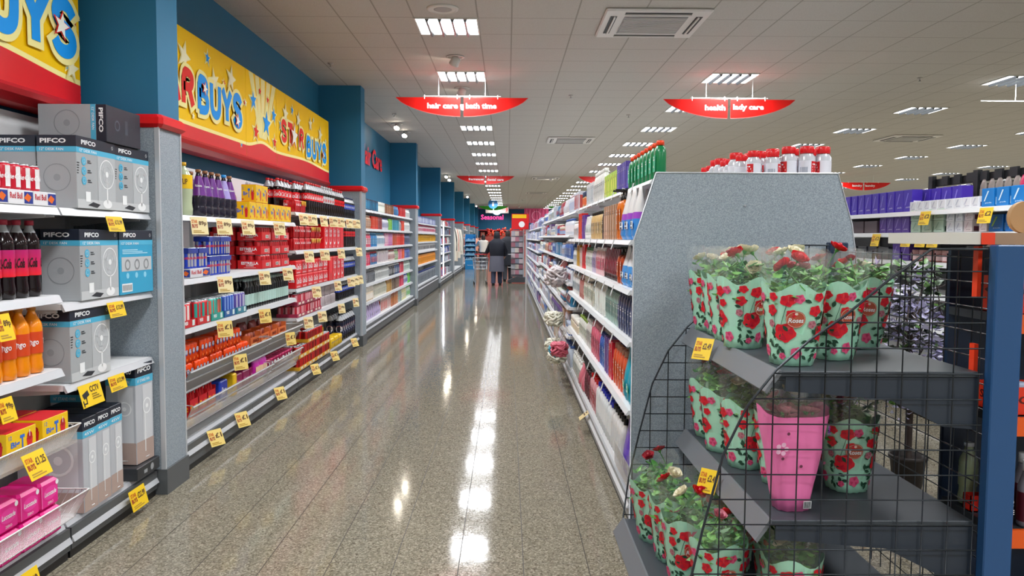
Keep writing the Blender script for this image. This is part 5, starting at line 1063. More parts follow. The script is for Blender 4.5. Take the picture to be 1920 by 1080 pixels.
def cname(h):
    r, g, b = [int(h[i:i + 2], 16) for i in (0, 2, 4)]; mx, mn = max(r, g, b), min(r, g, b); L_ = (mx + mn) / 2
    if mx - mn < 28: return 'white' if L_ > 205 else ('pale grey' if L_ > 150 else ('grey' if L_ > 80 else 'black'))
    hu = (60 * ((g - b) / (mx - mn)) if mx == r else 60 * ((b - r) / (mx - mn)) + 120 if mx == g else 60 * ((r - g) / (mx - mn)) + 240) % 360
    nm = 'red' if hu < 14 or hu > 342 else 'orange' if hu < 34 else 'yellow' if hu < 64 else 'green' if hu < 160 else 'teal' if hu < 195 else 'blue' if hu < 248 else 'purple' if hu < 300 else 'pink'
    if nm == 'orange' and L_ < 130: nm = 'brown'
    return ('pale ' if L_ > 190 else 'dark ' if L_ < 75 else '') + nm
for z, wh, hm, rows in B3:
    for i, (y0, y1, n, t, c, c2) in enumerate(rows):
        w_ = round((y1 - y0) / max(1, n - 1) * .68, 3) if n > 1 else .1
        fillrow(toil(t, w_, .07, hm, c, c2, c2, False, None, None, {'b': 'toiletry_bottle', 'x': 'beauty_box', 'j': 'cream_jar', 's': 'cotton_pack'}[t]), 1, -2.15, y0 + .025, y1 - .025, n, z, f'{cname(c)} {CN[t]}, {ORD[i]} run along the {wh} shelf of the toiletries wall bay', CATW[t])
    tk2 = kind('shelf_ticket', MB().box(-.03, .03, -.001, 0, -.05, 0, M('d4d6d8', .4)))
    for i in range(14 if z > .3 else 0): put(tk2, (-2.085, 11.9 + .4 * i, z + .002), 0, f'white ticket on the {wh} shelf rail of the toiletries wall bay', 'shelf ticket', f'tickets of the {wh} shelf in the toiletries wall bay', None, (-.3, 0, LT))
for z, wh, hm, t, c, cp, c2 in ((1.861, 'top', .16, 'x', '4a64b0', '', 'dfe4f2'), (1.631, 'second', .18, 'b', 'e8dce0', 'd8486c', 'e06080'), (1.401, 'third', .2, 'b', 'e0a81c', '1c1c1e', 'e8b420'), (1.171, 'fourth', .2, 'b', 'e4e4e4', '2a2c30', '4a4c52'), (.851, 'fifth', .27, 'b', 'f0981c', '1e1a18', 'f4a82c'), (.381, 'bottom', .3, 'b', '6c747c', '2a3c7a', '9aa4ac')):
    fillrow(toil(t, .15, .09, hm, c, cp or c2, c2, False, None, None, {'b': 'grooming_bottle', 'x': 'grooming_box'}[t]), 1, -2.16, 18.15, 23.5, 28, z, f'{cname(c)} {CN[t]} on the {wh} shelf beyond the third pier', CATW[t])
for z, wh, hm in ((1.901, 'top', .2), (1.601, 'second', .22), (1.301, 'third', .22), (1.001, 'fourth', .22), (.701, 'fifth', .22), (.241, 'bottom', .3)):
    autorow(1, -2.16, 24.3, 29.7, z, hm, f'on the {wh} shelf of the light strip bay', .5, ['2c3448', 'c02c38', '4a6ac0', 'e0e4ea', '8a9ab8', 'd8c8c0', '3a3c44', 'c8ccd8'], 0, types='xsx', run_n=(1, 3))
for z, wh, hm in ((1.901, 'top', .2), (1.501, 'second', .25), (1.101, 'third', .25), (.701, 'fourth', .25), (.241, 'bottom', .3)):
    autorow(1, -2.16, 38.3, 42, z, hm, f'on the {wh} shelf of the far wall bay', 1.1, ['c89a86', 'a86a58', 'd8b8a8', '8a4c44', 'e0d0c8', 'c86a50'], 0, types='sx', run_n=(1, 2))
# ---------------------------------------------------------------- flower stand
WIRE = M('3e4348', .3, .6); SHELFD = M('3a4046', .45); LIPD = M('6d7176', .4)
YN, YF, XBK = 2.685, 4.02, 1.62
def curve_pts():
    P = [(.60, .05), (.63, .3), (.68, .53), (.742, .78), (.82, .95), (.916, 1.075), (1.03, 1.18), (1.148, 1.265), (1.29, 1.385), (1.431, 1.49)]
    return P
def grid_panel(name_y, par):
    mb = MB(); C_ = curve_pts()
    mb.tube([(x, name_y, z) for x, z in C_] + [(XBK, name_y, 1.49)], .0045, WIRE, 6); mb.build('curved_rim', par)
    def xat(z):
        for (x0, z0), (x1, z1) in zip(C_, C_[1:]):
            if z0 <= z <= z1: return x0 + (x1 - x0) * (z - z0) / (z1 - z0)
        return C_[0][0]
    def zat(x):
        for (x0, z0), (x1, z1) in zip(C_, C_[1:]):
            if x0 <= x <= x1: return z0 + (z1 - z0) * (x - x0) / (x1 - x0)
        return 1.49 if x > 1.431 else .05
    g = MB(); s = .0875
    for k in range(17):
        z = 1.415 - s * k + .0
        if z > .04: g.bar((xat(z), name_y - .003, z), (XBK, name_y - .003, z), .0026, WIRE, 4)
    for k in range(13):
        x = XBK - .01 - s * k
        if x > .61: g.bar((x, name_y + .002, .04), (x, name_y + .002, zat(x)), .0026, WIRE, 4)
    g.build('wire_grid', par)
fs = tag(empty('flower_stand', (0, 0, 0)), 'black wire-sided flower stand with three shelves of potted roses', 'display stand')
grid_panel(YN, fs); grid_panel(YF, fs)
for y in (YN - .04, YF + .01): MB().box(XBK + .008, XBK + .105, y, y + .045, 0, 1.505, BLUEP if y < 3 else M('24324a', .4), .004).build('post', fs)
g = MB()
for k in range(16):
    z = 1.46 - .0875 * k
    if z > .1: g.bar((XBK + .03, YN, z), (XBK + .03, YF, z), .0026, WIRE, 4)
for k in range(16): g.bar((XBK + .033, YN + .04 + .0875 * k if YN + .04 + .0875 * k < YF else YF, .08), (XBK + .033, min(YN + .04 + .0875 * k, YF), 1.47), .0026, WIRE, 4)
g.build('back_mesh', fs)
for z, x0 in ((1.07, .935), (.55, .915), (.085, .605)):
    sh = MB().box(x0, XBK, YN + .012, YF - .012, z - .02, z, SHELFD, .003); sh.build('shelf', fs)
    MB().prism([(x0 - .004, z + .003), (x0 + .004, z + .003), (x0 + .003, z - .012), (x0 - .045, z - .078), (x0 - .053, z - .07)], 'y', YN + .008, YF - .008, LIPD).build('price_rail', fs)
    if z > .2:
        for y in (YN + .014, YF - .03):
            MB().prism([(x0 + .02, z - .021), (XBK, z - .021), (XBK, z - .2), (XBK - .12, z - .19), (XBK - .3, z - .1), (x0 + .1, z - .075), (x0 + .02, z - .07)], 'y', y, y + .012, M('2d3540', .4)).build('shelf_bracket', fs)
    else: MB().box(x0 + .03, XBK, YN + .03, YF - .03, 0, z - .021, M('2c3034', .5)).build('plinth', fs)
# potted roses: sleeve, clear collar, roses, leaves
MINT = nmat('mint_sleeve', lambda nt, N, L, b: (setm(b, 'a6e6c6', .35), L.new(mixc(nt, (lambda n: (n.inputs['Scale'].__setattr__('default_value', 14), L.new(N.new('ShaderNodeTexCoord').outputs['Object'], n.inputs['Vector']), mathn(nt, 'GREATER_THAN', n.outputs[0], v=.62))[2])(N.new('ShaderNodeTexNoise')), 'aee8ca', 'a0deba'), b.inputs['Base Color'])))
FILM = film('clear_film', 'eef4ee', .08, .05)
ROSE = M('e0182a', .4); ROSE2 = M('c81030', .4); ROSEP = M('e85a86', .4); LEAF = M('1f4a34', .45); LEAF2 = M('4a8c3c', .45); LEAF3 = M('74b058', .45); CREAM = M('f2ecd6', .45); BADGE = M('b8563c', .4)
def sleeve_r(t, r0, r1): return r0 + (r1 - r0) * t ** .9
def sleevefn(r0, r1, h, p=2.8, off=.0012):
    """surface of a rounded-square tapering sleeve: a = arc length, b = height"""
    def fn(a, b):
        t = max(0, min(1, b / h)); r = sleeve_r(t, r0, r1); th = a / ((r0 + r1) / 2) - pi / 2
        c, s = cos(th), sin(th); k = 1 / (abs(c) ** p + abs(s) ** p) ** (1 / p)
        return Vector((c * k * (r + off), s * k * (r + off), b))
    return fn
def decal_flower(mb, fn, a, b, r, m, m2, n=5):
    r *= 1.12
    rr = random.Random(int(a * 1e4 + b * 1e3))
    pts = []
    for k in range(n * 4):
        t = 2 * pi * k / (n * 4); q = r * (.9 + .1 * cos(n * t + .6)) * (.93 + .1 * rr.random()); pts.append((a + q * cos(t), b + q * sin(t)))
    mb.poly(fn, pts, m)
    f2 = lambda u, v: fn(u, v) * 1.0 + (fn(u, v) - Vector((0, 0, v))).normalized() * .0007
    for k in range(3):
        t = k * 2.1 + a * 30; mb.poly(f2, [(a + r * (.15 + .5 * q) * cos(t + s_), b + r * (.15 + .5 * q) * sin(t + s_)) for q, s_ in ((0, 0), (1, -.5), (1.1, 0), (1, .5))], m2)
def decal_leaf(mb, fn, a, b, ln, ang, m):
    c, s = cos(ang), sin(ang); w_ = ln * .24
    mb.poly(fn, [(a + ln * u * c - w_ * v * s, b + ln * u * s + w_ * v * c) for u, v in ((0, 0), (.3, .9), (.6, 1), (1, 0), (.6, -1), (.3, -.9))], m)
def sleeve_mesh(seed, r0=.068, r1=.105, h=.3, badge=True):
    rr = random.Random(seed); mb = MB(); fn0 = sleevefn(r0, r1, h, off=0); n = 32; C_ = (r0 + r1) / 2 * 2 * pi
    lv = 8; vs = []
    for j in range(lv + 1):
        for k in range(n):
            a = C_ * k / n; top = h * (.93 + .06 * cos(4 * 2 * pi * k / n + seed)); b = top * j / lv
            v = fn0(a, b); cr = .003 * sin(k * 2.3 + j * 1.7 + seed) * (1.3 - j / lv); d = (v - Vector((0, 0, v.z))).normalized(); vs.append(v + d * cr)
    fs_ = [(j * n + k, j * n + (k + 1) % n, (j + 1) * n + (k + 1) % n, (j + 1) * n + k) for j in range(lv) for k in range(n)] + [tuple(range(n - 1, -1, -1))]
    mb.add(vs, fs_, MINT, True)
    d = MB(); fn = sleevefn(r0, r1, h, off=.0042); fl = sleevefn(r0, r1, h, off=.0038); fb = sleevefn(r0, r1, h, off=.0055)
    for q in range(4):
        a0 = (q - 1.5) * C_ / 4; S_ = lambda u: a0 + u * C_ / 4
        for (u, v, r, w_) in ((.12, .78, .021, 0), (-.2, .82, .015, 0), (-.26, .66, .019, 0), (.2, .62, .016, 0), (.05, .4, .034, 0), (-.3, .5, .014, 2), (.34, .16, .021, 1), (-.02, .12, .012, 1), (.36, .8, .016, 1)):
            decal_flower(d, fn, S_(u), v * h, r, (ROSE, ROSEP, M('c07a86', .4))[w_], (ROSE2, M('d03a68', .4), M('a85a68', .4))[w_], 5)
        for k in range(17):
            u, v = (-.36 + .09 * (k % 5) + rr.uniform(-.02, .02), .08 + .045 * k * (.5 + .5 * (k % 2))); decal_leaf(d, fl, S_(u), v * h, .026, rr.uniform(0, 6.3), LEAF)
        for u0, v0, u1, v1 in ((-.2, .3, -.2, .62), (-.05, .45, .1, .74), (.05, .2, -.28, .12)):
            d.quad(lambda t, w_, A=S_(u0), B=S_(u1), V0=v0 * h, V1=v1 * h: fl(A + (B - A) * t + w_, V0 + (V1 - V0) * t), 0, 1, -.0008, .0008, LEAF, 4)
        if badge and q in (1, 2):
            uu = .3 if q == 1 else .27
            d.disc(fb, S_(uu), h * .56, .03, BADGE, 20); d.ring(sleevefn(r0, r1, h, off=.0062), S_(uu), h * .56, .0265, .0278, M('e8c0b0'), 20)
            d.text('Roses', sleevefn(r0, r1, h, off=.0064), S_(uu), h * .55, .046, .017, TW, .02, .15); d.disc(sleevefn(r0, r1, h, off=.0064), S_(uu), h * .625, .005, M('f0d0c0'), 8)
    return mb, d
def collar_mesh(r0, r1, h0, h, seed):
    mb = MB(); n = 32; vs = []; fn = sleevefn(r0, r1, h0, off=.0008); H = [h0 * .3, h0 * .65, h0 * .95, h0 + (h - h0) * .5, h]
    for j, b in enumerate(H):
        for k in range(n):
            C_ = (r0 + r1) / 2 * 2 * pi; a = C_ * k / n; t = b / h0; v = fn(a, min(b, h0)); sc = 1 + max(0, (b - h0)) / h0 * .18; bb = b + (.012 * cos(4 * 2 * pi * k / n) if j == 4 else 0)
            d = Vector((v.x, v.y, 0)); vs.append((d.x * sc * (1.012 if j < 3 else 1.02) + .002 * sin(k * 3.1 + j), d.y * sc * 1.012 + .002 * cos(k * 2.7), bb))
    mb.add(vs, [(j * n + k, j * n + (k + 1) % n, (j + 1) * n + (k + 1) % n, (j + 1) * n + k) for j in range(len(H) - 1) for k in range(n)], FILM, True)
    return mb
def bloom_mesh(r, m, m2):
    mb = MB()
    for L_ in range(4):
        n = 5 - (L_ > 2); R0 = r * (1 - .24 * L_); tilt = .35 + .32 * L_
        for k in range(n):
            a = 2 * pi * k / n + L_ * .7; d = Vector((cos(a), sin(a), 0)); t = Vector((-sin(a), cos(a), 0)); vs = []
            for i in range(4):
                u = i / 3; rad = R0 * sin(u * pi / 2) * (1 - .25 * L_ / 4); z = R0 * .95 * u * sin(tilt + .3 * u) + r * .08 * L_
                w_ = R0 * (.25 + .75 * sin(min(1, u * 1.15) * pi * .62))
                for v in (-1, 0, 1): vs.append(d * (rad * cos(tilt * .6) - abs(v) * .12 * R0) + t * (v * w_ * .72) + Vector((0, 0, z + (.03 * R0 if v else 0))))
            mb.add(vs, [(3 * i + j, 3 * i + j + 1, 3 * i + j + 4, 3 * i + j + 3) for i in range(3) for j in range(2)], m if (k + L_) % 2 else m2, True)
    mb.loft([(-r * .35, .002, .002), (-r * .1, r * .22, r * .22), (r * .08, r * .3, r * .3)], LEAF2, 8); mb.loft([(0, r * .2, r * .2), (r * .75, r * .26, r * .26), (r * .9, r * .1, r * .1)], m2, 8)
    return mb
BLOOMS = {'r': kind('rose_bloom', bloom_mesh(.033, M('e01022', .45), M('c40a1c', .45))), 'w': kind('rose_bloom', bloom_mesh(.034, CREAM, M('e4dcbc', .45))), 'd': kind('rose_bloom', bloom_mesh(.029, M('b83844', .45), M('9c2a36', .45))), 'p': kind('rose_bloom', bloom_mesh(.027, M('dc8a98', .45), M('c87484', .45))), 'b': kind('rose_bloom', bloom_mesh(.017, M('b01c2a', .45), M('96162a', .45)))}
def leaf_mesh(seed, n, r, z0, z1, ln=.05, mats=(LEAF2, LEAF3, M('3a7038', .45), M('58963f', .45)), stems=True):
    rr = random.Random(seed); mb = MB()
    for k in range(n):
        a = rr.uniform(0, 2 * pi); q = r * rr.random() ** .5; z = rr.uniform(z0, z1); l_ = ln * rr.uniform(.6, 1.1); p = Vector((q * cos(a), q * sin(a), z)); ya = rr.uniform(0, 2 * pi); ti = rr.uniform(-.6, .8)
        d = Vector((cos(ya) * cos(ti), sin(ya) * cos(ti), sin(ti))); s_ = Vector((-sin(ya), cos(ya), rr.uniform(-.4, .4))).normalized() * l_ * .34; up = d.cross(s_).normalized() * l_ * .1
        mb.add([p, p + d * l_ * .35 + s_ - up, p + d * l_ * .7 + s_ * .8 - up, p + d * l_, p + d * l_ * .7 - s_ * .8 - up, p + d * l_ * .35 - s_ - up, p + d * l_ * .5 + up * .6], [(0, 1, 6), (1, 2, 6), (2, 3, 6), (3, 4, 6), (4, 5, 6), (5, 0, 6)], mats[k % len(mats)], True)
    return mb
SLV = []
for sd in (1, 2, 3):
    a, b = sleeve_mesh(sd); SLV.append((kind('mint_sleeve', a), kind('printed_roses', b), kind('clear_collar', collar_mesh(.068, .105, .3, .405, sd)), kind('foliage', leaf_mesh(sd, 150, .085, .2, .345)), kind('pot', MB().lathe([(.004, .045), (.1, .06), (.1, .054), (.09, .052)], M('7a4a34', .6), 14))))
def rosepot(x, y, z, rz, label, blooms, sd=0, tilt=(0, 0), sc=1.0):
    e = empty('potted_rose', (x, y, z), rz); e.rotation_euler = (tilt[0], tilt[1], rz); e.scale = (sc, sc, sc); tag(e, label, 'potted rose'); s = SLV[sd]
    sl = put(s[0], (0, 0, .001), parent=e); put(s[1], (0, 0, 0), parent=sl); put(s[2], (0, 0, .001), parent=e); put(s[3], (0, 0, 0), sd, parent=e); put(s[4], (0, 0, .003), parent=e)
    for (bx, by, bz, c) in blooms:
        b = put(BLOOMS[c], (bx, by, bz), 0, parent=e, rot=(by * -6 + .5, bx * 6, bx * 40)); MB().bar((0, 0, -.005), (-bx * .3, 0, -.12), .002, LEAF2, 4).build('stem', b)
    return e
zt = 1.071
rosepot(1.03, 2.86, zt, .1, 'front potted rose on the top shelf with one tall red bloom and round label', [(.005, -.02, .375, 'r'), (-.055, -.04, .35, 'r'), (.0, .03, .345, 'd'), (.05, .03, .34, 'p')], 0)
rosepot(.985, 3.3, zt, .78, 'potted rose on the top shelf seen edge-on with a cream bloom in front', [(-.03, -.06, .325, 'w'), (.03, .02, .395, 'w'), (-.04, .03, .39, 'd'), (.06, .0, .39, 'w'), (-.065, .0, .385, 'r')], 1)
rosepot(1.235, 3.0, zt, .5, 'potted rose behind the round-label pot with red blooms rising over it', [(.01, .0, .41, 'r'), (.05, -.03, .375, 'b'), (-.04, .04, .37, 'd'), (.07, .02, .35, 'r')], 2)
rosepot(1.47, 3.3, zt, .15, 'potted rose nearest the back mesh, its pale sleeve flaring open', [(.02, .02, .33, 'w'), (-.04, .0, .33, 'b')], 0, (0, .05))
rosepot(1.0, 3.52, zt, .35, 'potted rose third from the front on the top shelf edge', [(-.03, .0, .36, 'w'), (.04, .02, .37, 'w'), (0, .05, .36, 'r')], 1)
rosepot(1.02, 3.72, zt, .2, 'potted rose fourth from the front on the top shelf edge', [(0, 0, .36, 'd'), (.05, .03, .38, 'w')], 2)
rosepot(1.005, 3.905, zt, .3, 'rearmost potted rose on the top shelf against the far wire side', [(.0, .0, .345, 'w'), (-.05, .02, .35, 'w')], 0)
rosepot(1.23, 3.42, zt, .4, 'potted rose in the middle of the top shelf under white blooms', [(.0, .0, .39, 'w'), (.045, .03, .395, 'w'), (-.04, .03, .385, 'w')], 1)
rosepot(1.27, 3.75, zt, .9, 'potted rose behind the white blooms on the top shelf', [(.0, .0, .38, 'w'), (-.04, .0, .38, 'r')], 2)
zm = .551
rosepot(1.01, 3.88, zm, .5, 'rearmost potted rose on the middle shelf, thin clear collar', [(.0, -.02, .36, 'd'), (-.03, .02, .37, 'b')], 0, sc=.98)
rosepot(1.0, 3.62, zm, .95, 'potted rose on the middle shelf with a single red bloom upright', [(-.02, -.03, .375, 'r'), (.04, .02, .34, 'd')], 1)
rosepot(1.03, 3.36, zm, .7, 'potted rose on the middle shelf with pink blooms and round label', [(.0, .0, .36, 'p'), (-.03, .02, .355, 'w')], 0)
rosepot(1.1, 3.12, zm, .45, 'potted rose on the middle shelf just behind the pink sleeve', [(.02, .0, .36, 'w'), (-.05, .0, .35, 'p')], 2)
rosepot(1.33, 3.06, zm, .2, 'potted rose with dusky red blooms behind the pink sleeve', [(.03, -.03, .365, 'd'), (.0, .0, .36, 'd'), (-.03, -.02, .35, 'd'), (.05, .02, .38, 'b')], 1)
zb = .086
rosepot(.715, 3.74, zb, .4, 'rearmost potted rose on the bottom shelf beside the gondola corner', [(-.02, .0, .4, 'd'), (.06, .03, .41, 'd')], 0, (0, -.05))
rosepot(.75, 3.5, zb, .2, 'bottom shelf potted rose with a cream bud over green leaves', [(.0, .0, .38, 'w'), (-.05, -.02, .365, 'r')], 1)
rosepot(.76, 3.25, zb, .3, 'bottom shelf potted rose with large cream and red blooms together', [(-.04, -.02, .385, 'w'), (.02, -.03, .385, 'r'), (.05, -.03, .38, 'r')], 2)
rosepot(.82, 3.0, zb, .5, 'front potted rose of the bottom shelf with a round label', [(.0, .0, .37, 'p'), (.05, .02, .36, 'r')], 0)
rosepot(.99, 3.4, zb, .9, 'bottom shelf potted rose with a pale pink bloom under the lip', [(.0, .0, .38, 'p'), (-.03, .03, .38, 'p')], 1)
rosepot(1.0, 3.7, zb, .1, 'bottom shelf potted rose with dark leaves at the far wire side', [(.0, .0, .38, 'd')], 2)
rosepot(1.1, 3.12, zb, .3, 'bottom shelf potted rose with leafy sprigs and tiny red bud', [(.03, .0, .35, 'b'), (-.04, .02, .34, 'w')], 0)
rosepot(1.05, 2.86, zb, .15, 'nearest bottom shelf potted rose with wide cream blooms on top', [(-.04, -.02, .33, 'w'), (.04, -.02, .335, 'w'), (.0, .03, .33, 'd')], 1)
# pink sleeve of dried flowers
e = tag(empty('flower_bunch', (1.03, 2.83, zm + .001), .12), 'bright pink sleeve of dried rose heads on the middle shelf front', 'bouquet')
PK = M('f27ab4', .4); P1 = MB(); n = 28
vs = []; HH = [0, .06, .14, .22, .3, .355]
for j, b in enumerate(HH):
    for k in range(n):
        a = 2 * pi * k / n; t = b / .355; rx, ry = .06 + .066 * t, .05 + .035 * t; w_ = .003 * sin(k * 2.1 + j * 1.3); bb = b + (.018 * cos(2 * a) + .01 * sin(3 * a) if j == 5 else 0)
        vs.append(((rx + w_) * math.copysign(abs(cos(a)) ** .75, cos(a)), (ry + w_) * math.copysign(abs(sin(a)) ** .75, sin(a)), bb))
P1.add(vs, [(j * n + k, j * n + (k + 1) % n, (j + 1) * n + (k + 1) % n, (j + 1) * n + k) for j in range(5) for k in range(n)] + [tuple(range(n - 1, -1, -1))], PK, True)
f = lambda a, b: Vector((a, -(.05 + .035 * b / .355) - .006, b))
for a, b in ((.0, .17), (.085, .18), (-.07, .2), (-.055, .29)): P1.disc(f, a, b, .006, M('6a3048'), 8)
P1.quad(f, .02, .05, .012, .04, TW)
for k in range(6): P1.quad(lambda a, b: f(a, b) + Vector((0, -.001, 0)), .022 + .0045 * k, .0245 + .0045 * k, .014, .038, DARK)
for k in range(5): P1.disc(f, -.075 + .016 * cos(k * 1.26), .235 + .016 * sin(k * 1.26), .009, M('f8c0dc'), 8)
P1.text('love', lambda a, b: f(b, a), .3, .095, .03, .012, M('8a3ab0'))
P1.build('pink_sleeve', e)
for k in range(16):
    put(BLOOMS['p'], (jit(.07), jit(.04), .345 + jit(.012)), 0, parent=e, rot=(jit(.5), jit(.5), jit(3)))
MB().add(*(lambda w_: (w_, [(k, (k + 1) % n, n + (k + 1) % n, n + k) for k in range(n)]))([(x * .97, y * .97, .34) for x, y, z in vs[5 * n:]] + [(x * 1.02, y * 1.02, .415) for x, y, z in vs[5 * n:]]), FILM, True).build('clear_collar', e)
kyc = card(.085, .1, YC, '£2.49')
cardat(kyc, .87, 3.46, 1.085, 'yellow price card tilted on the lip of the top flower shelf', .5, -.75)
cardat(card(.085, .1, YC, '£2.49'), .85, 3.25, .565, 'yellow £2.49 price card on the lip of the middle flower shelf', .5, -.75)
# ---------------------------------------------------------------- lady care gondola across the next aisle
g2 = shelving('gondola', 'gondola of purple and white packs in the aisle beyond the flower stand', 'shelving', 2.6, 13.5, 4.06, -1, [(1.775, .44), (1.585, .44), (1.33, .44), (1.06, .44), (.78, .44), (.5, .44)], 2.0, .2, .46, backm=M('55545a', .5), rail=.04, shelfm=M('d8d8d6', .4), lipm=M('c9cbcc', .35))
oy2 = (2.6 + 13.5) / 2
mb = MB().box(-.03, .0, 2.6 - oy2, 7.6 - oy2, 2.02, 2.09, BLACK)
for k in range(24): mb.box(-.05, -.03, 2.7 + .2 * k - oy2, 2.8 + .2 * k - oy2, 2.025, 2.105, DARK)
mb.build('notched_rail', g2)
for y in (3.2, 4.4, 5.68, 6.85, 7.58): MB().box(-.06, -.02, y - .035 - oy2, y + .035 - oy2, 1.6, 2.12, DARK).build('black_upright', g2)
def g2row(k, y0, y1, n, z, lb, cat, dx=0, ranks=1): fillrow(k, -1, 3.71 + dx, y0, y1, n, z + .001, lb, cat, ranks, .1)
def padbox(w, h, body, a, b, name='sanitary_pack'):
    mb = MB().box(-w / 2, w / 2, -.05, .05, 0, h, M(body, .35), .003); f = front(-.0515); f2 = front(-.0522)
    mb.poly(f, [(-w * .3, h * .3), (-w * .2, h * .3), (w * .12, h * .85), (0, h * .85)], M(a, .4)).text('pads', f2, w * .1, h * .2, w * .5, h * .1, M(b)); mb.quad(side(-w / 2 - .001), -.035, .035, h * .1, h * .5, M(b)).quad(sideR(w / 2 + .001), -.035, .035, h * .1, h * .5, M(b))
    return kind(name, mb)
kpv = padbox(.14, .2, '4b34b4', '8f80e0', 'e8e4f4'); kpv2 = padbox(.14, .15, '5c3c9c', '9c84cc', 'e8e0f0'); kpb2 = padbox(.15, .14, '1478c4', 'cfe8f4', 'd8f0f8'); kpb3 = padbox(.16, .13, '1668b8', 'a8d040', 'd0e8f4')
kpw = padbox(.11, .085, 'e4e4e8', 'b8b8c8', '3c3a7a', 'white_pad_box'); kpg = padbox(.17, .1, 'b4ccb8', '8fb098', '2c4a34', 'mint_pad_box'); kpk = padbox(.11, .09, 'e0d0d0', 'c8a8ac', '6a3a4a', 'pink_pad_box')
g2row(kpv, 7.32, 8.6, 9, 1.776, 'tall violet pack on the top shelf of the far aisle gondola', 'pack')
g2row(kpv, 6.75, 7.25, 4, 1.776, 'tall violet pack behind the small white boxes on the top shelf', 'pack', .13)
g2row(kpw, 6.26, 7.22, 9, 1.776, 'small white box on the front edge of the far aisle top shelf', 'box')
g2row(kpb2, 5.55, 6.1, 4, 1.776, 'bright blue pack on the top shelf of the far aisle gondola', 'pack')
g2row(kpv2, 7.34, 7.78, 4, 1.586, 'purple pack on the second shelf beneath the violet ones', 'pack')
g2row(carton('brown_shelf_box', .3, .12, .12, M('5a4a50', .4)), 8.02, 8.7, 3, 1.586, 'dull brown box on the second shelf by the purple packs', 'box')
for L_ in range(2): g2row(kpg, 6.78, 7.16, 3, 1.586 + .101 * L_, f'mint green box in the {["lower", "upper"][L_]} layer of the second far aisle shelf', 'box', .0)
for L_ in range(2): g2row(kpw, 6.47, 6.6, 2, 1.586 + .086 * L_, f'white box beside the mint ones, {["lower", "upper"][L_]} layer', 'box')
g2row(kpk, 6.14, 6.34, 2, 1.586, 'pale pink box on the second far aisle shelf', 'box'); g2row(kpk, 6.14, 6.34, 2, 1.677, 'pale pink box stacked on others on the second far aisle shelf', 'box')
g2row(kpb3, 5.4, 5.98, 4, 1.586, 'blue pack with lime stripe on the second far aisle shelf', 'pack')
g2row(toil('j', .09, .09, .1, 'a8605a', 'd8a8a8', 'e8c8c8'), 6.2, 7.2, 9, 1.331, 'dusky red jar on the third far aisle shelf', 'jar')
g2row(kpv2, 7.33, 7.5, 2, 1.331, 'purple pack on the third far aisle shelf', 'pack'); g2row(carton('dark_shelf_box', .2, .15, .12, M('2c2c34', .4)), 7.7, 8.4, 4, 1.331, 'dark box on the third far aisle shelf', 'box')
g2row(toil('b', .1, .07, .18, 'c8a090', 'e0d0c8', 'd8b8a8'), 4.8, 6.1, 9, 1.331, 'tan bottle on the third far aisle shelf', 'bottle')
def hang(w, h, c, lab):
    mb = MB().loft([(0, w / 2, .012), (h * .1, w / 2, .02), (h * .75, w / 2 * .98, .016), (h * .9, w / 2 * .8, .004), (h, w * .2, .003)], M(c, .3), 10, 3); mb.quad(front(-.0215), -w * .25, w * .25, h * .25, h * .6, M(lab, .4)); return kind('hanging_pack', mb)
for k, y0, y1, n, lb in ((hang(.09, .2, '8a807a', 'b0a8a0'), 6.28, 6.72, 5, 'grey brown packet hanging above the small white boxes'), (hang(.08, .2, 'c81e58', 'e888a8'), 5.98, 6.2, 3, 'crimson packet hanging beside the blue packs'), (hang(.1, .2, 'a8889a', 'c8a0b0'), 5.6, 5.9, 4, 'clear mauve packet hanging over the blue packs'), (hang(.09, .18, '8c8ab0', 'b0aed0'), 6.95, 7.45, 5, 'lilac packet hanging behind the violet packs')):
    fillrow(k, -1, 4.0, y0, y1, n, 1.83, lb, 'packet')
for i, (y, z) in enumerate([(6.85, 1.765), (5.98, 1.765), (7.75, 1.575), (7.15, 1.575), (6.9, 1.575), (6.7, 1.575)]): put(card(.17, .12, YC, '£2'), (3.59, y, z), 0, 'yellow price card ' + ['below the violet packs on the far aisle top shelf', 'below the bright blue packs on the far aisle top shelf', 'below the brown boxes, second far aisle shelf', 'below the mint boxes, second far aisle shelf', 'between mint and white boxes, second far aisle shelf', 'below the white boxes, second far aisle shelf'][i], 'price card', None, None, (-.2, 0, RT))
# ---------------------------------------------------------------- sauce unit beyond the blue post
su = tag(empty('sauce_unit', (1.74, 2.72, 0)), 'blue shelf unit of sauce bottles behind the blue post', 'shelving'); ORG = M('f2601a', .4)
MB().box(0, .9, .4, .42, 0, 1.49, M('1c2f4a', .45)).build('back_panel', su); MB().box(.88, .92, 0, .42, 0, 1.5, BLUEP).build('side_post', su)
for z in (.1, .5, .9, 1.26):
    s_ = MB().box(.0, .88, .03, .4, z - .03, z, CHARC).build('shelf', su); MB().box(-.004, .88, .015, .029, z - .062, z + .004, ORG).build('price_rail', s_)
MB().prism([(-.135, 0), (.9, 0), (.9, .04), (-.135, .04)], 'y', -.02, .42, M('a8876a', .55)).prism([(-.24, 0), (-.135, 0), (-.135, .04), (-.24, .04)], 'y', -.02, .42, M('d8d4ca', .5)).build('top_board', su, (0, 0, 1.506)); MB().box(-.135, -.09, -.025, -.021, 1.506, 1.546, M('f2421c')).build('corner_trim', su)
for a, b in ((1.32, 1.5), (1.03, 1.16)): MB().box(-.112, -.098, .03, .06, a, b, M('f0401c', .4)).build('shelf_edge_strip', su)
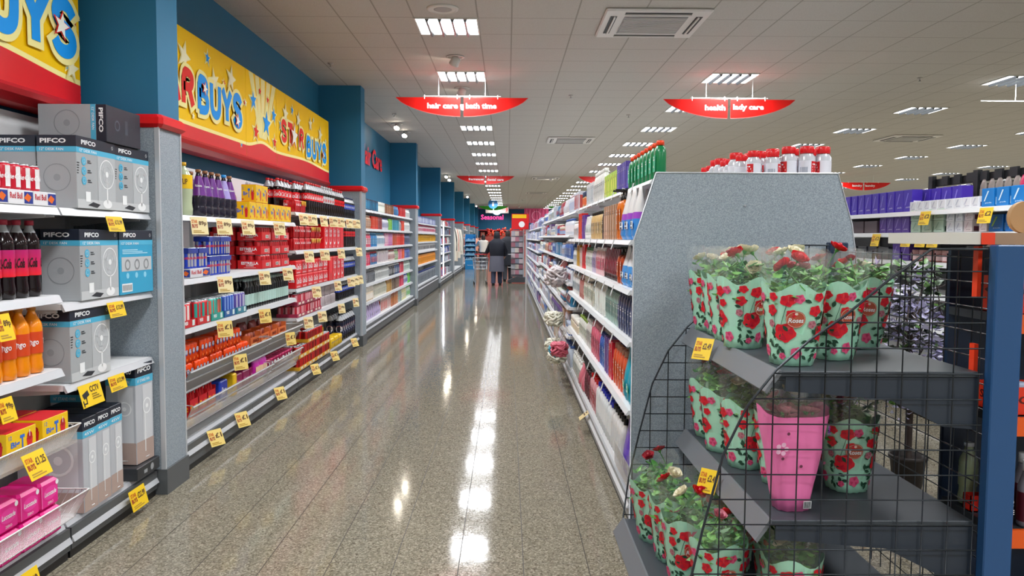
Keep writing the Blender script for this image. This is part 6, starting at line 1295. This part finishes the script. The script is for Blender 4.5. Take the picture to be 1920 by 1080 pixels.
kbb = MB().loft([(0, .03, .024), (.01, .034, .027), (.14, .034, .027), (.185, .018, .018), (.2, .015, .015)], M('8a8690', .25), 12, 2.6); kl = MB().loft([(.02, .0347, .0277), (.125, .0347, .0277)], M('5a1a2a', .35), 12, 2.6, (0, 0)).text('BBQ', front(-.029), 0, .09, .045, .03, TW, .04).text('SAUCE', front(-.029), 0, .055, .05, .018, TW, .03).disc(front(-.0285), 0, .115, .008, RED, 8); kc = MB().lathe([(.198, .019), (.235, .019)], M('e8e8ea', .4), 12)
kbb = kind('sauce_bottle', kbb, kind('label', kl), kind('bottle_cap', kc))
for i, (x, y) in enumerate([(1.775, 2.79), (1.865, 2.79), (1.95, 2.79), (1.83, 2.89), (1.92, 2.9)]): put(kbb, (x, y, .502), jit(.2), ['BBQ sauce bottle beside the blue post on the orange-edged shelf', 'second BBQ sauce bottle from the blue post', 'third BBQ sauce bottle from the blue post', 'BBQ sauce bottle in the rear row, nearer the post', 'BBQ sauce bottle in the rear row, further from the post'][i], 'bottle')
kgj = pet('juice_bottle', .034, .24, M('a8b490', .2), M('e8e8ea'), M('a4b088', .3), None, None, (.3, .6), .99)
put(kgj, (1.79, 3.03, .502), 0, 'pale green bottle with white cap seen through the wire behind the red tray', 'bottle')
def tray(x, y, z, w, d, h, m, label, txt=None):
    mb = MB().box(-w / 2, w / 2, -d / 2, -d / 2 + .004, 0, h, m).box(-w / 2, -w / 2 + .004, -d / 2, d / 2, 0, h, m).box(w / 2 - .004, w / 2, -d / 2, d / 2, 0, h, m).box(-w / 2, w / 2, d / 2 - .004, d / 2, 0, h, m).box(-w / 2, w / 2, -d / 2, d / 2, 0, .003, m)
    if txt: mb.text(txt, front(-d / 2 - .001), 0, h * .55, w * .8, h * .3, M('5a1410'), .02).text(txt, side(-w / 2 - .001), 0, h * .55, d * .8, h * .3, M('5a1410'), .02)
    o = mb.build('display_tray', None, (x, y, z)); return tag(o, label, 'tray')
tray(1.79, 2.955, .502, .09, .05, .06, M('d8281c', .4), 'small red tray seen through the wire in front of the pale bottle')
tray(1.86, 2.86, .902, .2, .16, .1, M('ee3a1e', .4), 'red display tray on the shelf above the sauce bottles', 'SONS'); tray(1.86, 2.86, 1.262, .2, .16, .13, M('ee3a1e', .4), 'red display tray on the highest sauce unit shelf', '9')
for i, x in enumerate((1.79, 1.86, 1.93)): put(toil('j', .06, .06, .1, '2c3e6a', 'b8c8e0', '3c5080'), (x, 2.86, .907), 0, f'dark jar standing in the red tray above the sauces, {ORD[i]} from the post', 'jar')
for i, (x, y, h) in enumerate([(1.79, 2.79, .11), (1.86, 2.8, .11), (1.8, 2.88, .14), (1.9, 2.9, .14)]): put(toil('j', .058, .058, h, '8a8478', '7fb0e0' if i > 1 else 'c8dcf0', '2c3450'), (x, y, .102), 0, ['small blue-lidded jar beside the post on the lowest sauce shelf', 'second small jar from the post on the lowest sauce shelf', 'taller blue-capped jar behind on the lowest sauce shelf', 'tall jar at the rear of the lowest sauce shelf'][i], 'jar')
mb = MB().lathe([(-.012, .06), (.012, .06)], M('b89468', .55), 24); o = mb.build('wooden_round', None, (1.93, 2.98, 1.607)); o.rotation_euler = (pi / 2, 0, 0); tag(o, 'round pale wooden disc standing on the beige board', 'wooden disc')
mb = MB(); rr = random.Random(2)
for k in range(7): mb.tube([(.01 * sin(t * 5 + k), .012 * cos(t * 4 + k), t * .3) for t in [q / 10 for q in range(11)]], .012, M('7a5238', .7), 5)
o = mb.build('driftwood', None, (1.98, 2.9, 1.548)); tag(o, 'brown twisted wooden ornament beside the wooden disc', 'ornament')
# ---------------------------------------------------------------- artificial wisteria tree behind the stand
t = tag(empty('artificial_tree', (2.42, 4.72, 0)), 'potted artificial tree with trailing lilac blossom behind the wire stand', 'artificial plant')
MB().lathe([(0, .07), (.02, .08), (.2, .1), (.21, .11), (.23, .11), (.23, .095), (.2, .09)], M('3a3230', .5), 16).build('pot', t)
tr = MB(); BARK = M('3a2c26', .7)
tr.tube([(0, 0, .2), (.01, .01, .5), (-.02, 0, .8), (0, .02, 1.15)], [.022, .018, .016, .012], BARK)
for k in range(12):
    a = k * 1.3; tr.tube([(0, 0, .75 + .03 * k), (.08 * cos(a), .08 * sin(a), .9 + .035 * k), (.18 * cos(a), .18 * sin(a), .95 + .035 * k), (.24 * cos(a), .24 * sin(a), .8 + .03 * k)], [.008, .006, .005, .003], BARK, 4)
tr.build('trunk', t)
f_ = leaf_mesh(11, 360, .25, .55, 1.38, .07, (M('22301f', .5), M('2f4628', .5), M('4f7a34', .45))); f_.build('foliage', t)
bl = MB(); rr = random.Random(9)
for k in range(44):
    a = rr.uniform(0, 2 * pi); q = rr.uniform(.12, .34); z0 = rr.uniform(.75, 1.4); n = rr.randint(5, 11); LM = [M('c9c4e6', .5), M('dcd9ee', .5), M('b2acd6', .5)][k % 3]
    for j in range(n):
        s_ = .045 * (1 - .06 * j)
        for m_ in range(3):
            b_ = a + rr.uniform(-.15, .15); p = Vector((q * cos(b_) + rr.uniform(-.03, .03), q * sin(b_) + rr.uniform(-.03, .03), z0 - .032 * j)); d = Vector((rr.uniform(-1, 1), rr.uniform(-1, 1), rr.uniform(-.4, .6))).normalized(); e_ = d.cross(Vector((0, 0, 1))).normalized()
            bl.add([p, p + e_ * s_ * .6 + d * s_ * .4, p + d * s_ + Vector((0, 0, .01)), p - e_ * s_ * .6 + d * s_ * .4], [(0, 1, 2), (0, 2, 3)], LM, True)
bl.build('lilac_blossom', t)
r_ = tag(empty('slatted_rack', (2.78, 4.8, 0)), 'black slatted rack beside the artificial tree', 'rack')
for k in range(5):
    for j in range(2): MB().box(-.02 + .06 * k, .01 + .06 * k, -.2 + .1 * j, -.17 + .1 * j, .04, 1.46, BLACK).build('slat', r_)
MB().box(-.04, .28, -.24, -.03, 0, .04, BLACK).build('base', r_); MB().box(-.04, .28, -.22, -.05, 1.46, 1.485, BLACK).build('top_rail', r_)
# ---------------------------------------------------------------- far end of the aisle
d_ = tag(empty('display_unit', (-1.75, 37.95, 0)), 'blue cardboard display unit with five tiers at the far piers', 'display stand'); CB = M('1f86c8', .4)
MB().box(-.24, .24, -.2, .2, 0, .42, CB).text('beauty', front(-.202), 0, .2, .25, .05, TW).build('base_box', d_); MB().box(-.24, .24, .18, .2, .42, 1.66, CB).build('back_board', d_)
for s_ in (-1, 1): MB().prism([(-.2, .42), (.18, .42), (.18, 1.66), (.05, 1.66), (-.2, 1.45)], 'x', s_ * .24 - .006, s_ * .24 + .006, CB).build('side_board', d_)
for k in range(5):
    z = .44 + .22 * k; MB().box(-.23, .23, -.19, .18, z, z + .015, M('4fa8dc', .4)).box(-.23, .23, -.2, -.19, z, z + .05, M('7fc4ea', .4)).build('tier', d_)
for k in range(5):
    for j in range(5): put(toil('x', .07, .05, .12, ['2c78b8', '1c5a98', 'd8e4ec'][(j + k) % 3], '', '9fd0f0'), (-1.91 + .08 * j, 37.86, .456 + .22 * k), 0, f'small blue carton on the {ORD[k]} tier up of the blue display unit', 'box', f'cartons on tier {k} of the blue display unit')
c_ = tag(empty('card_rack', (.33, 26.7, 0)), 'metal greetings card rack on a dark wheeled base at the gondola end', 'card rack')
MB().prism([(-.32, .03), (.28, .03), (.28, .2), (.0, .22), (-.3, .1)], 'y', -.25, .2, M('4a4d52', .4)).build('base', c_); MB().box(.2, .24, -.2, .2, .2, 1.8, M('a8aaae', .35)).box(-.2, .24, .17, .2, .2, 1.75, M('9a9a9e', .4)).build('frame', c_)
for k in range(8):
    for s_ in range(3):
        z = .28 + .185 * k; MB().box(-.07, .07, -.006, .0, 0, .15, M(['d8c8cc', 'c88a9a', 'b8bcc4', 'e0d8cc', 'a8707c', '8a90a0'][(k * 2 + s_) % 6], .4)).build('greetings_card', c_, (-.13 + .13 * s_, .1 - .0, z), jit(.1))
for z in (.52, .95): MB().box(-.3, -.15, -.18, .05, z, z + .02, M('c8c8ca', .35)).build('side_tray', c_, (0, 0, 0), .2)
mb = MB().box(-.28, .28, -.02, .02, 0, .5, M('d8141c', .4)).box(-.26, .2, -.024, -.02, .36, .48, YEL).disc(front(-.0235), .05, .16, .1, TW, 14); o = mb.build('promotional_card', None, (.42, 26.15, 1.79)); tag(o, 'red and yellow promotional card on top of the far gondola end', 'sign')
mb = MB().box(-.6, .6, -.03, .03, 0, .72, M('b83a66', .45)).ring(front(-.032), .0, .36, .2, .24, M('e08aa8'), 20)
for k in range(14): mb.tube([Vector((-.55 + .08 * k + .03 * sin(3 * q + k), -.034, .05 + .62 * q)) for q in [j / 6 for j in range(7)]], .012, M('d8708e' if k % 2 else '8a2448'), 4)
o = mb.build('promotional_banner', None, (1.45, 40, 2.25)); tag(o, 'pink patterned promotional panel hanging beyond the gondola end', 'sign'); MB().bar((-.5, 0, .72), (-.5, 0, CH - 2.25), .006, WHITE).bar((.5, 0, .72), (.5, 0, CH - 2.25), .006, WHITE).build('hanger', o)
# clothes on the far bay
def garment(i, y, c, c2):
    rr = random.Random(i); mb = MB(); L_ = rr.uniform(.8, 1.3); n = 14; vs = []
    for j in range(7):
        u = j / 6
        for k in range(n):
            a = 2 * pi * k / n; w_ = (.1 + .14 * min(1, u * 3)) * (1 + .1 * sin(3 * a + i)); vs.append((.17 * cos(a) * (.5 + .5 * min(1, u * 2)) + .012 * sin(5 * a + j), w_ * .8 * sin(a), -u * L_))
    mb.add(vs, [(j * n + k, (j + 1) * n + k, (j + 1) * n + (k + 1) % n, j * n + (k + 1) % n) for j in range(6) for k in range(n)] + [tuple(range(n))], M(c, .7), True)
    o = mb.build('hanging_garment', None, (-2.12, y, 1.85)); tag(o, f'{c2} garment hanging in the far clothes bay, {ORD[i]} along the rail', 'garment'); MB().tube([(0, -.1, -.02), (0, 0, .03), (0, .1, -.02)], .005, ALU, 4).bar((0, 0, .03), (0, 0, .08), .004, ALU).build('hanger', o)
for i in range(12): garment(i, 30.7 + .45 * i, ['d8d4c8', '3a3c40', 'c8b8a8', 'e0dcd0', 'b04a3a', 'cfcabc', 'd8d0c4', '8a8a84', 'e4e0d6', 'c0b8aa', 'd8d4ca', '6a6a68'][i], ['cream', 'black', 'tan', 'ivory', 'rust red', 'pale grey', 'oatmeal', 'grey', 'white', 'beige', 'off-white', 'dark grey'][i])
MB().box(-2.14, -2.1, 30.3, 36.05, 1.925, 1.935, ALU).build('garment_rail'); tag(COL.objects[-1], 'steel rail holding the clothes in the far bay', 'rail')
# seasonal goods by the end wall
se = tag(empty('seasonal_display', (-.4, 55.5, 0)), 'red seasonal display shelving beneath the Seasonal wall', 'shelving')
MB().box(-1.6, 3.2, 1.9, 2.0, 0, 2.05, M('6a3a34', .5)).build('back_panel', se); MB().box(-1.7, 3.3, 1.2, 2.0, 2.0, 2.06, M('c8484a', .4)).build('canopy', se)
for z in (.35, .8, 1.2, 1.6): MB().box(-1.6, 3.2, 1.45, 1.9, z - .03, z, M('a86a60', .4)).build('shelf', se)
rg = random.Random(8)
for z, wh in ((.351, 'lowest'), (.801, 'second lowest'), (1.201, 'third'), (1.601, 'highest')):
    for i in range(9): put(toil('x', .3, .2, .3, rg.choice(['d8281e', 'e8482a', 'b81c1c', 'e07a5a', 'f0584a']), '', rg.choice(['f0a88a', 'd84a3a', 'f4d8c8'])), (-1.75 + .5 * i, 57.1, z), 0, f'red seasonal box, {ORD[i]} along the {wh} shelf under the Seasonal wall', 'box')
mb = MB(); rr = random.Random(4)
for k in range(70):
    p = Vector((rr.uniform(-1.3, 1.3), rr.uniform(-.2, .2), rr.uniform(-.25, .25))); mb.loft([(p.z - .07, .03, .03), (p.z, .08, .08), (p.z + .07, .03, .03)], M(['e03a24', 'f0603a', 'c82018'][k % 3], .4), 6, 2, (1, 1), (p.x, p.y))
o = mb.build('red_decorations', None, (-.1, 54.2, 1.9)); tag(o, 'mass of red seasonal decorations heaped on the far display', 'decorations', None, 'stuff')
MB().box(-1.5, 1.3, 53.9, 54.5, 0, 1.58, M('b8483c', .5)).build('display_plinth'); tag(COL.objects[-1], 'red display plinth under the seasonal decorations', 'plinth')
for i, (x, y, c) in enumerate([(-1.9, 49.5, 'b87a68'), (-1.7, 51, 'a05a4a'), (-1.85, 52.6, 'd0a090')]):
    k = MB(); rr = random.Random(i)
    for q in range(6): k.loft([(.25 * q, .12, .12), (.25 * q + .1, .17, .17), (.25 * q + .22, .09, .09)], M(c if q % 2 else '6a3a34', .6), 9, 2)
    o = k.build('hanging_bags', None, (x, y, .02)); tag(o, ['tall stack of brown bags by the far piers', 'second stack of bags by the far piers', 'pale bag stack closest to the end wall'][i], 'bags')
# ---------------------------------------------------------------- people
def skin(name, J, E_, m, parent, lv=2):
    me = bpy.data.meshes.new(name); me.from_pydata([j[0] for j in J], E_, []); o = bpy.data.objects.new(name, me); COL.objects.link(o)
    sk = o.modifiers.new('skin', 'SKIN'); sb = o.modifiers.new('sub', 'SUBSURF'); sb.levels = lv; sb.render_levels = lv
    lay = me.skin_vertices[0].data if me.skin_vertices else None
    if lay is None:
        bm = bmesh.new(); bm.from_mesh(me); bm.verts.layers.skin.verify(); bm.to_mesh(me); bm.free(); lay = me.skin_vertices[0].data
    for i, j in enumerate(J): lay[i].radius = j[1] if isinstance(j[1], tuple) else (j[1], j[1]); lay[i].use_root = i == 0
    dg = bpy.context.evaluated_depsgraph_get(); m2 = bpy.data.meshes.new_from_object(o.evaluated_get(dg)); bpy.data.objects.remove(o); m2.materials.clear(); m2.materials.append(m)
    for p in m2.polygons: p.use_smooth = True; p.material_index = 0
    o = bpy.data.objects.new(name, m2); COL.objects.link(o); o.parent = parent; return o
def person(loc, rz, h, label, arms, skinm='b58a70', pace=.06):
    """a standing figure about h tall looking towards +y; arms: (elbow, wrist) for each side"""
    e = tag(empty('person', loc, rz), label, 'person'); e.scale = (h / 1.7,) * 3
    J = [((0, 0, .93), (.13, .1)), ((0, -.005, 1.1), (.12, .09)), ((0, -.01, 1.3), (.15, .1)), ((0, -.005, 1.42), (.08, .07)), ((0, .01, 1.49), .05), ((0, .02, 1.58), (.075, .09)), ((0, .02, 1.67), (.06, .075))]
    E_ = [(0, 1), (1, 2), (2, 3), (3, 4), (4, 5), (5, 6)]
    for s, (el, wr) in zip((-1, 1), arms):
        n = len(J); J += [((s * .17, -.01, 1.38), .055), (el, .042), (wr, .03)]; E_ += [(3, n), (n, n + 1), (n + 1, n + 2)]
        d = (Vector(wr) - Vector(el)).normalized(); w_ = Vector(wr); q = d.cross(Vector((0, 0, 1)) if abs(d.z) < .9 else Vector((1, 0, 0))).normalized()
        J.append((tuple(w_ + d * .06), (.035, .018))); E_.append((n + 2, n + 3)); p = n + 3
        for k in range(4):
            b = w_ + d * .09 + q * (.024 - .016 * k); c = b + d * (.05 - .006 * abs(k - 1.4)) + Vector((0, 0, -.02)); J += [(tuple(b), .009), (tuple(c), .007)]; E_ += [(p, len(J) - 2), (len(J) - 2, len(J) - 1)]
        b = w_ + d * .03 + q * .035; J += [(tuple(b), .011), (tuple(b + d * .04 + q * .012), .008)]; E_ += [(n + 2, len(J) - 2), (len(J) - 2, len(J) - 1)]
    for s in (-1, 1):
        n = len(J); J += [((s * .09, 0, .88), (.095, .1)), ((s * .1, s * pace, .5), .062), ((s * .11, s * pace * 1.5 - .02, .1), .042), ((s * .115, s * pace * 1.5 + .1, .04), (.045, .03))]; E_ += [(0, n), (n, n + 1), (n + 1, n + 2), (n + 2, n + 3)]
    skin('body', J, E_, M(skinm, .5), e); return e, J
def shell(name, rings, m, e, n=18, cap=(0, 0)):
    mb = MB(); mb.loft([(z, rx, ry) for z, rx, ry in rings], m, n, 2.2, cap); return mb.build(name, e)
def sleeve(name, pts, rad, m, e): return MB().tube(pts, rad, m, 10).build(name, e)
def trousers(e, m, pace=.06):
    for s in (-1, 1): sleeve('trouser_leg', [(s * .085, 0, .92), (s * .1, s * pace, .5), (s * .11, s * pace * 1.5 - .02, .07)], [.115, .09, .075], m, e)
def shoes(e, m, pace=.06):
    for s in (-1, 1): MB().loft([(0, .05, .13), (.035, .05, .13), (.07, .045, .09), (.1, .04, .055)], m, 12, 2.6, (1, 1), (s * .112, s * pace * 1.5 + .05)).build('shoe', e)
NV = M('1a2030', .7)
e, J = person((-.33, 25.35, 0), .0, 1.66, 'person seen from behind in a navy hooded jacket and long grey apron skirt', [((-.3, .06, 1.12), (-.36, .24, 1.02)), ((.3, .03, 1.1), (.26, .2, .96))])
shell('jacket', [(.92, .22, .16), (1.0, .235, .17), (1.2, .25, .175), (1.34, .262, .165), (1.42, .235, .15), (1.48, .15, .12), (1.53, .1, .1)], M('161b28', .75), e)
for s, a in ((-1, ((-.17, -.01, 1.38), (-.3, .06, 1.12), (-.355, .22, 1.03))), (1, ((.17, -.01, 1.38), (.3, .03, 1.1), (.265, .18, .975)))): sleeve('jacket_sleeve', a, [.085, .07, .055], M('161b28', .75), e)
shell('grey_skirt', [(.45, .25, .19), (.6, .245, .185), (.8, .235, .175), (.96, .225, .165)], M('6a6c7a', .8), e)
MB().loft([(1.42, .115, .1), (1.5, .105, .105), (1.6, .108, .125), (1.7, .095, .11), (1.745, .05, .06)], M('14161e', .8), 16, 2, (0, 1), (0, .0)).build('hood', e)
trousers(e, M('2a3248', .8)); shoes(e, BLACK)
e, J = person((.02, 27.6, 0), .15, 1.74, 'person in a dark coat standing beyond the shopper in the grey skirt', [((-.28, .02, 1.12), (-.3, .16, .95)), ((.28, .02, 1.12), (.3, .14, .95))])
shell('coat', [(.55, .23, .17), (.8, .24, .18), (1.1, .24, .17), (1.34, .255, .16), (1.42, .23, .145), (1.48, .13, .11), (1.52, .09, .09)], M('20242e', .75), e)
for s in (-1, 1): sleeve('coat_sleeve', [(s * .17, -.01, 1.38), (s * .28, .02, 1.12), (s * .3, .13, .98)], [.1, .075, .056], M('20242e', .75), e)
MB().loft([(1.5, .075, .09), (1.6, .088, .105), (1.68, .085, .1), (1.73, .04, .05)], M('2a201c', .7), 14, 2, (0, 1), (0, .005)).build('hair', e); trousers(e, M('24262e', .8)); shoes(e, BLACK)
e, J = person((-1.15, 38.2, 0), .3, 1.62, 'person with long dark hair in a pale top far down the aisle', [((-.3, .08, 1.2), (-.34, .3, 1.15)), ((.28, .03, 1.12), (.28, .16, .98))])
shell('top', [(.86, .2, .15), (1.1, .19, .14), (1.34, .25, .155), (1.42, .22, .14), (1.47, .12, .1), (1.5, .08, .08)], M('d8d0c8', .75), e)
for s, a in ((-1, ((-.17, -.01, 1.38), (-.3, .08, 1.2), (-.335, .26, 1.16))), (1, ((.17, -.01, 1.38), (.28, .03, 1.12), (.28, .14, 1.0)))): sleeve('top_sleeve', a, [.098, .07, .052], M('d8d0c8', .75), e)
MB().loft([(1.12, .09, .03), (1.3, .12, .05), (1.5, .1, .1), (1.62, .095, .11), (1.72, .05, .06)], M('241814', .6), 14, 2, (1, 1), (0, -.03)).build('hair', e); trousers(e, M('3a3a44', .8)); shoes(e, BLACK)
e, J = person((-1.62, 39.6, 0), .9, 1.68, 'person in a peach top reaching towards the shelves at the far piers', [((-.36, .12, 1.36), (-.5, .36, 1.42)), ((.28, .03, 1.12), (.28, .16, .98))])
shell('top', [(.86, .21, .15), (1.1, .2, .15), (1.34, .25, .155), (1.42, .22, .14), (1.47, .12, .1), (1.5, .08, .08)], M('e0947a', .7), e)
for s, a in ((-1, ((-.17, -.01, 1.38), (-.36, .12, 1.36), (-.48, .33, 1.41))), (1, ((.17, -.01, 1.38), (.28, .03, 1.12), (.28, .14, 1.0)))): sleeve('top_sleeve', a, [.098, .07, .052], M('e0947a', .7), e)
MB().loft([(1.48, .08, .09), (1.6, .095, .11), (1.7, .07, .08), (1.73, .03, .03)], M('3a241c', .6), 14, 2, (1, 1), (0, -.005)).build('hair', e); trousers(e, M('5a4a48', .8)); shoes(e, BLACK)
# shopping trolley held by the shopper
tr = tag(empty('shopping_trolley', (-.86, 25.72, 0), .1), 'small steel wire trolley held at the side of the shopper in the grey skirt', 'trolley'); TM = M('b8bcc0', .3, .6)
bk = MB()
for z, sx, sy in ((.5, .2, .28), (.62, .215, .3), (.74, .23, .32), (.86, .24, .34)): bk.tube([(-sx, -sy, z), (sx, -sy, z), (sx, sy, z), (-sx, sy, z)], .006, TM, 4, True)
for k in range(9):
    x = -.2 + .05 * k
    for s in (-1, 1): bk.bar((x, s * .28, .5), (x * 1.2, s * .34, .86), .003, TM, 4)
    bk.bar((-.2, s * (.28 - .07 * k), .5), (-.24, s * (.34 - .085 * k), .86), .003, TM, 4); bk.bar((.2, s * (.28 - .07 * k), .5), (.24, s * (.34 - .085 * k), .86), .003, TM, 4); bk.bar((x, -.28, .5), (x, .28, .5), .003, TM, 4)
bk.build('wire_basket', tr)
fr = MB(); 
for s in (-1, 1): fr.tube([(s * .2, -.3, .98), (s * .2, -.28, .5), (s * .2, -.2, .14), (s * .2, .3, .12)], .011, TM)
fr.tube([(-.2, -.32, .98), (.2, -.32, .98)], .014, M('c8202a', .4)); fr.build('frame', tr)
for sx in (-1, 1):
    for sy in (-.2, .28): MB().lathe([(-.012, .05), (.012, .05)], DARK, 12).build('castor', tr, (sx * .2, sy, .05)).rotation_euler = (0, pi / 2, 0)
# far goods past the three hundred largest of a kind: one mass
if STUFF:
    bm = MB()
    for me, mat in STUFF:
        n = len(bm.v); bm.v += [tuple(mat @ v.co) for v in me.vertices]; mi = [bm.mi(m) for m in me.materials]
        for p in me.polygons: bm.f.append(tuple(n + i for i in p.vertices)); bm.m.append(mi[p.material_index]); bm.sm.append(p.use_smooth)
    tag(bm.build('toiletry_goods'), 'far small toiletries massed along the distant stretches of shelving', 'toiletries', None, 'stuff')
